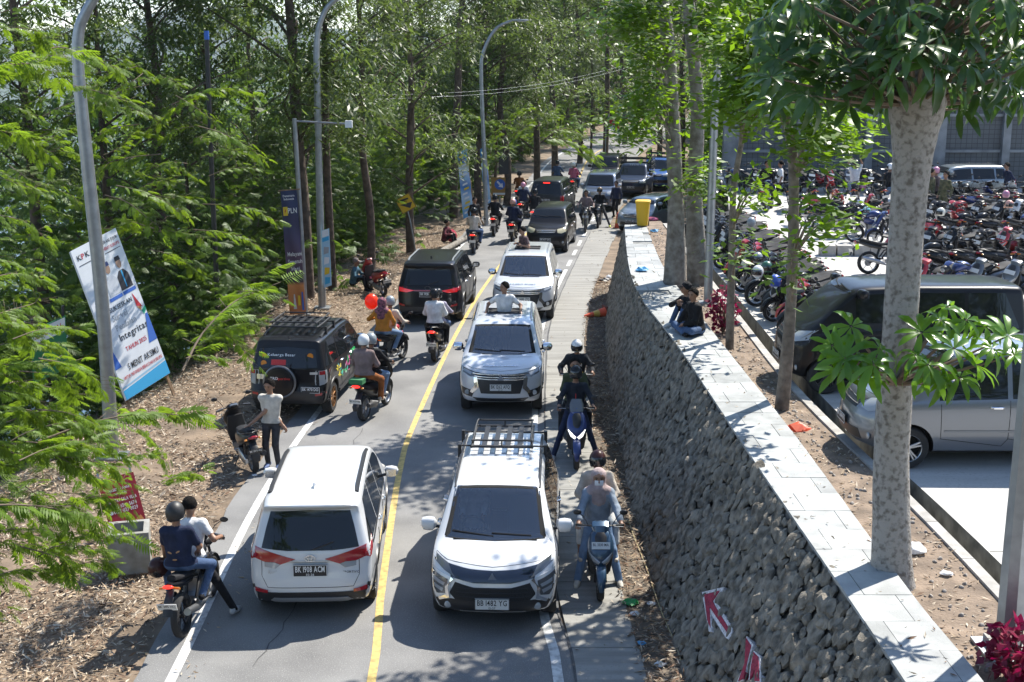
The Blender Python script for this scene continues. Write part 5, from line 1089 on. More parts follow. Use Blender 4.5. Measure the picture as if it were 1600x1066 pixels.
def person(label, J, shirt, trousers, shoes=None, sleeve=1.0, legs=1.0, fwd=(1, 0, 0), hat=None, hat_col=None, visor=None, scale=1.0, loose=0.0, M=None, scarf=None, hair=True, look=None, h=.02, lower=True, group=None, skin=None, jacket_open=None, fingers=True, cat='person'):
    sk = skin or SKIN; mats = [sk, shirt, trousers, shoes or cloth('shoe_pale', (.5, .48, .44)), HAIRM, EYE, LIP, scarf or sk]
    P = []; V3 = lambda p: np.array(p, float)
    def cap(a, b, r0, r1, lab, k=.03): P.append((V3(a), V3(b), r0, r1, lab, k))
    pel, nk, hd = Vector(J['pelvis']), Vector(J['neck']), Vector(J['head']); fw = Vector(fwd).normalized()
    lk = Vector(look).normalized() if look else fw
    sh = J['sh']; el = J['el']; wr = J['wr']; hp = J['hip']; kn = J['kn']; an = J['an']; toe = J['toe']; lo = loose
    mid = pel.lerp(nk, .5)
    cap(hp[0], hp[1], .105 + lo * .5, .105 + lo * .5, 2 if lower else 1); cap(pel, mid, .115 + lo, .12 + lo, 1); cap(mid, pel.lerp(nk, .82), .125 + lo, .115 + lo, 1); cap(sh[0], sh[1], .072 + lo * .4, .072 + lo * .4, 1)
    low = pel.lerp(nk, .08)
    for i in (0, 1): cap(Vector(sh[i]).lerp(nk, .25) - Vector((0, 0, .05)), low.lerp(Vector(hp[i]), .55), .082 + lo, .1 + lo, 1)
    cap(nk - (nk - pel) * .06, hd, .052, .052, 0, .02)
    for i in (0, 1):
        s_, e_, w_ = Vector(sh[i]), Vector(el[i]), Vector(wr[i])
        if sleeve >= 1:
            cap(s_, e_, .06 + lo * .6, .05 + lo * .6, 1); cap(e_, e_.lerp(w_, .86), .05 + lo * .6, .042 + lo * .8, 1); cap(e_.lerp(w_, .8), w_, .032, .028, 0, .012)
        else:
            m_ = s_.lerp(e_, sleeve); cap(s_, m_, .062 + lo * .6, .06 + lo * .6, 1); cap(m_, e_, .043, .039, 0, .012); cap(e_, w_, .039, .027, 0)
        d = (w_ - e_).normalized(); cap(w_, w_ + d * .06, .03, .034, 0, .015)
        if lower:
            a_, b_, c_, t_ = Vector(hp[i]), Vector(kn[i]), Vector(an[i]), Vector(toe[i])
            cap(a_, b_, .09 + lo * .3, .064 + lo * .4, 2)
            if legs >= 1: cap(b_, c_, .062 + lo * .5, .05 + lo * .8, 2); cap(b_.lerp(c_, .9), c_, .04, .038, 0, .01)
            else: m_ = b_.lerp(c_, legs); cap(b_, m_, .064, .06, 2); cap(m_, c_, .05, .036, 0, .012)
            heel = c_ - (t_ - c_).normalized() * .045; dz = Vector((0, 0, -.03)); cap(heel + dz, c_.lerp(t_, .6) + dz, .043, .042, 3, .02); cap(c_.lerp(t_, .55) + dz, t_ + dz, .042, .034, 3, .02)
    up = (hd - nk).normalized(); rt = lk.cross(up).normalized(); lk = up.cross(rt).normalized()
    cap(hd + up * .035 - lk * .01, hd + up * .02 + lk * .005, .092, .092, 0, .02); cap(hd - up * .05 + lk * .03, hd + up * .02 + lk * .022, .058, .078, 0, .025)
    cap(hd - up * .01 + lk * .1, hd - up * .035 + lk * .112, .012, .016, 0, .012)
    for sg in (1, -1): cap(hd + rt * .088 * sg - lk * .01, hd + rt * .09 * sg - up * .03 - lk * .005, .016, .013, 0, .008)
    if scarf:
        cap(hd + up * .04 - lk * .03, hd - lk * .03, .112, .108, 7, .02); cap(hd - up * .06 - lk * .02, nk + up * .01, .1, .12, 7, .03); cap(nk + lk * .05, nk.lerp(pel, .3) + lk * .06, .1, .1, 7, .03); cap(nk - lk * .06, nk.lerp(pel, .3) - lk * .06, .1, .1, 7, .03)
        for i in (0, 1): cap(nk, Vector(sh[i]).lerp(nk, .35), .09, .09, 7, .03)
    allp = np.array([p[0] for p in P] + [p[1] for p in P]); org = allp.min(0) - .2; n = np.ceil((allp.max(0) + .2 - org) / h).astype(int) + 1
    f = np.full(n, 1.0); raw = np.full(n, 9.0); lab = np.zeros(n, np.int8); ax = [org[i] + h * np.arange(n[i]) for i in range(3)]
    for a, b, r0, r1, lb, k in P:
        lo_ = np.maximum(0, ((np.minimum(a, b) - max(r0, r1) - .1 - org) / h).astype(int)); hi_ = np.minimum(n, ((np.maximum(a, b) + max(r0, r1) + .1 - org) / h).astype(int) + 2)
        sl = tuple(slice(lo_[i], hi_[i]) for i in range(3))
        X, Y, Z = np.meshgrid(*[ax[i][sl[i]] for i in range(3)], indexing='ij'); d = b - a; dd = d @ d + 1e-9
        t = np.clip(((X - a[0]) * d[0] + (Y - a[1]) * d[1] + (Z - a[2]) * d[2]) / dd, 0, 1)
        ds = np.sqrt((X - a[0] - d[0] * t) ** 2 + (Y - a[1] - d[1] * t) ** 2 + (Z - a[2] - d[2] * t) ** 2) - (r0 + (r1 - r0) * t)
        cur = f[sl]; hh = np.clip(.5 + .5 * (cur - ds) / k, 0, 1); f[sl] = cur * (1 - hh) + ds * hh - k * hh * (1 - hh)
        rw = raw[sl]; m = ds < rw; raw[sl] = np.where(m, ds, rw); lb_ = lab[sl]; lb_[m] = lb
    g = np.meshgrid(*ax, indexing='ij'); td = (nk - pel).normalized(); pr = sum((g[i] - pel[i]) * td[i] for i in range(3)); rad = np.sqrt(sum((g[i] - pel[i] - td[i] * pr) ** 2 for i in range(3)))
    if lower: lab[(lab == 2) & (pr > -.03) & (rad < .24)] = 1; lab[(lab == 1) & (pr < -.03) & (rad < .3)] = 2
    if scarf:      # the face shows in the opening of the scarf
        rel = [(g[i] - hd[i]) for i in range(3)]
        fr = sum(rel[i] * lk[i] for i in range(3)); uu = sum(rel[i] * up[i] for i in range(3)); ss = sum(rel[i] * rt[i] for i in range(3))
        m = (fr > .045) & (abs(ss) < .062) & (uu > -.075) & (uu < .075); lab[m & (lab == 7)] = 0
    V, Q = surface_nets(f, org, h); cen = ((V[Q].mean(1) - org) / h + .5).astype(int); cen = np.minimum(cen, n - 1); mi = lab[cen[:, 0], cen[:, 1], cen[:, 2]].astype(int)
    v = [V]; q = [Q]; ml = [mi]; base = len(V)
    def addmb(mb, lb):
        nonlocal base
        qq = np.array([(x + (x[-1],))[:4] if len(x) == 3 else x for x in mb.f if len(x) in (3, 4)]); v.append(np.array([tuple(p) for p in mb.v])); q.append(qq + base); ml.append(np.full(len(qq), lb)); base += len(mb.v)
    if not hat or hat != 'full':
        b = MB()
        for sg in (1, -1): b.ell(hd + lk * .092 + rt * .036 * sg + up * .012, (.012, .014, .009), 6, 4)
        addmb(b, 5); b = MB()
        for sg in (1, -1): b.sweep([hd + lk * .1 + rt * .018 * sg + up * .032, hd + lk * .093 + rt * .055 * sg + up * .034], .006, .005, 4, caps=False)
        addmb(b, 4); b = MB(); b.ell(hd + lk * .096 - up * .062, (.012, .024, .009), 6, 4, Matrix((lk, rt, up)).transposed()); addmb(b, 6)
    if fingers:
        b = MB()
        for i in (0, 1):
            e_, w_ = Vector(el[i]), Vector(wr[i]); d = (w_ - e_).normalized(); c = w_ + d * .075; dn = Vector(J.get('curl', (0, 0, -1))); dn = (dn - d * dn.dot(d)).normalized(); sd_ = d.cross(dn)
            for k in range(4):
                o = c + sd_ * (.032 - .021 * k); L = (.9, 1, .95, .75)[k]; b.sweep([o, o + d * .035 * L + dn * .008, o + d * .048 * L + dn * .034, o + d * .03 * L + dn * .052], [.0095, .009, .0085, .007], None, 5)
            o = w_ + d * .03 + sd_ * .03; b.sweep([o, o + sd_ * .02 + d * .02 + dn * .02, o + sd_ * .012 + d * .045 + dn * .035], [.011, .01, .008], None, 5)
        addmb(b, 0)
    o = link(bpy.data.objects.new('person', np_mesh('person', np.concatenate(v), np.concatenate(q), mats, np.concatenate(ml), True))); tag(o, label, cat, group)
    F3 = Matrix((lk, rt, up)).transposed()
    if hat in ('helmet', 'full'):
        b = MB(); nu, nv = 22, 12; vv = []; ff = []
        for i in range(nv + 1):
            th = .05 + (PI * .70) * i / nv
            for j in range(nu):
                a = 2 * PI * j / nu; cz = math.cos(th); fr = math.cos(a); pz = cz * .148
                if pz < -.02 and fr > .45 and hat == 'helmet': pz = max(pz, -.02 - .0 * fr)
                vv.append(hd + up * .035 + F3 @ Vector((.142 * math.sin(th) * math.cos(a), .125 * math.sin(th) * math.sin(a), pz)))
        ff = [(i * nu + j, (i + 1) * nu + j, (i + 1) * nu + (j + 1) % nu, i * nu + (j + 1) % nu) for i in range(nv) for j in range(nu)] + [tuple(range(nu))]
        b.add(vv, ff); ho = b.obj('helmet', hat_col or M_black_p, o)
        b = MB(); vv = []; na, nb = 12, 6
        for i in range(nb + 1):
            th = R(66 + 48 * i / nb)
            for j in range(na + 1):
                a = R(-72 + 144 * j / na); vv.append(hd + up * .035 + F3 @ Vector((.152 * math.sin(th) * math.cos(a), .134 * math.sin(th) * math.sin(a), .15 * math.cos(th))))
        b.add(vv, [(i * (na + 1) + j, (i + 1) * (na + 1) + j, (i + 1) * (na + 1) + j + 1, i * (na + 1) + j + 1) for i in range(nb) for j in range(na)]); b.obj('visor', visor or mat('visor_tint', (.02, .02, .022), .05, spec=.8), ho)
        b = MB(); b.sweep([hd + up * .035 + F3 @ Vector((.147 * math.cos(a) * .83, .13 * math.sin(a) * .83, -.085)) for a in np.linspace(.9, 2 * PI - .9, 20)], .008, .008, 5, side=up); b.obj('helmet_trim', M_blk, ho)
    elif hair and not scarf:
        b = MB(); nu, nv = 18, 9; r_ = random.Random(hash(label) % 1000); vv = []
        for i in range(nv + 1):
            th = .05 + PI * .62 * i / nv
            for j in range(nu):
                a = 2 * PI * j / nu; fr = math.cos(a); t2 = th * (1 - .52 * max(0, fr) ** 1.5); k = r_.uniform(.96, 1.1)
                vv.append(hd + up * .035 - lk * .012 + F3 @ Vector((.108 * k * math.sin(t2) * math.cos(a), .102 * k * math.sin(t2) * math.sin(a), .112 * k * math.cos(t2))))
        b.add(vv, [(i * nu + j, (i + 1) * nu + j, (i + 1) * nu + (j + 1) % nu, i * nu + (j + 1) % nu) for i in range(nv) for j in range(nu)] + [tuple(range(nu))]); b.obj('hair' if hat != 'cap' else 'cap', hat_col if hat == 'cap' else HAIRM, o)
        if hat == 'cap': b = MB(); b.sweep([hd + up * .06 + lk * .08, hd + up * .055 + lk * .17], [.085, .05], .008, 8, side=rt); b.obj('cap_peak', hat_col, o)
    if M is not None: o.matrix_world = M @ Matrix.Diagonal((scale,) * 3).to_4x4()
    return o
# ---- poses, in the frame of the bike (or of the ground point): x forward, y left, z up
def torso(pel, lean, side=0.0, hgt=.5, shw=.165, turn=0.0, nod=0.0):
    pel = Vector(pel); d = Vector((math.sin(lean), math.sin(side), math.cos(lean))).normalized(); nk = pel + d * hgt; r = Vector((-math.sin(turn), math.cos(turn), 0))
    return dict(pelvis=pel, neck=nk, head=nk + Vector((math.sin(lean * .3 + nod) * .17, math.sin(side) * .1, .165)), sh=[nk - d * .065 + r * shw, nk - d * .065 - r * shw])
def ride(seat=(-.2, .80), bar=(.33, 1.02), barw=.3, lean=.12, feet='board', fx=.2, fz=.36, side=0.0, grounded=None, nod=0.0):
    J = torso((seat[0], 0, seat[1] + .1), lean, side, nod=nod); hips = [Vector((seat[0] + .02, s * .1, seat[1] + .085)) for s in (1, -1)]
    wr = [Vector((bar[0] - .075, s * barw, bar[1] + .015)) for s in (1, -1)]; J['wr'] = wr
    J['el'] = [ik(J['sh'][i], wr[i], .285, .265, (-.3, s * .7, -.8)) for i, s in ((0, 1), (1, -1))]
    an, toe = [], []
    for i, s in ((0, 1), (1, -1)):
        if grounded and s in grounded: gx, gy = grounded[s]; an.append(Vector((gx, s * gy, .085))); toe.append(Vector((gx + .16, s * (gy + .03), .055)))
        else: an.append(Vector((fx, s * .13, fz + .06))); toe.append(Vector((fx + .16, s * .15, fz + .035)))
    J.update(hip=hips, an=an, toe=toe, kn=[ik(hips[i], an[i], .43, .42, (.8, s * .35, .5)) for i, s in ((0, 1), (1, -1))]); return J
def pillion(seat=(-.55, .86), lean=.1, hands=None, fx=-.2, fz=.36, fy=.22, nod=0.0):
    J = torso((seat[0], 0, seat[1] + .1), lean, nod=nod); hips = [Vector((seat[0] + .02, s * .1, seat[1] + .085)) for s in (1, -1)]
    wr = hands or [Vector((seat[0] + .33, s * .15, seat[1] + .2)) for s in (1, -1)]; wr = [Vector(w) for w in wr]; J['wr'] = wr
    J['el'] = [ik(J['sh'][i], wr[i], .28, .25, (-.4, s * .8, -.6)) for i, s in ((0, 1), (1, -1))]
    an = [Vector((fx, s * fy, fz + .06)) for s in (1, -1)]; toe = [a + Vector((.16, 0, -.03)) for a in an]
    J.update(hip=hips, an=an, toe=toe, kn=[ik(hips[i], an[i], .42, .42, (.8, s * .5, .5)) for i, s in ((0, 1), (1, -1))]); return J
def stand(hands=None, stance=.1, lean=0.0, step=0.0, turn=0.0, nod=0.0):
    J = torso((0, 0, .93), lean, turn=turn, nod=nod); hips = [Vector((0, s * .09, .9)) for s in (1, -1)]
    an = [Vector((step * s, s * stance, .085)) for s in (1, -1)]; toe = [a + Vector((.15, .02 * s, -.03)) for a, s in zip(an, (1, -1))]
    wr = hands or [Vector((.04, s * .27, .86)) for s in (1, -1)]; wr = [Vector(w) for w in wr]; J['wr'] = wr
    J['el'] = [ik(J['sh'][i], wr[i], .285, .26, (-.8, s * .5, -.1)) for i, s in ((0, 1), (1, -1))]
    J.update(hip=hips, an=an, toe=toe, kn=[ik(hips[i], an[i], .43, .42, (1, 0, 0)) for i in (0, 1)]); return J
# ================================================================= TREES AND LEAVES
M_bark = mat('bark_brown', (0.085, 0.06, 0.042), .95, vary=.45, vscale=5, bump=.9, bscale=14); M_bark_p = mat('bark_pale', (0.36, 0.34, 0.3), .9, vary=.3, vscale=7, bump=.9, bscale=26, col2=(.13, .11, .09))
M_bark_big = mat('bark_blotched', (0.34, 0.315, 0.285), .9, vary=.0, vscale=16, bump=.9, bscale=34, col2=(.15, .132, .112), ramp=(.48, .66)); M_bark_s = mat('bark_grey_brown', (.17, .14, .11), .9, vary=.35, vscale=8, bump=.8, bscale=26); M_twig = mat('twig', (0.16, 0.12, 0.085), .9)
L_fr = mat('frond_leaf', (0.105, 0.175, 0.022), .5, transl=.5, vary=.35, vscale=1.3, spec=.3); L_fr2 = mat('frond_leaf_dark', (0.07, 0.125, 0.022), .5, transl=.42, vary=.4, vscale=.8, spec=.3)
L_eu = mat('eucalypt_leaf', (0.075, 0.115, 0.028), .45, transl=.45, vary=.4, vscale=.7, spec=.4); L_br = mat('broad_leaf', (0.1, 0.185, 0.018), .42, transl=.5, vary=.35, vscale=1.2, spec=.4)
L_al = mat('glossy_leaf', (0.045, 0.1, 0.02), .3, transl=.36, vary=.3, vscale=2, spec=.6); L_al2 = mat('glossy_leaf_light', (0.09, 0.2, 0.018), .28, transl=.45, vary=.2, vscale=2, spec=.6)
L_red = mat('crimson_leaf', (0.2, 0.012, 0.04), .4, transl=.3, vary=.4, vscale=9)
def kite(o, d, n, L, w, bend=.0):
    """leaf: base, two edge points, tip -> 4 verts"""
    o, d, n = np.array(o, float), np.array(d, float), np.array(n, float); s = np.cross(n, d); s /= np.linalg.norm(s) + 1e-9
    return [o, o + d * L * .42 + s * w - n * bend * .3 * L, o + d * L - n * bend * L, o + d * L * .42 - s * w - n * bend * .3 * L]
def quads(leaves): V = np.array([p for l in leaves for p in l]); return V, np.arange(len(V)).reshape(-1, 4)
def t_frond(n=10, L=1.0, seed=0):
    r = random.Random(seed); out = []
    for i in range(n):
        t = .16 + .84 * i / (n - 1); z = -.28 * t * t; bl = L * .36 * math.sin(PI * (.16 + .74 * t)) ** .7
        for sg in (1, -1):
            a = R(62 - 26 * t) + r.uniform(-.1, .1); d = np.array([math.cos(a), sg * math.sin(a), -.45 + r.uniform(-.2, .2)]); d /= np.linalg.norm(d)
            nn = np.array([.2, -sg * .35, 1.0]); out.append(kite((t * L, 0, z * L), d, nn, bl, bl * .15, .25))
    out.append(kite((0, 0, 0), (.97, 0, -.22), (.2, 0, 1), L, .008, .02)); return quads(out)
def t_spray(n=14, L=.2, w=.022, seed=0, droop=.8, spread=.32):
    r = random.Random(seed); out = []
    for i in range(n):
        o = np.array([r.gauss(0, spread), r.gauss(0, spread), r.gauss(0, spread * .8)]); a = r.uniform(0, 2 * PI); d = np.array([math.cos(a), math.sin(a), -droop * r.uniform(.3, 1.6)]); d /= np.linalg.norm(d)
        nn = np.cross(d, [math.sin(a) + .3, -math.cos(a), r.uniform(-.6, .6)]); nn /= np.linalg.norm(nn) + 1e-9
        k = r.uniform(.7, 1.25); out.append(kite(o, d, nn, L * k, w * k, r.uniform(0, .25)))
    return quads(out)
def t_rosette(n=9, L=.3, seed=0, droop=.5):
    r = random.Random(seed); V = []; Q = []
    for i in range(n):
        a = 2 * PI * i / n + r.uniform(-.15, .15); el = r.uniform(-.1, .45) - droop * .4; l = L * r.uniform(.8, 1.1); w = l * .13; h = np.array([math.cos(a), math.sin(a), 0]); s = np.array([-math.sin(a), math.cos(a), 0]); pts = []
        for t, wk in ((.06, .12), (.35, .8), (.68, 1.0), (.9, .55), (1.0, .04)):
            e = el - droop * t * t * 1.4; c = h * l * t * math.cos(e * .7) + np.array([0, 0, l * t * math.sin(e)])
            up = np.array([0, 0, .16 * w * 4]) * wk * .5; pts += [c + s * w * wk + up, c, c - s * w * wk + up]
        b = len(V); V += pts
        for k in range(4):
            q = b + 3 * k; Q += [(q, q + 1, q + 4, q + 3), (q + 1, q + 2, q + 5, q + 4)]
    return np.array(V), np.array(Q)
def rots(D, N=None, roll=None):
    """rotation matrices with local X along D and local Z near up"""
    D = np.asarray(D, float); D = D / (np.linalg.norm(D, axis=1, keepdims=True) + 1e-9); up = np.tile([0, 0, 1.0], (len(D), 1)) if N is None else N
    Y = np.cross(up, D); Y /= np.linalg.norm(Y, axis=1, keepdims=True) + 1e-6; Z = np.cross(D, Y)
    if roll is not None: c, s = np.cos(roll)[:, None], np.sin(roll)[:, None]; Y, Z = Y * c + Z * s, Z * c - Y * s
    return np.stack([D, Y, Z], 2)
def scatter(T, P, Rm, S):
    V, Q = T; P = np.asarray(P, float); n = len(P); W = np.einsum('nij,kj->nki', Rm, V) * np.asarray(S, float)[:, None, None] + P[:, None, :]
    return W.reshape(-1, 3), (Q[None] + (np.arange(n) * len(V))[:, None, None]).reshape(-1, Q.shape[1])
def merge(parts):
    Vs, Qs, Ms, n = [], [], [], 0
    for V, Q, m in parts: Vs.append(V); Qs.append(Q + n); Ms.append(np.full(len(Q), m)); n += len(V)
    return np.concatenate(Vs), np.concatenate(Qs), np.concatenate(Ms)
def mb_arr(b): return np.array(b.v), np.array([q for q in b.f if len(q) == 4])
FR = [t_frond(10, 1.0, k) for k in range(3)]; SP = [t_spray(18, .24, .03, k, .8, .2) for k in range(3)]; SB = [t_spray(12, .14, .036, k + 9, .35, .2) for k in range(3)]
# ---- a feathery branch, two metres long, along +X
def frond_branch(seed, mats, nf=34, L=2.0, fl=.36, bare=.15):
    r = np.random.default_rng(seed); pts = [(0, 0, 0), (L * .35, .1 * r.normal(), .1), (L * .7, .18 * r.normal(), .08), (L, .22 * r.normal(), -.12)]; C_ = cr(pts, 5); b = MB(); k = len(C_)
    b.sweep(C_, [.017 * (1 - .8 * i / k) for i in range(k)], None, 5); parts = [(*mb_arr(b), 0)]; Ca = np.array([p[:] for p in C_]); P = []; D = []
    for i in range(nf):
        t = bare + (1 - bare) * (i + r.random()) / nf; f = t * (k - 1); a = int(min(f, k - 2)); p = Ca[a] + (Ca[a + 1] - Ca[a]) * (f - a); tg = Ca[a + 1] - Ca[a]; tg /= np.linalg.norm(tg)
        s = 1 if i % 2 else -1
        if r.random() < .4:                                   # short side twig
            q = p + np.array([r.uniform(.05, .3), s * r.uniform(.1, .4), r.uniform(-.1, .12)]); b2 = MB(); b2.sweep([p, q], .004, .003, 4); parts.append((*mb_arr(b2), 0)); p = q
        d = tg * r.uniform(.4, 1.0) + np.array([0, s * r.uniform(.4, 1.1), r.uniform(-.35, .35)]); P.append(p); D.append(d)
    P.append(Ca[-1]); D.append(Ca[-1] - Ca[-3]); P, D = np.array(P), np.array(D); Rm = rots(D, roll=r.normal(0, .35, len(D))); S = fl * r.uniform(.65, 1.2, len(P))
    for j in range(3): m = np.arange(len(P)) % 3 == j; V, Q = scatter(FR[j], P[m], Rm[m], S[m]); parts.append((V, Q, 1))
    V, Q, M_ = merge(parts); return np_mesh('branch', V, Q, mats, M_)
BR = [frond_branch(k, [M_twig, L_fr]) for k in range(5)]; BRD = [frond_branch(k + 20, [M_twig, L_fr2], 40) for k in range(3)]
def aim(o, a, b, ref=2.0, roll=None, thick=None):
    a, b = Vector(a), Vector(b); d = b - a; L = d.length; d.normalize(); up = Vector((0, 0, 1)); y = up.cross(d); y = y.normalized() if y.length > 1e-3 else Vector((0, 1, 0)); z = d.cross(y)
    M = Matrix((d, y, z)).transposed().to_4x4(); k = L / ref; kk = thick or k
    o.matrix_world = Matrix.Translation(a) @ M @ Matrix.Rotation(random.uniform(-.5, .5) if roll is None else roll, 4, 'X') @ Matrix.Diagonal((k, kk, kk, 1))
def trunk(name, pts, rad, m, parent, n=12, rough=.05):
    P = cr(pts, 5); k = len(P); rr = np.interp(np.linspace(0, 1, k), np.linspace(0, 1, len(rad)), rad); r_ = random.Random(len(pts) + int(P[0].x * 10)); b = MB()
    b.sweep(P, [q * r_.uniform(1 - rough, 1 + rough) for q in rr], [q * r_.uniform(1 - rough, 1 + rough) for q in rr], n, side=(1, 0, 0)); return b.obj(name, m, parent)
# ---- near feathery trees on the left: branches follow the photograph's
def feathery(label, base, top, branches, mats_dark=False, tr=.09):
    t = thing('feathery_tree', label, 'tree', base, group='feathery leaved trees'); o = trunk('trunk', [(0, 0, -.3), (.1, .1, (top - base[2]) * .5), (0, .25, top - base[2])], [tr, tr * .8, tr * .35], M_bark, t)
    bpy.context.view_layer.update()
    for k, (a, b) in enumerate(branches):
        q = link(bpy.data.objects.new('branch', (BRD if mats_dark else BR)[k % (3 if mats_dark else 5)]), t); aim(q, a, b); q.matrix_local = Matrix.Translation(-Vector(base)) @ q.matrix_world
    return t
def pb(x0, y0, Y0, x1, y1, Y1): return (AT(x0, y0, Y0), AT(x1, y1, Y1))
rb = random.Random(11)
near_b = [pb(-90, 600, 12, 110, 560, 12.6), pb(-80, 520, 12, 60, 500, 12.4), pb(-80, 800, 10.5, 175, 805, 11.5), pb(-60, 850, 10.5, 110, 880, 11.5), pb(-60, 780, 11, 110, 800, 11), pb(-90, 690, 11.5, 130, 720, 12), pb(-60, 920, 10.5, 70, 890, 11), pb(40, 760, 11, 120, 840, 11.3), pb(60, 870, 11, 165, 850, 11.6), pb(-60, 640, 11.5, 80, 650, 12), pb(30, 720, 11.2, 150, 690, 12)] + [pb(x_ - 20, y_, 11.5, x_ + 75, y_ + d_, 12.3) for x_, y_, d_ in ((-60, 740, -20), (-20, 780, 25), (20, 830, 10), (-50, 880, 30), (60, 690, 30), (-30, 560, 40), (-70, 460, 30), (90, 800, -20), (-60, 970, -20))] + [pb(x_, y_, 11.8, x_ + 105, y_ + d_, 12.4) for x_, y_, d_ in ((-30, 610, 20), (10, 660, -20), (60, 640, 30), (80, 720, 10), (-40, 700, 20), (40, 790, 20), (90, 850, -15), (0, 900, -10), (-50, 820, 10), (30, 580, 30), (60, 560, 40), (100, 770, 30), (10, 850, 20), (70, 900, -20), (-40, 500, 30), (20, 530, -20))]
mid_b = [pb(60, 690, 14, 300, 640, 15), pb(200, 660, 15, 262, 720, 15.5), pb(285, 580, 17, 395, 445, 19), pb(290, 560, 17, 350, 560, 17.5), pb(310, 540, 18, 400, 500, 19), pb(110, 700, 14, 205, 715, 14), pb(150, 740, 14, 235, 705, 14), pb(100, 660, 14, 190, 700, 14), pb(-40, 560, 15, 90, 530, 16), pb(-30, 500, 15, 80, 470, 16), pb(240, 765, 14, 310, 735, 14.8), pb(-60, 450, 15, 70, 430, 16), pb(0, 700, 13, 120, 650, 13.5), pb(10, 600, 14, 110, 620, 15), pb(90, 740, 13, 210, 760, 13.5), pb(40, 640, 14, 150, 680, 14), pb(340, 480, 19, 405, 450, 19.5), pb(320, 500, 18, 390, 560, 18.5)]
up_b = [pb(-40, 200, 16, 80, 230, 17), pb(-50, 330, 16, 80, 370, 17), pb(-50, 120, 16, 80, 110, 18), pb(-50, 40, 17, 70, 60, 18), pb(-50, 270, 17, 60, 300, 17), pb(-30, 400, 16, 60, 430, 16), pb(0, 20, 18, 90, 10, 18), pb(-30, 160, 17, 60, 180, 17), pb(60, 80, 19, 190, 100, 20), pb(90, 130, 20, 210, 165, 20)]
for k in range(90):
    x, y = rb.uniform(-40, 400), rb.uniform(90, 420); Y = rb.uniform(29, 36)
    if x > 330: continue
    up_b.append(pb(x, y, Y, x + rb.uniform(40, 110) * rb.choice((-1, 1, 1)), y + rb.uniform(-40, 50), Y + rb.uniform(-1, 1)))
feathery('feathery green tree at the bottom left, branches hanging over the red sign', (-8.6, 10.5, -1.2), 5.2, near_b)
feathery('feathery green tree whose twigs cross the lower half of the tilted billboard', (-9.4, 15, -1.5), 6.5, mid_b)
feathery('tall feathery tree filling the upper left corner behind the lamp post', (-11.5, 19, -2.5), 9.5, up_b, tr=.13)
rd = random.Random(5)
def rand_b(x0, x1, y0, y1, Y0, Y1, n, l0=60, l1=130): 
    out = []
    for _ in range(n): x, y, Y = rd.uniform(x0, x1), rd.uniform(y0, y1), rd.uniform(Y0, Y1); s = rd.choice((-1, 1)); k = 26 / Y; out.append(pb(x, y, Y, x + s * rd.uniform(l0, l1) * k * 1.3, y + rd.uniform(-30, 45) * k, Y + rd.uniform(-1.5, 1.5)))
    return out
def rand_u(x0, x1, y0, y1, Y0, Y1, n):
    out = []
    for _ in range(n): x, y, Y = rd.uniform(x0, x1), rd.uniform(y0, y1), rd.uniform(Y0, Y1); a = AT(x, y, Y); th = rd.uniform(0, 6.28); L = rd.uniform(1.0, 1.9); out.append((a, a + Vector((math.cos(th) * L * .75, math.sin(th) * L * .75, rd.uniform(-.1, .9) * L))))
    return out
feathery('feathery tree behind the dark blue banner and camera pole', (-10.5, 41, -2.6), 6, rand_u(290, 440, 240, 440, 39.5, 43, 70), True)
feathery('feathery shrub tree between the lamp post and the yellow diamond sign', (-8.2, 55, -1.8), 5, rand_u(525, 660, 210, 300, 52, 58, 60))
feathery('feathery tree overhanging the blue banner on the left verge', (-5.2, 62, -.5), 6, rand_u(660, 800, 180, 250, 60, 68, 50))
feathery('feathery tree leaning over the queue of cars in the distance', (-1.0, 74, 0), 6, rand_u(800, 900, 175, 240, 72, 80, 40) + [pb(840, 215, 68, 925, 235, 68), pb(860, 235, 68, 935, 250, 68), pb(850, 205, 70, 915, 210, 70)])
feathery('feathery tree closing the view where the road bends away', (5.6, 92, 0), 8, rand_u(880, 990, 150, 212, 88, 97, 46))
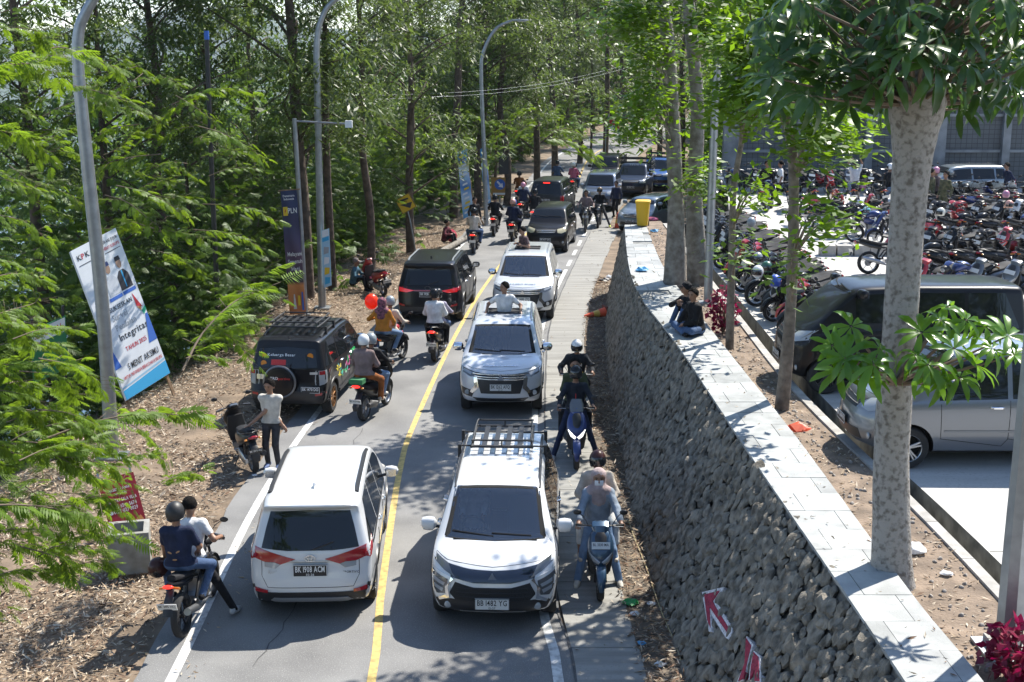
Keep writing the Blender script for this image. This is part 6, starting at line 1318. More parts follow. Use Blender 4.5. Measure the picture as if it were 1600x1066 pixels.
# ---- eucalypts
def eucalypt_proto(seed, H, lean, crown0, n_limb, spn, label, mtrunk):
    r = random.Random(seed); t = thing('eucalyptus_tree', label, 'tree'); rr = np.random.default_rng(seed)
    pts = [(0, 0, -1.5), (lean * .15 + r.uniform(-.15, .15), r.uniform(-.1, .1), H * .15), (lean * .3 + r.uniform(-.14, .14), r.uniform(-.12, .12), H * .35), (lean * .5 + r.uniform(-.14, .14), r.uniform(-.1, .1), H * .55), (lean * .7 + r.uniform(-.2, .2), r.uniform(-.2, .2), H * .75), (lean, r.uniform(-.2, .2), H)]
    trunk('trunk', pts, [.21, .17, .15, .12, .09, .04], mtrunk, t); C_ = cr(pts, 8); b = MB(); tips = []
    for k in range(n_limb):
        f = crown0 + (1 - crown0) * (k + r.random()) / n_limb; p = C_[int(f * (len(C_) - 1))]; a = r.uniform(0, 2 * PI); L = (1.2 + 2.6 * (1 - f)) * r.uniform(.7, 1.2); q1 = p + Vector((math.cos(a) * L * .5, math.sin(a) * L * .5, L * .35)); q2 = p + Vector((math.cos(a + .3) * L, math.sin(a + .3) * L, L * r.uniform(.3, .7)))
        b.sweep(cr([p, q1, q2], 4), [.05, .045, .04, .035, .03, .025, .02, .015, .008], None, 5)
        for _ in range(4):
            cc = p.lerp(q2, r.uniform(.4, 1.15)) + Vector((r.gauss(0, .4), r.gauss(0, .4), r.gauss(.1, .35)))
            for _ in range(spn // 4): tips.append(cc + Vector((r.gauss(0, .24), r.gauss(0, .24), r.gauss(0, .17))))
    b.obj('limbs', mtrunk, t); P = np.array([q[:] for q in tips]); D = rr.normal(0, 1, (len(P), 3)); D[:, 2] *= .25; parts = []
    for j in range(3): m = np.arange(len(P)) % 3 == j; parts.append((*scatter(SP[j], P[m], rots(D[m]), rr.uniform(.8, 1.3, m.sum())), 0))
    V, Q, _ = merge(parts); o = link(bpy.data.objects.new('crown', np_mesh('crown', V, Q, L_eu)), t); return t
ep = [eucalypt_proto(1, 14, .6, .28, 26, 24, 'x', M_bark), eucalypt_proto(2, 15, -.5, .38, 22, 24, 'x', M_bark), eucalypt_proto(3, 13, .2, .22, 26, 22, 'x', M_bark), eucalypt_proto(4, 16, 1.0, .5, 18, 24, 'x', M_bark)]
# (pixel x at eye-level band, ground distance, scale, variant, label)
euc = [(255, 38, 1.0, 1, 'dark eucalyptus trunk left of the black post in the upper left'), (474, 40.5, 1.15, 0, 'thick leaning eucalyptus right beside the camera pole and blue banner'), (515, 42, .8, 3, 'slim eucalyptus just right of the tall lamp post'), (575, 46, .85, 1, 'straight slim eucalyptus left of the yellow diamond sign'), (640, 50, .95, 2, 'eucalyptus rising behind the yellow diamond sign'), (708, 61, 1.05, 3, 'dark eucalyptus whose trunk stands behind the wide blue banner'), (748, 66, 1.0, 0, 'eucalyptus beside the narrow blue banner'), (790, 66, .95, 1, 'eucalyptus directly behind the blue arrow sign'), (838, 72, 1.0, 2, 'eucalyptus above the grey car braking in the queue'), (868, 80, 1.1, 3, 'straight dark eucalyptus above the distant motorbike riders'), (905, 92, 1.0, 1, 'pale leaved eucalyptus in the distance left of the flag'), (945, 98, 1.1, 3, 'tall dark eucalyptus just behind the small flag'), (975, 112, 1.1, 0, 'far eucalyptus right of the small flag'), (160, 36, .9, 2, 'eucalyptus behind the tilted billboard lamp post'), (60, 34, .95, 3, 'eucalyptus at the far left edge of the forest'), (345, 44, .95, 0, 'eucalyptus between the black post and the blue banner'), (395, 52, 1.0, 2, 'second row eucalyptus left of the blue banner'), (610, 62, 1.0, 1, 'second row eucalyptus behind the lamp post'), (670, 72, 1.05, 0, 'second row eucalyptus left of the wide blue banner'), (725, 84, 1.1, 2, 'far eucalyptus between the two blue banners'), (815, 95, 1.15, 1, 'far eucalyptus over the queue, left of the straight dark one'), (885, 118, 1.2, 0, 'farthest eucalyptus seen over the queue of cars'), (925, 128, 1.2, 2, 'farthest eucalyptus behind the flag'), (1010, 126, 1.2, 3, 'eucalyptus at the far bend of the road'), (1030, 96, 1.0, 1, 'eucalyptus right of the far bend behind the pale trunks'), (1065, 84, 1.0, 2, 'eucalyptus behind the pale twin trunks above the car park mouth')]
for k, (px, Y, sc, v, lb) in enumerate(euc):
    p = AT(px, 240, Y); t = copy_tree(ep[v]); t.location = (p.x, Y, ground_z(p.x, Y)); t.rotation_euler = (0, 0, (rb.uniform(0, 6.28) if sc != 1.15 else 2.6)); t.scale = (sc, sc, sc); tag(t, lb, 'tree', 'eucalyptus trees along the road')
    if Y > 60: t.scale = (sc * 1.1, sc * 1.1, sc)
for t in ep:
    for ch in list(t.children): bpy.data.objects.remove(ch)
    bpy.data.objects.remove(t)
# hillside trees over the back wall of the car park
# ---- undergrowth: one uncountable mass of fronds on the slope
def mass(name, n, fx, size, T, mats, seed, droop=.3):
    r = np.random.default_rng(seed); P, S = fx(r, n); D = r.normal(0, 1, (len(P), 3)); D[:, 2] = np.abs(D[:, 2]) * .5 - droop; parts = []; Rm = rots(D, roll=r.normal(0, .4, len(P)))
    for j in range(len(T)): m = np.arange(len(P)) % len(T) == j; parts.append((*scatter(T[j], P[m], Rm[m], S[m] * size), 0))
    V, Q, _ = merge(parts); return struct(link(bpy.data.objects.new(name, np_mesh(name, V, Q, mats))), 'stuff')
def clumps(r, n, x0, x1, y0, y1, hmin, hmax, off, nc):
    cy = r.uniform(y0, y1, nc); cx = XL(cy) - (np.interp(cy, [24, 33, 45, 60], [3.9, 3.6, 2.2, 1.8]) if off < 0 else off) - r.uniform(x0, x1, nc) ** 1.3 / max(1, x1) ** .3; px_ = 800 + 2000 * cx / (cy * .976 + 1.66); cy = np.where((off < 0) & (cy < 41) & (px_ > 385), cy + 12, cy); cy = np.where((off < 0) & (cy < 31), cy + 6, cy); rad = r.uniform(.7, 1.7, nc); hh = r.uniform(hmin, hmax, nc); i = r.integers(0, nc, n)
    th = r.uniform(0, 2 * PI, n); u = r.random(n) ** .4; ph = r.uniform(0, 1, n); z0 = terrain_h(cx[i], cy[i]); hh = hh - np.minimum(0, terrain_h(cx, cy)) * .85
    rr = rad[i] * u * np.sqrt(1 - (ph * .85) ** 2)
    return np.stack([cx[i] + rr * np.cos(th), cy[i] + rr * np.sin(th), z0 + .1 + hh[i] * ph * u ** .3], 1), r.uniform(.6, 1.25, n)
mass('forest_undergrowth', 13500, lambda r, n: clumps(r, n, .6, 11, 25, 62, 1.6, 5.0, -1, 130), .46, FR, L_fr2, 31)
mass('forest_undergrowth', 7500, lambda r, n: clumps(r, n, .6, 18, 58, 130, 2, 6, -1, 100), .66, FR, L_fr2, 32)
mass('forest_undergrowth', 900, lambda r, n: clumps(r, n, 0, 5, 9, 26, .8, 2.2, 4.6, 24), .4, FR, L_fr, 35)
def slopewood(r, n):
    y = r.uniform(40, 130, n); x = XL(y) - 7 - r.random(n) * 34; g = terrain_h(x, y); return np.stack([x, y, g + r.random(n) ** .9 * (np.where(x < XL(y) - 15, 3.8, 8) - g)], 1), r.uniform(.9, 1.7, n)
def farwood(r, n):
    x = r.uniform(-26, 50, n); y = 118 + r.random(n) * 60 + np.abs(x - 10) * .1; m = (x < XL(y) - 3) | (x > XC(y) + 3); z = terrain_h(x, y) + r.random(n) ** .8 * 16
    return np.stack([x, y, z], 1)[m], r.uniform(1.5, 2.8, m.sum())
SPB = [t_spray(14, .42, .08, k + 40, .6, .55) for k in range(3)]
mass('slope_wood', 7500, slopewood, 1.0, SPB, L_fr2, 37)
mass('far_wood', 7500, farwood, 1.0, SPB, L_fr2, 33)
def hillwood(r, n):
    x = r.uniform(8, 48, n); y = LOT_Y1 + 1.5 + r.random(n) ** 1.2 * 40; x = np.where(x < XC(y) + 3.5, XC(y) + 3.5 + r.random(n) * 6, x); z = terrain_h(x, y) + r.random(n) * 5.5 + np.where(y < LOT_Y1 + 6, 3.0, .2)
    return np.stack([x, y, z], 1), r.uniform(.8, 1.6, n)
mass('hillside_wood', 7500, hillwood, 1.0, SPB, L_br, 34)
def behind(r, n):
    x = r.uniform(-30, 32, n); y = -14 - r.random(n) * 26; m = (np.abs(x + 2) > 5) | (r.random(n) < .25); return np.stack([x, y, np.clip(terrain_h(x, y), -6, 9) + r.random(n) ** .8 * 15], 1)[m], r.uniform(1.2, 2.2, m.sum())
mass('roadside_wood', 4200, behind, 1.0, SPB, L_eu, 36)
# ---- right hand trees on the planting strip
def rtree(name, label, base, pts, rad, m, sprays, leafm=L_br, limbs=(), T=SB, size=1.25, seed=1):
    t = thing(name, label, 'tree', base); bv = Vector(base); trunk('trunk', [p - bv for p in pts], rad, m, t, 16, .04); rr = np.random.default_rng(seed); b = MB(); P = []; anc = [p - bv for p in cr(pts, 6)]
    for (x0, x1, y0, y1, Y, n) in sprays:
        for _ in range(n):
            u, w = rr.normal(0, .33, 2).clip(-.95, .95); q = AT((x0 + x1) / 2 + (x1 - x0) / 2 * u * 1.05, (y0 + y1) / 2 + (y1 - y0) / 2 * w * 1.05, Y + rr.normal(0, .6)) - bv; P.append(q)
        c = AT((x0 + x1) / 2, (y0 + y1) / 2, Y) - bv; a = min(anc, key=lambda p: (p - c + Vector((0, 0, .8))).length)
        for _ in range(5):
            e = P[-int(rr.integers(1, n))]; b.sweep(cr([a, a.lerp(e, .5) + Vector((0, 0, .15)), e], 4), [.03, .026, .022, .019, .016, .013, .01, .008, .004], None, 5)
    b.obj('limbs', m, t); P = np.array([q[:] for q in P]); D = rr.normal(0, 1, (len(P), 3)); D[:, 2] *= .3; parts = []
    for j in range(3): k = np.arange(len(P)) % 3 == j; parts.append((*scatter(T[j], P[k], rots(D[k]), rr.uniform(.8, 1.35, k.sum()) * size), 0))
    V, Q, _ = merge(parts); link(bpy.data.objects.new('crown', np_mesh('crown', V, Q, leafm)), t); return t
def gp(px, py, z=2.0): return G(px, py, z)
b1 = gp(1054, 455); rtree('tree', 'pale forked trunk tree left of the pair beside the coping', b1, [b1 - Vector((0, 0, .2)), AT(1056, 330, b1.y), AT(1049, 160, b1.y), AT(1042, 60, b1.y), AT(1030, -60, b1.y)], [.3, .19, .17, .175, .1], M_bark_p, [(930, 1050, 0, 60, 29, 90), (960, 1060, 120, 190, 30, 60), (930, 1040, 170, 230, 31, 50), (970, 1050, 60, 110, 30, 50), (960, 1080, -160, 0, 29, 160)], seed=3)
b2 = gp(1092, 445); rtree('tree', 'pale straight trunk tree right of the pair beside the coping', b2, [b2 - Vector((0, 0, .2)), AT(1085, 310, b2.y), AT(1090, 170, b2.y), AT(1078, 30, b2.y), AT(1072, -90, b2.y)], [.29, .19, .16, .155, .1], M_bark_p, [(1060, 1200, 0, 90, 28, 150), (1060, 1130, 230, 320, 30, 26), (1080, 1220, -140, 0, 28, 170)], seed=4)
b3 = gp(1140, 545); rtree('tree', 'thin crooked sapling growing by the red leaved bush', b3, [b3 - Vector((0, 0, .1)), AT(1143, 420, b3.y), AT(1146, 300, b3.y), AT(1160, 210, b3.y), AT(1165, 120, b3.y)], [.085, .07, .06, .05, .02], M_bark_s, [(1090, 1230, 110, 200, 23.5, 90), (1100, 1260, 20, 120, 23.5, 170), (1140, 1200, 270, 330, 23, 12), (1130, 1180, 380, 410, 23.5, 8)], seed=5)
b4 = gp(1221, 640); rtree('tree', 'slender dark trunk tree standing before the black van', b4, [b4 - Vector((0, 0, .1)), AT(1234, 500, b4.y), AT(1240, 350, b4.y), AT(1234, 210, b4.y), AT(1190, 130, b4.y)], [.12, .09, .085, .08, .03], M_bark_s, [(1210, 1370, 150, 260, 19, 85), (1230, 1340, 315, 370, 18.5, 18), (1190, 1300, 60, 170, 19, 80), (1210, 1260, 395, 450, 19, 7), (1110, 1340, -100, 60, 19, 140)], seed=6)
# big blotched trunk with whorled glossy leaves
b5 = gp(1393, 912); t5 = thing('whorled_leaf_tree', 'big grey blotched trunk with whorls of glossy leaves, nearest tree on the right', 'tree', b5)
p5 = [b5 - Vector((0, 0, .15)), b5 + Vector((-.02, 0, .3)), AT(1393, 700, 13.15), AT(1403, 560, 13.15), AT(1412, 420, 13.15), AT(1421, 300, 13.15), AT(1428, 220, 13.15), AT(1433, 160, 13.15), AT(1438, 60, 13.15), AT(1440, -120, 13.15)]
trunk('trunk', [p - b5 for p in p5], [.29, .21, .185, .178, .176, .18, .22, .29, .22, .2], M_bark_big, t5, 24, .025)
RS = [t_rosette(9, .3, k, .2 + .25 * k) for k in range(3)]; r5 = np.random.default_rng(8); b = MB(); P = []; Dz = []
def whorl(px, py, Y, root):
    q = AT(px, py, Y) - b5; a = root - b5; P.append(q[:]); b.sweep(cr([a, a.lerp(q, .6) + Vector((0, 0, -.02)), q], 3), [.03, .024, .02, .016, .012, .01, .008], None, 5)
top5 = AT(1430, 165, 13.15)
for (x, y, Y) in [(1215, 90, 12.6), (1250, 60, 13), (1195, 60, 12.8), (1205, 120, 12.4), (1240, 110, 12.8), (1300, 75, 12.5), (1330, 65, 13.5), (1290, 130, 12.6), (1265, 150, 12.2), (1345, 40, 14), (1385, 100, 12), (1395, 120, 12.2), (1320, 110, 12.4), (1360, 130, 12.3), (1450, 40, 12), (1445, 70, 11.8), (1460, 105, 11.9), (1500, 60, 12.3), (1520, 25, 12.2), (1490, 20, 12.5), (1550, 105, 12.2), (1580, 80, 12.6), (1575, 130, 12.8), (1540, 60, 13.2), (1600, 40, 13), (1420, 20, 11.8), (1370, 75, 13.5), (1400, 45, 12.2), (1230, 30, 13.5), (1275, 30, 13.8), (1530, 150, 13.4), (1500, 170, 13.6), (1590, 150, 13.5), (1300, 20, 14), (1620, 100, 12.6), (1475, 130, 12.5), (1340, 150, 12.8), (1420, 80, 11.9), (1390, 10, 12.3), (1260, 90, 12.6), (1565, 15, 12.5), (1510, 100, 12.1)]: whorl(x, y, Y, top5)
for _ in range(45): whorl(r5.uniform(1185, 1620), r5.uniform(0, 165), r5.uniform(12.6, 14.5), top5)
for _ in range(60): whorl(r5.uniform(1150, 1700), r5.uniform(-220, 15), r5.uniform(11.4, 15), top5 + Vector((0, 0, .5)))
P = np.array(P); D = r5.normal(0, .25, (len(P), 3)); D[:, 0] += 1; parts = []
def tilt(n, k):
    N = np.stack([r5.normal(0, .3, n), -.45 + r5.normal(0, .3, n), np.full(n, .8)], 1); N /= np.linalg.norm(N, axis=1, keepdims=True); D = r5.normal(0, 1, (n, 3)); D -= N * (D * N).sum(1, keepdims=True); return rots(D, N)
RM5 = tilt(len(P), 1)
for j in range(3): k = np.arange(len(P)) % 3 == j; parts.append((*scatter(RS[j], P[k], RM5[k], r5.uniform(.95, 1.3, k.sum())), 0))
b.obj('limbs', M_twig, t5); V, Q, _ = merge(parts); o = link(bpy.data.objects.new('crown', np_mesh('crown', V, Q, L_al, smooth=True)), t5)
b = MB(); P = []; low5 = AT(1400, 600, 13.1)
for (x, y, Y) in [(1300, 540, 12.5), (1330, 510, 12.6), (1345, 560, 12.2), (1310, 580, 12.4), (1365, 570, 12), (1375, 545, 12.2), (1440, 520, 12.2), (1470, 500, 12.4), (1450, 570, 11.8), (1490, 545, 12), (1510, 500, 12.5), (1480, 480, 12.8), (1525, 570, 12), (1550, 545, 12.3), (1540, 510, 12.6), (1575, 525, 12.6), (1500, 590, 11.9), (1470, 590, 11.9), (1585, 555, 12.4), (1355, 590, 12.1), (1430, 555, 12), (1320, 560, 12.2)]: whorl(x, y, Y, low5)
P = np.array(P); RM5 = tilt(len(P), 1); parts = []
for j in range(3): k = np.arange(len(P)) % 3 == j; parts.append((*scatter(RS[j], P[k], RM5[k], r5.uniform(.8, 1.1, k.sum())), 0))
b.obj('limbs', M_twig, t5); V, Q, _ = merge(parts); link(bpy.data.objects.new('low_shoot', np_mesh('low_shoot', V, Q, L_al2, smooth=True)), t5)
# red-leaved bushes
def red_bush(label, c, rad, h, n, seed):
    r = np.random.default_rng(seed); t = thing('red_leaf_bush', label, 'bush', c); b = MB(); P = []
    for k in range(max(3, n // 12)): a = r.uniform(0, 6.28); q = Vector((math.cos(a) * rad * r.random(), math.sin(a) * rad * r.random(), h * r.uniform(.4, 1))); b.sweep([(0, 0, 0), q * .5, q], [.012, .01, .005], None, 5)
    b.obj('stem', M_twig, t); u = r.normal(0, 1, (n, 3)); u /= np.linalg.norm(u, axis=1, keepdims=True); u *= r.random((n, 1)) ** .3; P = np.stack([u[:, 0] * rad, u[:, 1] * rad, h * .55 + u[:, 2] * h * .5], 1)
    D = r.normal(0, 1, (n, 3)); T = quads([kite((0, 0, 0), (1, 0, 0), (0, 0, 1), .12, .045, .2)]); V, Q = scatter(T, P, rots(D, roll=r.normal(0, .6, n)), r.uniform(.7, 1.3, n)); link(bpy.data.objects.new('foliage', np_mesh('foliage', V, Q, L_red)), t)
c = gp(1128, 530); red_bush('crimson leaved bush behind the two seated men', (c.x + .1, c.y + .5, ZS), .32, .95, 260, 1)
c = gp(1575, 1055); red_bush('crimson leaved bush at the foot of the lower right post', (4.62, 10.75, ZS), .33, .55, 260, 2)
# ================================================================= LEAF LITTER AND PEBBLES
M_lf = [mat('dry_leaf_tan', (.36, .27, .18), .85, vary=.3, vscale=3), mat('dry_leaf_pale', (.52, .44, .34), .85, vary=.2, vscale=3), mat('dry_leaf_brown', (.17, .1, .06), .85, vary=.3, vscale=3)]
def litter(name, n, f, seed, L=.085, mix=(.45, .3, .25)):
    r = np.random.default_rng(seed); P = f(r, n); n = len(P); a = r.uniform(0, 2 * PI, n); D = np.stack([np.cos(a), np.sin(a), r.normal(0, .25, n)], 1)
    V = np.array([(0, 0, 0), (.4, .13, .07), (1, .12, .12), (.4, -.1, .05), (.42, .02, -.02)]); Q = np.array([(0, 4, 2, 1), (0, 3, 2, 4)]) 
    W, QQ = scatter((V, Q), P, rots(D, roll=r.normal(0, .5, n)), r.gamma(5, .2, n).clip(.3, 2.2) * L); mi = np.repeat(r.choice(3, n, p=mix), 2)
    return struct(link(bpy.data.objects.new(name, np_mesh(name, W, QQ, M_lf, mi))), 'stuff')
def verge_left(r, n):
    y = 8 + 50 * r.random(n) ** 1.7; d = r.random(n) ** 1.15 * 6.5; keep = r.random(n) < np.clip(.15 + d / .9, 0, 1); x = XL(y) - .5 - d
    return np.stack([x, y, terrain_h(x, y) - .015 + r.random(n) * .03], 1)[keep]
litter('leaf_litter', 125000, verge_left, 41, .08, (.42, .32, .26))
def foot(r, n):
    y = 8 + 36 * r.random(n) ** 1.4; t = r.random(n); x = XC(y) - .05 + t * (WF(y) - XC(y) + .1); return np.stack([x, y, .012 + r.random(n) * .05], 1)
litter('leaf_litter', 9000, foot, 42, .075, (.35, .15, .5))
def strip_l(r, n):
    y = 8 + 34 * r.random(n) ** 1.5; x = CR_(y) + .02 + r.random(n) * (KB(y) - CR_(y) - .05); return np.stack([x, y, ZS + .008 + r.random(n) * .015], 1)
litter('leaf_litter', 2600, strip_l, 43, .07, (.4, .45, .15))
def road_l(r, n):
    y = 12 + 60 * r.random(n); x = np.where(r.random(n) < .5, XL(y) + r.exponential(.25, n), XR(y) + .1 + r.random(n) * 1.2); return np.stack([x, y, .02 + 0 * x], 1)
litter('leaf_litter', 700, road_l, 44, .07)
def cop_l(r, n):
    y = 8 + 32 * r.random(n); x = WT(y) + .05 + r.random(n) * (CR_(y) - WT(y) - .05); return np.stack([x, y, ZW + .024 + 0 * x], 1)
litter('leaf_litter', 240, cop_l, 46, .06)
M_peb = mat('pebble', (.3, .27, .24), .9, vary=.3, vscale=20)
r = np.random.default_rng(45); n = 900; y = 8 + 34 * r.random(n) ** 1.5; x = CR_(y) + .05 + r.random(n) * (KB(y) - CR_(y) - .1); b = [np.array([v.co[:] for v in stone_me[0].vertices]), np.array([p.vertices[:] for p in stone_me[0].polygons])]
V, Q = scatter(b, np.stack([x, y, np.full(n, ZS + .005)], 1), rots(r.normal(0, 1, (n, 3))), r.uniform(.008, .035, n)); struct(link(bpy.data.objects.new('pebbles', np_mesh('pebbles', V, Q, M_peb, smooth=True))), 'stuff')
# ---------------------------------------------------------------- clothes
W_ = cloth('white', (.62, .62, .62)); BK_ = cloth('black', (.014, .014, .016)); JN = cloth('jeans', (.06, .1, .19)); JL = cloth('light_jeans', (.15, .23, .36)); NV = cloth('navy', (.018, .025, .055)); GR = cloth('charcoal', (.045, .045, .05)); OR = cloth('orange', (.5, .2, .03)); TP = cloth('taupe', (.19, .14, .135)); RU = cloth('rust', (.25, .09, .03)); CM = cloth('cream', (.5, .44, .37)); DN = cloth('denim_blue', (.22, .26, .31)); OL = cloth('olive', (.06, .07, .035)); BR_ = cloth('brown', (.1, .06, .035)); LV = cloth('lavender', (.3, .28, .36)); PK = cloth('pink', (.45, .12, .2)); BG = cloth('beige_tee', (.5, .47, .42)); TL = cloth('teal', (.05, .11, .15)); CAMO = mat('cloth_camo', (.04, .055, .025), .9, vary=.3, vscale=9, col2=(.12, .11, .06)); SC1 = cloth('scarf_blush', (.36, .28, .27)); SC2 = cloth('scarf_dark', (.03, .02, .025)); SC3 = cloth('scarf_pale', (.55, .5, .5)); FL = mat('cloth_floral', (.03, .02, .03), .9, vary=.1, vscale=22, col2=(.35, .12, .16)); SB_ = cloth('shoe_black', (.02, .02, .022))
H_w = paint_mat('helmet_white', (.66, .67, .68)); H_g = paint_mat('helmet_grey', (.25, .28, .3)); H_b = paint_mat('helmet_black', (.015, .015, .017), rough=.25); H_bl = paint_mat('helmet_blue', (.02, .07, .4)); H_p = paint_mat('helmet_pink', (.55, .22, .32)); H_mb = mat('helmet_matt_black', (.02, .02, .022), .5); H_r = paint_mat('helmet_red', (.45, .02, .03)); H_gn = paint_mat('helmet_green', (.03, .12, .08)); H_br = paint_mat('helmet_brown', (.05, .02, .018)); H_pe = paint_mat('helmet_peach', (.6, .3, .22))
P_blue = paint_mat('bike_blue', (.022, .06, .11), .3); P_dblue = paint_mat('bike_royal', (.012, .03, .14), .3); P_red = paint_mat('bike_red', (.38, .012, .016), .1); P_blk = paint_mat('bike_black', (.014, .014, .016)); P_wht = paint_mat('bike_white', (.6, .6, .6)); P_gry = paint_mat('bike_grey', (.12, .125, .135), .4); P_yel = paint_mat('bike_yellow', (.55, .38, .02))
def place(o, x, y, deg, lean=0.0, z=0.0): return put(o, Vector((x, y, z)), R(deg), lean).matrix_world.copy()
# a: bottom left
M = place(motorcycle('black motorcycle with two riders and lit tail light at the bottom left', P_blk, 'BK 2195 VCJ', True, sport=True), -4.36, 16.5, 86, -.04)
person('rider in white tee with bare head, foot down, bottom left motorcycle', ride((-.05, .82), (.3, 1.06), .34, .3, fx=-.05, fz=.35, grounded={-1: (.06, .5)}), W_, BK_, cloth('shoe_grey', (.4, .4, .4)), sleeve=.55, M=M, h=.017)
person('passenger in navy tee and black helmet on the bottom left motorcycle', pillion((-.5, .9), .05, [(-.2, .3, .95), (-.2, -.17, 1.05)], -.35, .42), NV, JN, SB_, sleeve=.7, M=M, hat='full', hat_col=H_mb, h=.017)
pb_ = [o for o in scene.objects if o.get('label', '').startswith('passenger in navy tee')][0]
for k, (y_, z_, a_) in enumerate(((.06, 1.2, .5), (-.05, 1.21, -.5), (0, 1.1, 0))): MB().ell((-.655 - .0, y_, z_), (.01, .032, .012), 10, 5, Matrix.Rotation(a_, 3, 'X')).obj('shirt_print', mat('print_gold', (.4, .22, .1), .8), pb_)
def helmet_thing(label, M, col, name='helmet'):
    b = MB(); nu, nv = 20, 11; vv = []
    for i in range(nv + 1):
        th = .05 + PI * .7 * i / nv
        for j in range(nu): a = 2 * PI * j / nu; vv.append((.142 * math.sin(th) * math.cos(a), .125 * math.sin(th) * math.sin(a), .148 * math.cos(th)))
    b.add(vv, [(i * nu + j, (i + 1) * nu + j, (i + 1) * nu + (j + 1) % nu, i * nu + (j + 1) % nu) for i in range(nv) for j in range(nu)] + [tuple(range(nu))])
    t = thing(name, label, 'helmet'); b.obj('shell', col, t); b = MB(); vv = []
    for i in range(5):
        th = R(68 + 44 * i / 4)
        for j in range(11): a = R(-70 + 14 * j); vv.append((.15 * math.sin(th) * math.cos(a), .133 * math.sin(th) * math.sin(a), .15 * math.cos(th)))
    b.add(vv, [(i * 11 + j, (i + 1) * 11 + j, (i + 1) * 11 + j + 1, i * 11 + j + 1) for i in range(4) for j in range(10)]); b.obj('visor', mat('visor_tint', (.02, .02, .022), .05, spec=.8), t)
    t.matrix_world = M; return t
helmet_thing('black and red helmet carried on the arm of the navy passenger', M @ Matrix.Translation((-.32, .36, .86)) @ Matrix.Rotation(2.2, 4, 'Z') @ Matrix.Rotation(.7, 4, 'Y'), H_br)
# b: parked scooter and the standing boy
M = place(scooter('dark scooter parked on the verge beside the boy in the pale tee', P_blk, plate='BK 3375 ALJ', white=False, stand=True), -5.06, 23.35, 115, -.12)
person('boy in pale tee and dark jeans standing beside the parked scooter', stand([(.26, -.4, .84), (.03, .235, .83)], .11, .03, .03, nod=.15), BG, GR, cloth('sandal_blue', (.15, .2, .35)), sleeve=.62, M=Matrix.Translation((-4.5, 23.05, 0)) @ Matrix.Rotation(R(-98), 4, 'Z'), look=(.97, -.2, 0), h=.014)
# c..e: three two-up bikes in the left lane
M = place(scooter('big black scooter with green roll behind its two riders, beside the decorated SUV', P_blk, plate='BK 6021 PAB', big=True, lit=True, rack_box=True), -2.98, 26.85, 75)
person('rider in black jacket and grey helmet on the scooter with green roll', ride((-.2, .86), (.33, 1.1), fz=.36), BK_, JL, M=M, hat='full', hat_col=H_g)
person('passenger in taupe hoodie, rust trousers and white helmet', pillion((-.62, .93), .1), TP, RU, CM, M=M, hat='full', hat_col=H_w, loose=.015)
M = place(motorcycle('red motorcycle ahead of the big black scooter, rider with cream sleeves', P_red, 'BK 4417 AGS', True), -3.02, 31.3, 72)
person('rider with cream sleeves and silver grey helmet next to the orange balloon', ride((-.1, .82), (.3, 1.06), .34, fx=-.05, fz=.35), CM, BK_, M=M, hat='full', hat_col=H_g)
person('passenger in orange blouse and dark floral headscarf', pillion((-.55, .9), .06, [(-.3, .26, 1.25), (-.2, -.16, 1.08)], -.36, .43), OR, JL, CM, M=M, scarf=FL, h=.018)
bl = thing('balloon', 'orange balloon held up by the passenger in orange', 'balloon'); MB().ell((0, 0, 0), (.17, .17, .2), 16, 12).obj('skin', mat('balloon_orange', (.75, .09, .03), .25, transl=.4), bl); MB().sweep([(0, 0, -.2), (.06, -.02, -.35)], .006, .006, 5).obj('stick', M_plw, bl); bl.matrix_world = M @ Matrix.Translation((-.22, .42, 1.62))
M = place(scooter('dark scooter with white number plate carrying the passenger in a white blouse', P_blk, plate='BK 5591 AJ', lit=True, big=True), -1.88, 32.25, 83)
person('rider in lavender shirt and black helmet in front of the white blouse', ride((-.2, .86), (.33, 1.1)), LV, JN, M=M, hat='full', hat_col=H_b)
person('passenger in long white blouse with black scarf and black helmet', pillion((-.62, .93), .06), W_, BK_, CM, M=M, hat='full', hat_col=H_b, loose=.02)
# f: parked red bike and the seated man in the shade
M = place(scooter('red and black scooter standing in the shade with a man sitting beside it', P_red, plate='BK 2210 TR', stand=True), -4.42, 41.2, 118, -.1)
def sit_low(lean=.25): 
    J = torso((0, 0, .3), lean); hips = [Vector((.02, s * .1, .28)) for s in (1, -1)]; an = [Vector((.5, s * .14, .085)) for s in (1, -1)]; wr = [Vector((.36, s * .16, .52)) for s in (1, -1)]
    J.update(hip=hips, an=an, toe=[a + Vector((.15, 0, -.03)) for a in an], wr=wr, el=[ik(J['sh'][i], wr[i], .28, .25, (-.2, s, -.6)) for i, s in ((0, 1), (1, -1))], kn=[ik(hips[i], an[i], .42, .42, (.5, 0, 1)) for i in (0, 1)]); return J
person('man in teal shirt and cap sitting in the shade by the red scooter', sit_low(), TL, BK_, SB_, M=Matrix.Translation((-5.25, 41.6, 0)) @ Matrix.Rotation(R(-10), 4, 'Z'), hat='cap', hat_col=cloth('cap_grey', (.2, .17, .16)))
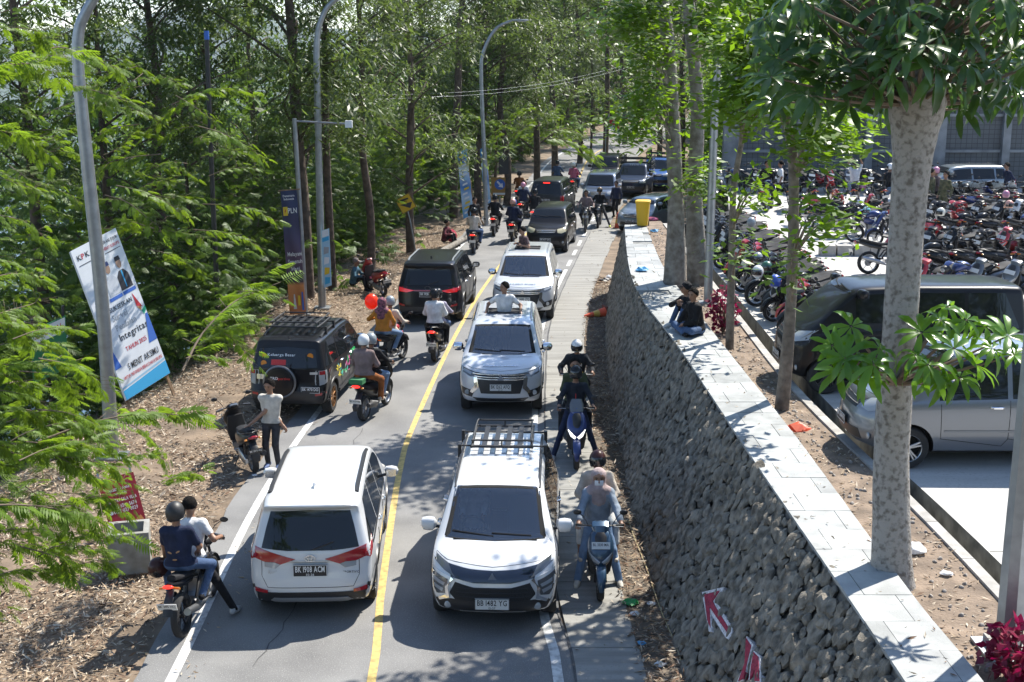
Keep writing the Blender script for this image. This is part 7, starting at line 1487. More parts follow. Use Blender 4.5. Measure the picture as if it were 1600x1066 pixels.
# g..l: bikes farther up the left lane
far = [(-1.45, 50.2, 85, P_blk, 'black scooter with lit tail light nearest the fallen log', ('rider in brown jacket and jeans near the fallen log', BR_, JN, 'helmet', H_b), ('passenger with beige sleeves and black helmet near the fallen log', CM, JN, 'full', H_b)),
       (-.72, 55.2, 84, P_blk, 'black scooter with wide red tail light left of the blue helmet', ('rider all in black left of the blue helmet', BK_, BK_, 'full', H_b), None),
       (.1, 53.3, 82, P_blk, 'dark scooter carrying riders with blue and pale pink helmets', ('rider in navy with bright blue helmet', NV, NV, 'full', H_bl), ('passenger in navy with pale pink helmet', NV, NV, 'full', H_pe)),
       (.55, 60.6, 80, P_blk, 'scooter under the rider with the pink helmet', ('rider in navy jacket with pink helmet', NV, GR, 'full', H_p), None),
       (1.05, 57.6, 82, P_wht, 'pale scooter squeezed beside the dark grey minivan', ('rider all in black beside the dark grey minivan', BK_, BK_, 'full', H_b), None),
       (3.5, 71.6, 78, P_blk, 'far scooter with lit tail light and pink backpack', ('rider in dark jacket ahead of the pink backpack', NV, JN, 'full', H_b), ('passenger with pink top on the far scooter', PK, JN, 'full', H_w)),
       (2.6, 73.5, 79, P_blk, 'far dark scooter left of the pink backpack', ('rider in blue jacket left of the pink backpack', JN, BK_, 'full', H_b), None), (.4, 66.5, 80, P_blk, 'scooter in the shade under the overhanging branches', ('rider in rust top in the shade under the branches', RU, BK_, 'full', H_b), None)]
for x, y, a, m, lb, r1, r2 in far:
    M = place(scooter(lb, m, plate='', lit=True), x, y, a)
    person(r1[0], ride(), r1[1], r1[2], SB_, M=M, hat=r1[3], hat_col=r1[4], h=.024, fingers=False)
    if r2: person(r2[0], pillion(), r2[1], r2[2], SB_, M=M, hat=r2[3], hat_col=r2[4], h=.024, fingers=False)
# m: two bikes coming down past the black minivan
M = place(motorcycle('trail motorcycle with knobbly wheels coming towards the cone', P_blk, None, trail=True, front_plate=''), 3.25, 56.2, -95)
person('rider in grey purple hoodie on the trail motorcycle', ride((-.15, .88), (.3, 1.12), .34, .1, fx=0, fz=.36), TP, GR, SB_, M=M, h=.024, hair=True)
M = place(motorcycle('second motorcycle just behind the trail motorcycle', P_blk, None), 3.95, 57.8, -98)
person('rider in black jacket and patterned helmet, foot on the road', ride((-.15, .82), (.3, 1.06), .34, .05, fx=0, fz=.36, grounded={1: (.25, .5)}), BK_, GR, mat('shoe_lime', (.5, .6, .05), .6), M=M, h=.024, hat='full', hat_col=mat('helmet_pattern', (.25, .15, .05), .4, col2=(.02, .02, .02), vscale=20))
# n..p: bikes squeezing along the concrete shoulder
M = place(scooter('blue scooter with white front plate carrying two women along the wall', P_blue, M_blk, plate=None, front_plate='BL 3330 MA'), 1.27, 17.7, -91)
person('woman in denim blouse, blush headscarf and face mask steering the blue scooter', ride((-.22, .78), (.33, 1.02), grounded={1: (.1, .3), -1: (.1, .3)}, lean=.06), DN, JL, cloth('shoe_cream', (.55, .52, .46)), M=M, scarf=SC1, h=.015, loose=.012)
mk = MB(); hd_ = Vector((-.18, 0, .88)) ; 
for i in range(5):
    for j in range(5): pass
vv = [(.115 - .02 * (abs(j - 2) / 2) ** 2 - .008 * (i == 0 or i == 3), (j - 2) * .032, -.085 + i * .026) for i in range(4) for j in range(5)]
Jm = ride((-.22, .78), (.33, 1.02), lean=.06); mk.add([Vector(q) + Jm['head'] for q in vv], [(i * 5 + j, i * 5 + j + 1, i * 5 + j + 6, i * 5 + j + 5) for i in range(3) for j in range(4)]); mo = mk.obj('face_mask', mat('mask_white', (.7, .7, .72), .8)); tag(mo, 'white face mask worn by the woman steering the blue scooter', 'face mask'); mo.matrix_world = M
person('woman in cream top and dark visor helmet riding behind the headscarf', pillion((-.6, .9), .02, [(-.3, .16, 1.12), (-.3, -.16, 1.12)], -.1, .36, .26), CM, cloth('white_trousers', (.55, .55, .54)), CM, legs=.62, M=M, hat='full', hat_col=H_br, h=.017, loose=.02)
M = place(scooter('big dark blue scooter with twin lit headlights behind the two women', P_dblue, M_blk, plate=None, big=True, headlit=True), 1.22, 23.65, -91)
person('rider in black jacket with red zip and black helmet on the dark blue scooter', ride((-.2, .86), (.33, 1.1), .32, .1, grounded={1: (.1, .42), -1: (.1, .42)}), cloth('jacket_dark', (.02, .024, .034)), NV, cloth('shoe_white', (.5, .5, .5)), M=M, hat='full', hat_col=H_b, h=.017)
zp = MB().sweep([(-.075, 0, 1.34), (-.03, 0, 1.2), (-.045, 0, 1.05)], .008, .006, 5).obj('jacket_zip', M_skinr, [o for o in scene.objects if o.name.startswith('person')][-1])
person('bare headed passenger in olive jacket behind the black helmeted rider', pillion((-.62, .93), -.02, None, -.15, .36, .28), OL, BK_, SB_, M=M, h=.019)
M = place(scooter('yellow and red scooter third in line along the wall', P_yel, P_red, plate=None), 1.38, 26.6, -92)
pr = person('rider in black lettered hoodie and white helmet, last along the wall', ride((-.12, .78), (.33, 1.02), .33, .28, nod=.2), cloth('hoodie', (.022, .025, .03)), BK_, SB_, M=M, hat='full', hat_col=H_w, h=.018, loose=.015)
Jr = ride((-.12, .78), (.33, 1.02), .33, .28, nod=.2); pc = Jr['pelvis'].lerp(Jr['neck'], .68); X = Vector((0, 1, 0)); Zt = (Jr['neck'] - Jr['pelvis']).normalized(); text('DNBI', .1, M_pw, pr, Matrix.Translation(pc + X.cross(Zt) * .175) @ Matrix((X, Zt, X.cross(Zt))).transposed().to_4x4(), 'hoodie_lettering', bold=.03)
# children in the sunroofs (standing inside the cars)
def sun_kid(c, label, J, top, low, turn, M2=None, **k):
    R_ = c.root.matrix_world if False else (Matrix.Translation(c.root.location) @ Matrix.Rotation(c.root.rotation_euler.z, 4, 'Z')); return person(label, J, top, low, SB_, M=R_ @ Matrix.Translation((-.4, 0, .76)) @ Matrix.Rotation(turn, 4, 'Z'), **k)
bpy.context.view_layer.update()
sun_kid(pj1, 'boy in white tee standing in the sunroof of the pearl white SUV', stand([(.2, .38, 1.05), (.15, -.42, 1.05)], lean=.05), W_, GR, R(0), sleeve=.6, look=(.6, -.8, 0), h=.017)
sun_kid(pj2, 'child in dark patterned shirt leaning over the sunroof edge', stand([(.35, .2, 1.17), (.3, -.2, 1.17)], lean=.35), mat('cloth_pattern', (.04, .03, .035), .9, vary=.2, vscale=18, col2=(.16, .09, .09)), GR, R(-60), sleeve=.6, h=.018)
def driver(c, label, top, **k):
    J = stand([(.42, .16, .64), (.42, -.16, .64)]); J = torso((0, 0, .1), -.2); hips = [Vector((.02, q * .1, .08)) for q in (1, -1)]; an = [Vector((.75, q * .12, -.25)) for q in (1, -1)]; wr = [Vector((.5, q * .15, .42)) for q in (1, -1)]
    J.update(hip=hips, an=an, toe=[a + Vector((.14, 0, .05)) for a in an], kn=[ik(hips[i], an[i], .43, .42, (.3, 0, 1)) for i in (0, 1)], wr=wr, el=[ik(J['sh'][i], wr[i], .285, .26, (0, q, -.8)) for i, q in ((0, 1), (1, -1))])
    return person(label, J, top, GR, SB_, M=Matrix.Translation(c.root.location) @ Matrix.Rotation(c.root.rotation_euler.z, 4, 'Z') @ Matrix.Translation(Vector(c.seat) + Vector((0, 0, .1))), h=.022, fingers=False, **k)
driver(xp, 'driver in white shirt behind the wheel of the foremost white minivan', W_); driver(pj1, 'driver in dark top at the wheel of the pearl white SUV', NV); driver(pj2, 'driver in grey at the wheel of the third white SUV', TP)
# two men sitting on the coping
def cross_legged(lean=.2, hands=None):
    J = torso((0, 0, .12), lean); hips = [Vector((.02, s * .1, .1)) for s in (1, -1)]; kn = [Vector((.34, s * .36, .13)) for s in (1, -1)]; an = [Vector((.3, -.1, .07)), Vector((.38, .12, .06))]; wr = [Vector(q) for q in (hands or [(.3, .2, .25), (.3, -.2, .25)])]
    J.update(hip=hips, kn=kn, an=an, toe=[an[0] + Vector((.02, -.15, -.0)), an[1] + Vector((.02, .15, 0))], wr=wr, el=[ik(J['sh'][i], wr[i], .28, .25, (-.3, s, -.5)) for i, s in ((0, 1), (1, -1))]); return J
q1 = G(1092, 522, ZW + .03); person('man in black jacket and blue jeans sitting cross legged on the coping', cross_legged(.25, [(.32, .02, .2), (.3, -.28, .14)]), BK_, JN, SB_, M=Matrix.Translation(q1 + Vector((.0, .1, 0))) @ Matrix.Rotation(R(200), 4, 'Z'), look=(.9, .45, 0), h=.016, loose=.015)
def knees_up():
    J = torso((0, 0, .13), .3); hips = [Vector((.02, s * .1, .1)) for s in (1, -1)]; an = [Vector((.42, s * .12, .075)) for s in (1, -1)]; wr = [Vector((.3, .1, .46)), Vector((.28, -.1, .5))]
    J.update(hip=hips, an=an, toe=[a + Vector((.15, 0, -.03)) for a in an], kn=[ik(hips[i], an[i], .42, .42, (.3, 0, 1)) for i in (0, 1)], wr=wr, el=[ik(J['sh'][i], wr[i], .28, .25, (.2, s, -.5)) for i, s in ((0, 1), (1, -1))]); return J
person('man in black with knees drawn up behind the cross legged man', knees_up(), BK_, JN, W_, M=Matrix.Translation((q1.x - .02, q1.y + .85, ZW + .02)) @ Matrix.Rotation(R(205), 4, 'Z'), hat='cap', hat_col=BK_, h=.018, look=(.9, -.3, 0))
# bystanders
for lb, px, py, z, deg, J, a, b_, kw in [
    ('man in white shirt standing in the road by the grey minivan', 818, 338, 0, -100, stand(), W_, BK_, {}), ('dark figure standing by the wide blue banner', 742, 372, 0, -60, stand(), BK_, BK_, {}), ('figure in dark red crouching by the roots at the forest edge', 694, 385, 0, -20, sit_low(), cloth('maroon', (.1, .02, .03)), BK_, {}), ('person in navy and white standing beside the silver hatchback', 962, 340, 0, -120, stand(), NV, BK_, {}),
    ('woman in white tee raising a dark helmet onto her head', 1333, 322, ZL, -95, stand([(.12, .16, 1.78), (.12, -.16, 1.78)]), W_, JL, dict(hat='helmet', hat_col=H_b)), ('man in black shirt with pale helmet beside the back row', 1387, 330, ZL, 150, stand(), BK_, JL, dict(hat='full', hat_col=H_w)), ('soldier in green camouflage standing among the motorbikes', 1473, 345, ZL, -150, stand(), CAMO, CAMO, {}), ('second camouflage uniform half hidden behind the big trunk', 1452, 340, ZL, -30, stand(), CAMO, CAMO, {}), ('woman with pink helmet facing the soldier', 1458, 338, ZL, 20, stand(), TP, BK_, dict(hat='full', hat_col=H_p)), ('person in navy leaning on a bike by the back wall', 1574, 325, ZL, 190, stand(lean=.3), NV, BK_, {}), ('officer in dark uniform at the far left of the car park', 1196, 322, ZL, -80, stand(), BK_, BK_, {}), ('person in white shirt next to the dark uniformed officer', 1217, 322, ZL, 170, stand(), W_, BK_, {})]:
    p = G(px, py, z); person(lb, J, a, b_, SB_, M=Matrix.Translation(p) @ Matrix.Rotation(R(deg), 4, 'Z'), h=.025, fingers=False, sleeve=.7 if a is W_ else 1, **kw)
rb_ = G(706, 378); MB_ = thing('red_bag', 'round red bag on the ground by the crouching figure', 'bag', (rb_.x, rb_.y, .0)); MB().sweep([(0, 0, .02), (0, 0, .1), (0, 0, .3), (0, 0, .45), (0, 0, .52)], [.12, .2, .22, .14, .04], None, 12, side=(1, 0, 0)).obj('sack', cloth('bag_red', (.35, .03, .06)), MB_); MB().sweep([(-.08, 0, .5), (0, 0, .6), (.08, 0, .5)], .012, .012, 6).obj('strap', cloth('bag_red', (.35, .03, .06)), MB_)
# ---------------------------------------------------------------- rows of parked bikes in the car park
cols = [('black', P_blk), ('red', P_red), ('grey', P_gry), ('white', P_wht), ('blue', P_dblue)]
protoS = [scooter('x', m, plate='', front_plate='', stand=True) for _, m in cols]; protoM = [motorcycle('x', m, '', front_plate='', rim=M_rim) for _, m in (cols[0], cols[1], cols[4])]; nmM = ['black', 'red', 'blue']
rp = random.Random(23)
def lot_bike(x, y, deg, where, kind=None, ci=None):
    if kind is None: kind = rp.random() < .3
    if kind: i = rp.choice([0, 0, 0, 0, 0, 1, 2]) if ci is None else ci; t = copy_tree(protoM[i]); lb = nmM[i] + ' motorcycle, '
    else: i = rp.choice([0, 0, 0, 0, 0, 0, 0, 0, 0, 0, 1, 2, 2, 3, 4]) if ci is None else ci; t = copy_tree(protoS[i]); lb = cols[i][0] + ' scooter, '
    tag(t, lb + where, 'motorcycle' if kind else 'scooter', 'motorbikes parked in the raised car park'); place(t, x, y, deg, -.13, ZL); return t
y = 24.6; k = 0; rowA = []
while y < 41 and k < 28:
    ci = {3: 1, 4: 1, 12: 1, 13: 1}.get(k); kd = True if k in (0, 1, 2, 6) else (False if ci else None)
    rowA.append(lot_bike(6.42 + .12 * math.sin(k * 2.1), y, 196 + rp.uniform(-7, 7), ORD[k] + ' from the black van in the row along the drain', kd, ci if not (k in (0, 1, 2)) else 0)); y += .58 + rp.uniform(-.04, .05); k += 1
for j, (Y, wh) in enumerate([(29.6, 'front row right of the big trunk'), (32.3, 'second row right of the big trunk'), (35.2, 'third row right of the big trunk'), (38.4, 'fourth row right of the big trunk'), (42, 'fifth row right of the big trunk'), (45.6, 'sixth row right of the big trunk')]):
    s = F_PX / (Y * math.cos(PITCH) + (CAM_H - ZL) * math.sin(PITCH)); x = (1446 + 4 * j - 800) / s + rp.uniform(0, .2); k = 0; x1 = (1640 - 800) / s
    while x < x1: lot_bike(x, Y + rp.uniform(-.15, .15), (212 if j % 2 == 0 else 28) + rp.uniform(-9, 9), ORD[k] + ' from the left in the ' + wh, None, 1 if (j, k) in ((0, 0), (2, 3)) else None); x += .66 + rp.uniform(-.05, .07); k += 1
x = 8.4; k = 0
while x < 20.5: lot_bike(x, 53.6 + rp.uniform(-.3, .3), -80 + rp.uniform(-10, 10), ORD[k] + ' from the left in the row under the back wall'); x += .74 + rp.uniform(-.05, .1); k += 1
for k in range(13): lot_bike(9.6 + .82 * k, 47.6 + rp.uniform(-.2, .2), 80 + rp.uniform(-12, 12), ORD[k] + ' from the left in the second row from the back wall')
for k, (px, py, deg, kd, ci) in enumerate([(1270, 352, 172, False, 0), (1310, 372, 8, True, 0), (1345, 366, 190, True, 0), (1370, 380, 165, True, 2), (1400, 385, 172, False, 4), (1290, 345, 20, False, 1), (1330, 350, 160, False, 0), (1378, 352, 170, False, 1)]):
    p = G(px, py, ZL); lot_bike(p.x, p.y, deg, ORD[k] + ' of the loose group beyond the low concrete blocks', kd, ci)
p = G(1392, 428, ZL); lot_bike(p.x, p.y, 5, 'standing alone between the low blocks and the black van', True, 1)
for t in protoS + protoM:
    def rm(o):
        for ch in list(o.children): rm(ch)
        bpy.data.objects.remove(o)
    rm(t)
# helmets left on the parked bikes
for k, (px, py, col, lb) in enumerate([(1184, 425, H_w, 'white helmet on a red scooter in the drain row'), (1211, 440, H_bl, 'blue helmet on the second motorcycle from the black van'), (1198, 418, H_gn, 'dark green helmet behind the white one in the drain row'), (1184, 404, H_g, 'grey helmet on a seat in the middle of the drain row'), (1174, 348, H_g, 'grey helmet farther up the drain row'), (1344, 317, H_w, 'white helmet on the loose group of bikes'), (1354, 330, paint_mat('helmet_aqua', (.2, .5, .5)), 'aqua helmet on the loose group of bikes'), (1278, 312, H_w, 'white and black helmet in front of the back rows'), (1470, 332, paint_mat('helmet_cream', (.6, .58, .5)), 'cream helmet beside the big trunk'), (1577, 320, H_pe, 'peach helmet near the right edge'), (1572, 304, H_p, 'pink helmet near the right edge'), (1348, 292, H_p, 'pink helmet in the back rows left of the man in black')]):
    Y = [27.2, 26, 28.2, 28.8, 34, 42, 40, 46, 37.5, 40, 43, 48][k]; q = AT(px, py, Y); helmet_thing(lb, Matrix.Translation(q) @ Matrix.Rotation(rp.uniform(0, 6), 4, 'Z'), col)
# ================================================================= POSTS, SIGNS, SMALL THINGS
M_galv = mat('galvanised_steel', (.3, .315, .33), .42, metal=.75, vary=.12, vscale=6); M_wood = mat('raw_wood', (.25, .16, .09), .85, vary=.3, vscale=8); M_pwh = mat('print_white', (.66, .68, .7), .5, vary=.05, vscale=3); M_cone = mat('cone_orange', (.7, .09, .03), .5); M_yb = mat('bin_yellow', (.62, .38, .01), .4)
def PM(name, c, e=0): return mat('print_' + name, c, .55)
def post(name, label, pix, Y, r0, r1, m=M_galv, foot=True, n=10, cat='post', z0=None):
    P = [AT(a, b, Y) for a, b in pix]; P[0].z = ground_z(P[0].x, P[0].y) if z0 is None else z0
    t = thing(name, label, cat, P[0]); C_ = cr(P, 6); k = len(C_); MB().sweep([p - P[0] for p in C_], [r0 + (r1 - r0) * i / (k - 1) for i in range(k)], None, n, side=(0, 1, 0)).obj('pole', m, t)
    if foot: MB().box((0, 0, .02), (r0 * 4, r0 * 4, .04)).obj('base_plate', m, t, False)
    return t, P
def lamp_head(t, p, d): b = MB(); d = Vector(d).normalized(); b.sweep([p, p + d * .25, p + d * .6, p + d * .72], [.05, .12, .12, .05], [.04, .06, .05, .03], 10, 3, side=(0, 1, 0)); b.obj('lamp_head', M_galv, t); b2 = MB(); b2.box(p + d * .42 - Vector((0, 0, .055)), (.3, .16, .02)); b2.obj('lamp_glass', M_lens, t, False)
t, P = post('lamp_post', 'grey lamp post leaning in front of the tilted billboard', [(176, 716), (160, 480), (138, 270), (124, 130), (122, 60), (134, 20), (168, -25), (240, -60)], 23.7, .135, .075, n=14); lamp_head(t, P[-1] - P[0], (1, 0, -.05))
t, P = post('lamp_post', 'tall curved lamp post standing by the dark blue banner', [(504, 492), (500, 330), (496, 150), (495, 70), (503, 28), (524, 0), (580, -25)], 38.6, .12, .06, n=14); lamp_head(t, P[-1] - P[0], (1, 0, -.05))
# small pennant on that post
BAKE = []
def board(name, label, TL, TR, BR, BL, Ys, thick=.03, m=M_pwh, cat='sign', back=None, wavy=0.0, nu=1, nv=1):
    """panel from four pixels and their distances; returns thing, frame matrix, w, h"""
    c = [AT(*q, Y) for q, Y in zip((TL, TR, BR, BL), Ys)]; bl = c[3]; ex = c[2] - c[3]; ey = c[0] - c[3]; w, h = ex.length, ey.length; X = ex.normalized(); Yv = (ey - X * ey.dot(X)).normalized(); Z = X.cross(Yv)
    A3 = Matrix((X, ey.normalized(), Z)).transposed().to_4x4(); t = thing(name, label, cat, bl); BAKE.append((t, A3))
    if wavy:
        v = []; f = []; nu, nv = 6, 24
        for s_ in (0, -.006):
            for j in range(nv + 1):
                for i in range(nu + 1): v.append((w * i / nu, h * j / nv, s_ + wavy * math.sin(j * .9 + i * .6) * (.3 + i / nu) + wavy * .8 * math.sin(i * 1.3 + j * .23)))
        n1 = (nu + 1) * (nv + 1)
        for j in range(nv):
            for i in range(nu): a = j * (nu + 1) + i; f += [(a, a + 1, a + nu + 2, a + nu + 1), tuple(k + n1 for k in (a + nu + 1, a + nu + 2, a + 1, a))]
        MB().add(v, f).obj('cloth', m, t)
    else: MB().box((w / 2, h / 2, -thick / 2), (w, h, thick)).obj('panel', m, t, False)
    return t, w, h
def pr(t, poly, m, z=.004, name='print_shape'): MB().prism(poly, .002, Matrix.Translation((0, 0, z))).obj(name, m, t, smooth=False)
def tx(t, s, x, y, size, m, z=.004, width=None, al='LEFT', bold=0.0, name='lettering'): text(s, size, m, t, Matrix.Translation((x, y, z)), name, width=width, align=al, bold=bold)
K = PM('black', (.02, .02, .025)); RD = PM('red', (.5, .02, .03)); BLU = PM('blue', (.03, .12, .45)); CY = PM('cyan', (.03, .33, .6)); GN = PM('green', (.02, .35, .2)); OG = PM('orange', (.6, .25, .08)); YL = PM('yellow', (.65, .45, .02)); NVY = PM('navy', (.02, .04, .14)); GY = PM('grey', (.3, .32, .34)); SKN = PM('skin', (.35, .22, .15)); SKY = PM('pale_blue', (.3, .5, .65))
t, w, h = board('billboard', 'white anti corruption survey billboard tilted behind the lamp post', (110, 393), (192, 367), (266, 583), (198, 626), (28.4, 29.2, 28.6, 27.7), .09)
for i in (0, 1): MB().box((w * (.04 + .92 * i), -.12, -.12), (.06, h * .9, .06)).obj('leg', M_wood, t, False)
tx(t, 'K', .07 * w, h * .935, .17, K, bold=.03); tx(t, 'P', .16 * w, h * .935, .17, RD, bold=.03); tx(t, 'K', .245 * w, h * .935, .17, K, bold=.03); pr(t, [(.06 * w, h * .885), (.4 * w, h * .885), (.4 * w, h * .889), (.06 * w, h * .889)], K)
tx(t, 'BERANI JUJUR', .62 * w, h * .95, .1, K, width=.34 * w); tx(t, 'HEBAT KORUPSI', .62 * w, h * .91, .1, RD, width=.34 * w); pr(t, [(.62 * w, .88 * h), (.96 * w, .88 * h), (.96 * w, .884 * h), (.62 * w, .884 * h)], K)
for cx, suit, capc in ((.55, GY, NVY), (.8, K, K)):                # two printed portraits, no likeness
    pr(t, [((cx - .13) * w, .62 * h), ((cx + .13) * w, .62 * h), ((cx + .12) * w, .71 * h), ((cx + .05) * w, .745 * h), ((cx - .05) * w, .745 * h), ((cx - .12) * w, .71 * h)], suit if suit is K else PM('pale', (.55, .57, .6)))
    pr(t, [(cx * w + .055 * w * math.cos(a), .79 * h + .032 * h * math.sin(a)) for a in np.linspace(0, 2 * PI, 16)[:-1]], SKN, .0065); pr(t, [((cx - .06) * w, .808 * h), ((cx + .06) * w, .808 * h), ((cx + .05) * w, .836 * h), ((cx - .05) * w, .836 * h)], capc, .009)
pr(t, [(.79 * w, .63 * h), (.81 * w, .63 * h), (.815 * w, .742 * h), (.785 * w, .742 * h)], CY, .0065)
for x0, x1 in ((.38, .66), (.68, .96)): pr(t, [(x0 * w, .59 * h), (x1 * w, .59 * h), (x1 * w, .612 * h), (x0 * w, .612 * h)], BLU)
tx(t, 'SUKSESKAN', .3 * w, .545 * h, .15, K, width=.5 * w, bold=.02); tx(t, 'Survei', .3 * w, .49 * h, .2, GY, width=.32 * w); tx(t, 'Penilaian', .3 * w, .425 * h, .19, GY, width=.44 * w); tx(t, 'Integritas', .3 * w, .36 * h, .22, K, width=.62 * w, bold=.02); tx(t, 'TAHUN 2025', .34 * w, .28 * h, .14, RD, width=.46 * w)
pr(t, [(.84 * w, .58 * h), (.84 * w, .49 * h), (.95 * w, .47 * h)], RD); pr(t, [(.84 * w, .485 * h), (.9 * w, .45 * h), (.93 * w, .475 * h)], OG); pr(t, [(.9 * w, .45 * h), (1.0 * w, .47 * h), (1.0 * w, .44 * h), (.93 * w, .42 * h)], GN)
pr(t, [(.82 * w, .24 * h), (.998 * w, .24 * h), (.998 * w, .42 * h), (.95 * w, .42 * h)], BLU, .0035); pr(t, [(.002 * w, .2 * h), (.14 * w, .2 * h), (.07 * w, .33 * h)], BLU, .0035)
tx(t, '5 MENIT AKSIMU', .26 * w, .175 * h, .2, K, .0065, width=.68 * w, bold=.02); tx(t, 'UNTUK INDONESIA BEBAS DARI KORUPSI', .1 * w, .125 * h, .1, RD, .0065, width=.86 * w); pr(t, [(.002 * w, .002 * h), (.998 * w, .002 * h), (.998 * w, .09 * h), (.002 * w, .06 * h)], CY, .0035); pr(t, [(.002 * w, .07 * h), (.998 * w, .1 * h), (.998 * w, .112 * h), (.002 * w, .08 * h)], SKY, .0035)
# camera pole with arm, and the dark banner hung from it
t, P = post('camera_pole', 'grey camera pole with a sideways arm above the dark blue banner', [(478, 500), (470, 350), (460, 185)], 37.6, .075, .065); MB().sweep([P[2] - P[0] - Vector((0, 0, .08)), AT(548, 194, 37.6) - P[0]], .04, .03, 8).obj('arm', M_galv, t); MB().box(AT(545, 194, 37.5) - P[0], (.2, .16, .2)).obj('camera_box', M_pwh, t, False)
def grad(name, stops):
    m = bpy.data.materials.new(name); m.use_nodes = True; n, l = nodes_of(m); tc = n.new('ShaderNodeTexCoord'); sx = n.new('ShaderNodeSeparateXYZ'); l.new(tc.outputs['Generated'], sx.inputs[0]); r = n.new('ShaderNodeValToRGB'); l.new(sx.outputs[2], r.inputs[0]); l.new(r.outputs[0], n['Principled BSDF'].inputs[0]); n['Principled BSDF'].inputs['Roughness'].default_value = .5
    e = r.color_ramp.elements; e[0].position, e[0].color = stops[0][0], (*stops[0][1], 1); e[1].position, e[1].color = stops[-1][0], (*stops[-1][1], 1)
    for p_, c_ in stops[1:-1]: q = e.new(p_); q.color = (*c_, 1)
    return m
t, w, h = board('banner', 'tall dark blue to orange power company banner on the camera pole', (438, 298), (465, 294), (478, 490), (453, 492), (37.4, 37.4, 37.4, 37.4), m=grad('banner_print', [(0, (.45, .16, .05)), (.24, (.55, .22, .07)), (.27, (.03, .025, .04)), (.45, (.1, .06, .11)), (.7, (.04, .04, .1)), (1, (.015, .03, .1))]), wavy=.02, cat='banner')
sk = (AT(438, 298, 37.4) - AT(453, 492, 37.4)).length; ofs = lambda y: 0
def tb(s, y, size, m=M_pw, width=None, x=.5): tx(t, s, w * x + ofs(y), y, size, m, .06, width, 'CENTER')
tb('Danantara', h * .955, .09, width=.34); tb('Indonesia', h * .93, .09, width=.3); tb('PLN', h * .835, .22, width=.26, x=.66); y = h * .835; pr(t, [(w * .1 + ofs(y), y - .13), (w * .38 + ofs(y), y - .13), (w * .38 + ofs(y), y + .13), (w * .1 + ofs(y), y + .13)], YL, .06); pr(t, [(w * .2 + ofs(y), y - .07), (w * .27 + ofs(y), y + .01), (w * .24 + ofs(y), y + .08), (w * .2 + ofs(y), y)], RD, .064)
tb('Melayani', h * .49, .17, width=.42, x=.6); tb('Sepenuh', h * .43, .17, width=.42, x=.6); tb('Hati', h * .37, .17, width=.24, x=.6)
y = h * .1; pr(t, [(w * .3, y - .2), (w * .5, y - .2), (w * .42, y + .25), (w * .36, y + .25)], PM('pale', (.55, .57, .6)), .06); pr(t, [(w * .6, y - .1), (w * .75, y - .1), (w * .75, y + .2), (w * .6, y + .2)], YL, .06); pr(t, [(w * .82, y - .25), (w * .95, y - .25), (w * .93, y + .3), (w * .84, y + .3)], BLU, .06)
MB().sweep([(-.06, h, .01), (w + .1, h, .01)], .018, .018, 6).obj('top_rod', M_wood, t)
t, w, h = board('banner', 'small pale blue banner strapped to the tall curved lamp post', (502, 361), (514, 358), (518, 446), (506, 450), (38.3, 38.3, 38.3, 38.3), .015, SKY, 'banner')
pr(t, [(0.02, h * .88), (w - .02, h * .88), (w - .02, h - .01), (.02, h - .01)], M_pwh); pr(t, [(.02, h * .8), (w - .02, h * .8), (w - .02, h * .87), (.02, h * .87)], CY); [pr(t, [(.04, h * q), (w - .05, h * q), (w - .03, h * (q + .1)), (.06, h * (q + .13))], c_) for q, c_ in ((.58, GY), (.4, M_pwh), (.22, YL), (.05, CY))]
t, P = post('post', 'slim black post with a blue tip among the trees on the left', [(340, 480), (332, 300), (323, 62)], 34, .07, .06, M_blk, False); MB().sweep([P[2] - P[0], P[2] - P[0] + Vector((0, 0, .22))], .066, .06, 10, side=(1, 0, 0)).obj('tip', BLU, t)
# warning diamond
g = G(650, 396); t = thing('warning_sign', 'yellow diamond steep slope warning sign on a thin post', 'sign', g); tp = AT(634, 318, g.y) - g; MB().sweep([(0, 0, 0), AT(641, 345, g.y) - g, tp], .025, .025, 8).obj('post', M_galv, t)
Mx = Matrix.Translation(tp - Vector((0, .04, 0))) @ Matrix.Rotation(PI / 2, 4, 'X') @ Matrix.Rotation(-.28, 4, 'Z') @ Matrix.Rotation(PI / 4, 4, 'Z'); MB().box((0, 0, 0), (.62, .62, .015)).obj('plate', M_yb, t, False).matrix_local = Mx
MB().prism([(-.2, -.12), (.22, -.12), (.22, .14)], .004, Matrix.Translation((0, 0, .012))).obj('slope_symbol', K, t, smooth=False).matrix_local = Mx @ Matrix.Rotation(-PI / 4, 4, 'Z'); MB().prism([(-.26, .06), (-.2, .0), (.06, .2), (.02, .25)], .004, Matrix.Translation((0, 0, .012))).obj('arrow_symbol', K, t, smooth=False).matrix_local = Mx @ Matrix.Rotation(-PI / 4, 4, 'Z')
b = MB(); [b.box((0, s_ * .295, .012), (.6, .018, .006)) for s_ in (1, -1)]; [b.box((s_ * .295, 0, .0125), (.018, .6, .006)) for s_ in (1, -1)]; b.obj('border', K, t, False).matrix_local = Mx
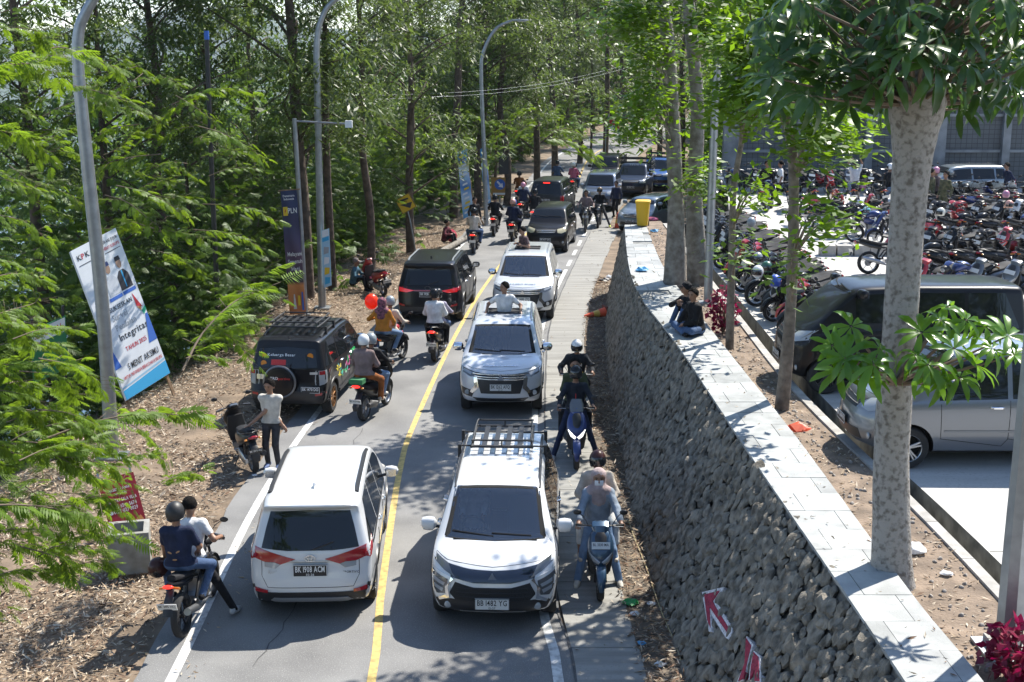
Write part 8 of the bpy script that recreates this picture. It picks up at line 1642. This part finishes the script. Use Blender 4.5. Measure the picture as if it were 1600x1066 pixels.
# feather banners
def event_banner(label, TL, TR, BR, BL, Y, seed):
    t, w, h = board('banner', label, TL, TR, BR, BL, (Y, Y, Y, Y), m=grad('event_print', [(0, (.05, .25, .5)), (.3, (.4, .55, .7)), (.45, (.05, .2, .5)), (.7, (.55, .65, .75)), (.78, (.4, .38, .05)), (.8, (.05, .2, .45)), (1, (.1, .35, .6))]), wavy=.015, cat='banner'); r = random.Random(seed)
    kx = 0
    for i in range(13):
        y = h * (.06 + .07 * i); x = w * r.uniform(.12, .35) + kx * y / h; pr(t, [(x, y), (x + w * .5, y + .02), (x + w * .48, y + h * .035), (x + .02, y + h * .03)], r.choice([M_pwh, M_pwh, SKY, YL, BLU]), .05)
    MB().sweep([(w + .02, -.5, -.02), (w * .95 + kx, h + .1, -.02)], .016, .014, 6).obj('pole', M_wood, t); return t
event_banner('wide blue event banner on the left verge behind the riders', (714, 238), (730, 236), (740, 336), (724, 342), 57, 1); t = event_banner('narrow dark blue event banner right of the wide one', (750, 234), (762, 230), (767, 318), (758, 326), 60, 2)
g = AT(781, 330, 66); g.z = ground_z(g.x, 66); t = thing('arrow_sign', 'brown board with blue circle and white arrow on a post', 'sign', g); q = AT(781, 292, 65.9) - g; MB().sweep([(0, 0, -.2), q + Vector((0, .05, .5))], .04, .04, 8, side=(1, 0, 0)).obj('post', M_galv, t); MB().box(q, (.88, .02, .95)).obj('board', mat('board_ochre', (.32, .17, .03), .6), t, False)
Mx = Matrix.Translation(q + Vector((0, -.012, .12))) @ Matrix.Rotation(PI / 2, 4, 'X'); MB().lathe([(.27, 0), (.27, .004), (.01, .004)], 24).obj('disc', BLU, t).matrix_local = Mx; MB().prism([(-.17, .13), (-.1, .19), (.06, .02), (.13, .08), (.17, -.16), (-.08, -.12), (-.01, -.05)], .003, Matrix.Translation((0, 0, .006))).obj('arrow_symbol', M_pwh, t, smooth=False).matrix_local = Mx
b = MB(); b.box(q + Vector((0, -.014, -.36)), (.7, .006, .1)); b.obj('notice_strip', M_pwh, t, False); MB().box(q + Vector((.2, .1, 1.1)), (.5, .3, .9)).obj('cabinet', M_blk, t, False)
t, P = post('lamp_post', 'far lamp post rising beside the narrow blue banner', [(760, 335), (757, 250), (752, 120), (756, 80), (775, 45), (800, 32)], 58, .11, .06); lamp_head(t, P[-1] - P[0], (1, 0, 0))
t, P = post('lamp_post', 'pale grey pole behind the two seated men', [(1106, 470), (1112, 300), (1118, 150), (1124, 60), (1120, -60)], 29, .1, .07, z0=ZS); lamp_head(t, P[-1] - P[0], (-1, 0, 0))
t, P = post('lamp_post', 'thick tapered grey post at the lower right corner', [(1575, 1015), (1588, 850), (1602, 690), (1625, 420), (1650, 100)], 11.35, .135, .08, z0=ZS, n=8); MB().box((0, 0, .06), (.36, .36, .12)).obj('plinth', M_kerb, t, False)
g = AT(945, 262, 78); g.z = 0; t = thing('flag', 'small red and white flag on a thin pole over the queue', 'flag', g); MB().sweep([(0, 0, 0), AT(947, 200, 78) - g, AT(952, 178, 78) - g], .018, .014, 6).obj('pole', M_plw, t)
for nm, z_, m in (('red_half', .28, RD), ('white_half', 0, M_pwh)):
    q = AT(951, 200, 78) - g; v = [(q.x + .04 + .16 * i, q.y + .05 * math.sin(i * 1.4), q.z + z_ + j * .28 - .1 * i) for j in (0, 1) for i in range(5)]; MB().add(v + [(a, b_ + .006, c_) for a, b_, c_ in v], [(i, i + 1, i + 6, i + 5) for i in range(4)] + [(i + 15, i + 16, i + 11, i + 10) for i in range(4)]).obj(nm, m, t)
# cones
def cone(label, M, k=1.0):
    t = thing('traffic_cone', label, 'traffic cone'); MB().lathe([(.15, .03), (.14, .05), (.035, .7), (.02, .71)], 20).obj('body', M_cone, t); MB().box((0, 0, .018), (.38, .38, .036)).obj('base', mat('cone_base', (.12, .03, .02), .7), t, False); MB().lathe([(.112, .24), (.085, .42)], 20, caps=False).obj('band', mat('cone_band', (.6, .4, .08), .4), t); t.matrix_world = M @ Matrix.Diagonal((k, k, k, 1)); return t
g = G(965, 357); cone('orange traffic cone standing beside the silver hatchback', Matrix.Translation(g)); g = G(924, 497); cone('toppled orange traffic cone lying at the foot of the wall', Matrix.Translation(g + Vector((.45, .25, .14))) @ Matrix.Rotation(R(200), 4, 'Z') @ Matrix.Rotation(R(97), 4, 'Y'))
# bin
g = Vector((4.2, 41.0, ZW)); t = thing('wheelie_bin', 'yellow wheelie bin at the far end of the coping', 'bin', g, R(-10)); t.scale = (.84, .84, .9); b = MB(); b.sweep([(0, 0, .06), (0, 0, .86)], [.2, .27], [.24, .3], 16, 6, side=(1, 0, 0)); b.obj('body', M_yb, t); b = MB(); b.sweep([(0, -.02, .86), (0, -.02, .93), (0, -.02, .95)], [.29, .29, .24], [.32, .32, .28], 16, 6, side=(1, 0, 0)); b.obj('lid', M_yb, t); MB().sweep([(-.24, .3, .88), (-.24, .38, .9), (.24, .38, .9), (.24, .3, .88)], .018, .018, 6).obj('handle', M_yb, t)
for s_ in (1, -1): MB().lathe([(.1, -.03), (.1, .03)], 14, 'X', (s_ * .2, .24, .1)).obj('wheel', M_rub, t)
# red homestay sign and the concrete block below
t, w, h = board('homestay_sign', 'red homestay sign with white lettering half hidden by leaves', (152, 752), (208, 738), (228, 812), (172, 828), (19.6, 19.9, 19.7, 19.4), .02, mat('print_signred', (.3, .012, .025), .55, vary=.15, vscale=6))
tx(t, 'HOMESTAY SALA VILLA', .06 * w, .52 * h, .08, M_pw, width=.86 * w, bold=.03); tx(t, '0812 6546 5674', .22 * w, .4 * h, .085, M_pw, width=.66 * w); tx(t, '0853 6127 0029', .22 * w, .3 * h, .085, M_pw, width=.66 * w); [MB().lathe([(.03, 0), (.03, .003), (.005, .003)], 14, c=(.15 * w, q * h, .004)).obj('phone_symbol', PM('pale', (.55, .57, .6)), t) for q in (.4, .3)]; tx(t, 'TERSEDIA KAMAR', .2 * w, .74 * h, .06, M_pw, width=.6 * w); tx(t, 'HARIAN', .35 * w, .65 * h, .05, M_pw); pr(t, [(.05 * w, .03 * h), (.3 * w, .03 * h), (.25 * w, .12 * h), (.12 * w, .1 * h)], OG); pr(t, [(.7 * w, .03 * h), (.96 * w, .03 * h), (.9 * w, .13 * h), (.8 * w, .1 * h)], OG)
for i in (0, 1): MB().box((w * (.06 + .88 * i), h * .3, -.035), (.03, h * 1.7, .03)).obj('leg', M_galv, t, False)
g = G(205, 886); t = thing('concrete_block', 'hollow white painted concrete block under the red sign', 'block', g, R(14)); M_cb = mat('block_paint', (.45, .45, .42), .85, vary=.3, vscale=5, col2=(.2, .19, .16)); 
for c_, d_ in (((.26, 0, .32), (.08, .6, .64)), ((-.26, 0, .32), (.08, .6, .64)), ((0, .26, .32), (.44, .08, .64)), ((0, -.26, .32), (.44, .08, .638))): MB().box(c_, d_).obj('block_side', M_cb, t, False)
t, w, h = board('roadside_sign', 'green and white sign mostly hidden by feathery leaves at the left', (48, 518), (104, 500), (106, 575), (52, 600), (24.5, 24.8, 24.8, 24.5), .03, mat('print_signgreen', (.02, .16, .06), .6)); pr(t, [(.02, h * .72), (w - .02, h * .72), (w - .02, h - .02), (.02, h - .02)], M_pwh); tx(t, 'SILAHIAN', .1 * w, .85 * h, .15, RD, .007, width=.75 * w)
for i in (0, 1): MB().box((w * (.06 + .88 * i), h * .1, -.05), (.05, h * 2.2, .05)).obj('leg', M_blk, t, False)
# fallen log, low blocks, plastic scraps, wires
a, b_ = G(683, 402), G(738, 372); t = thing('fallen_log', 'grey fallen log along the left road edge by the blue banners', 'log', a); MB().sweep(cr([(0, 0, .12), (b_ - a) * .5 + Vector((0, 0, .14)), (b_ - a) + Vector((0, 0, .16))], 5), [.13, .12, .125, .12, .11, .115, .1, .105, .1, .09, .09], None, 12).obj('trunk', M_bark_p, t); MB().sweep([(b_ - a) * .7 + Vector((0, 0, .15)), (b_ - a) * .75 + Vector((.2, .1, .5))], [.04, .02], None, 7).obj('stub', M_bark_p, t)
for k in range(5):
    g = G(1292 + 26 * k, 399, ZL); b = MB(); b.box((0, 0, .15), (.44, .36, .3)); o = b.obj('kerb_block', M_kerb, None, False); bm = bmesh.new(); bm.from_mesh(o.data); bmesh.ops.bevel(bm, geom=bm.edges[:], offset=.02, segments=1); bm.to_mesh(o.data); bm.free(); o.location = g; o.rotation_euler = (0, 0, R(-4 + 3 * (k % 3))); tag(o, ORD[k] + ' from the left of the low concrete blocks on the car park', 'block', 'low concrete blocks')
def scrap(label, p, size, col, seed, name='plastic_scrap', cat='litter'):
    r = np.random.default_rng(seed); bm = bmesh.new(); bmesh.ops.create_icosphere(bm, subdivisions=2, radius=1)
    for v in bm.verts: v.co = Vector((v.co.x * size * r.uniform(.7, 1.3), v.co.y * size * .8 * r.uniform(.7, 1.3), max(0, v.co.z + .25) * size * .45 * r.uniform(.5, 1.4)))
    me = bpy.data.meshes.new(name); bm.to_mesh(me); bm.free(); me.materials.append(col); o = link(bpy.data.objects.new(name, me)); o.location = p; tag(o, label, cat, None); return o
PW = mat('plastic_white', (.65, .66, .68), .4, transl=.2); PG = mat('plastic_green', (.03, .3, .08), .4, transl=.2); PB = mat('plastic_blue', (.1, .35, .6), .4, transl=.2); PO = mat('plastic_orange', (.7, .12, .05), .45, transl=.25)
for k, (lb, px, py, z, s_, c_) in enumerate([('green plastic scrap at the edge of the concrete shoulder', 986, 945, 0, .11, PG), ('white plastic scrap right of the green one', 1018, 946, 0, .06, PW), ('white scrap just below the green plastic', 992, 962, 0, .07, PW), ('pale blue scrap on the dirt strip by the wall', 1002, 1008, 0, .06, PB), ('white wrapper low on the dirt strip by the wall', 1032, 1042, 0, .08, PW), ('blue plastic bag lying on the coping', 1003, 424, ZW + .02, .16, PB), ('orange plastic bag in the drain by the slender tree', 1245, 678, ZL, .24, PO), ('white plastic bag in the soil beside the big trunk', 1425, 862, ZS, .17, PW), ('white cup lid on the soil strip near the lower right', 1478, 900, ZS, .07, PW), ('white plastic bag near the toppled cone', 954, 435, 0, .16, PW), ('white scrap beside the women on the shoulder', 958, 768, 0, .07, PW), ('white scrap on the leaf litter by the parked scooter', 398, 745, 0, .05, PW), ('black plastic bag near the toppled cone', 944, 440, 0, .18, M_blk), ('pink rubbish bag beside the yellow bin', 1020, 345, ZS, .2, PK), ('blue rubbish below the yellow bin', 1022, 363, ZS, .14, PB)]): scrap(lb, G(px, py, z) + Vector((0, 0, .02)), s_, c_, k)
b = MB(); b.sweep(cr([G(982, 815), G(990, 840), G(1010, 890), G(1030, 950), G(1055, 1010), G(1075, 1070)], 5), .008, .008, 5, side=(0, 0, 1)); o = b.obj('loose_cable', mat('cable_tan', (.4, .33, .18), .7)); o.location.z = .03; tag(o, 'thin tan cable lying along the foot of the wall', 'cable')
for k, (p0, p1, sg) in enumerate([((300, 128, 40), (700, 150, 52), .3), ((560, 150, 45), (1000, 95, 75), .5), ((560, 156, 45), (1000, 100, 75), .5)]):
    a, c_ = AT(*p0), AT(*p1); P = [a.lerp(c_, i / 12) - Vector((0, 0, sg * math.sin(PI * i / 12))) for i in range(13)]; o = MB().sweep(P, .004, .004, 5, side=(0, 0, 1)).obj('overhead_wire', M_galv); tag(o, ['sagging wire among the eucalyptus trees at the upper left', 'upper of two wires over the far road', 'lower of two wires over the far road'][k], 'wire')

for t, A3 in BAKE:                                   # lean every sheet as it hangs in its frame
    for ch in t.children: ch.data.transform(A3 @ ch.matrix_basis); ch.matrix_basis = Matrix.Identity(4)
b = MB(); b.box((400, 1650, -10), (7000, 3900, 440)); hb_ = b.obj('haze', hz, smooth=False); struct(hb_, 'stuff')
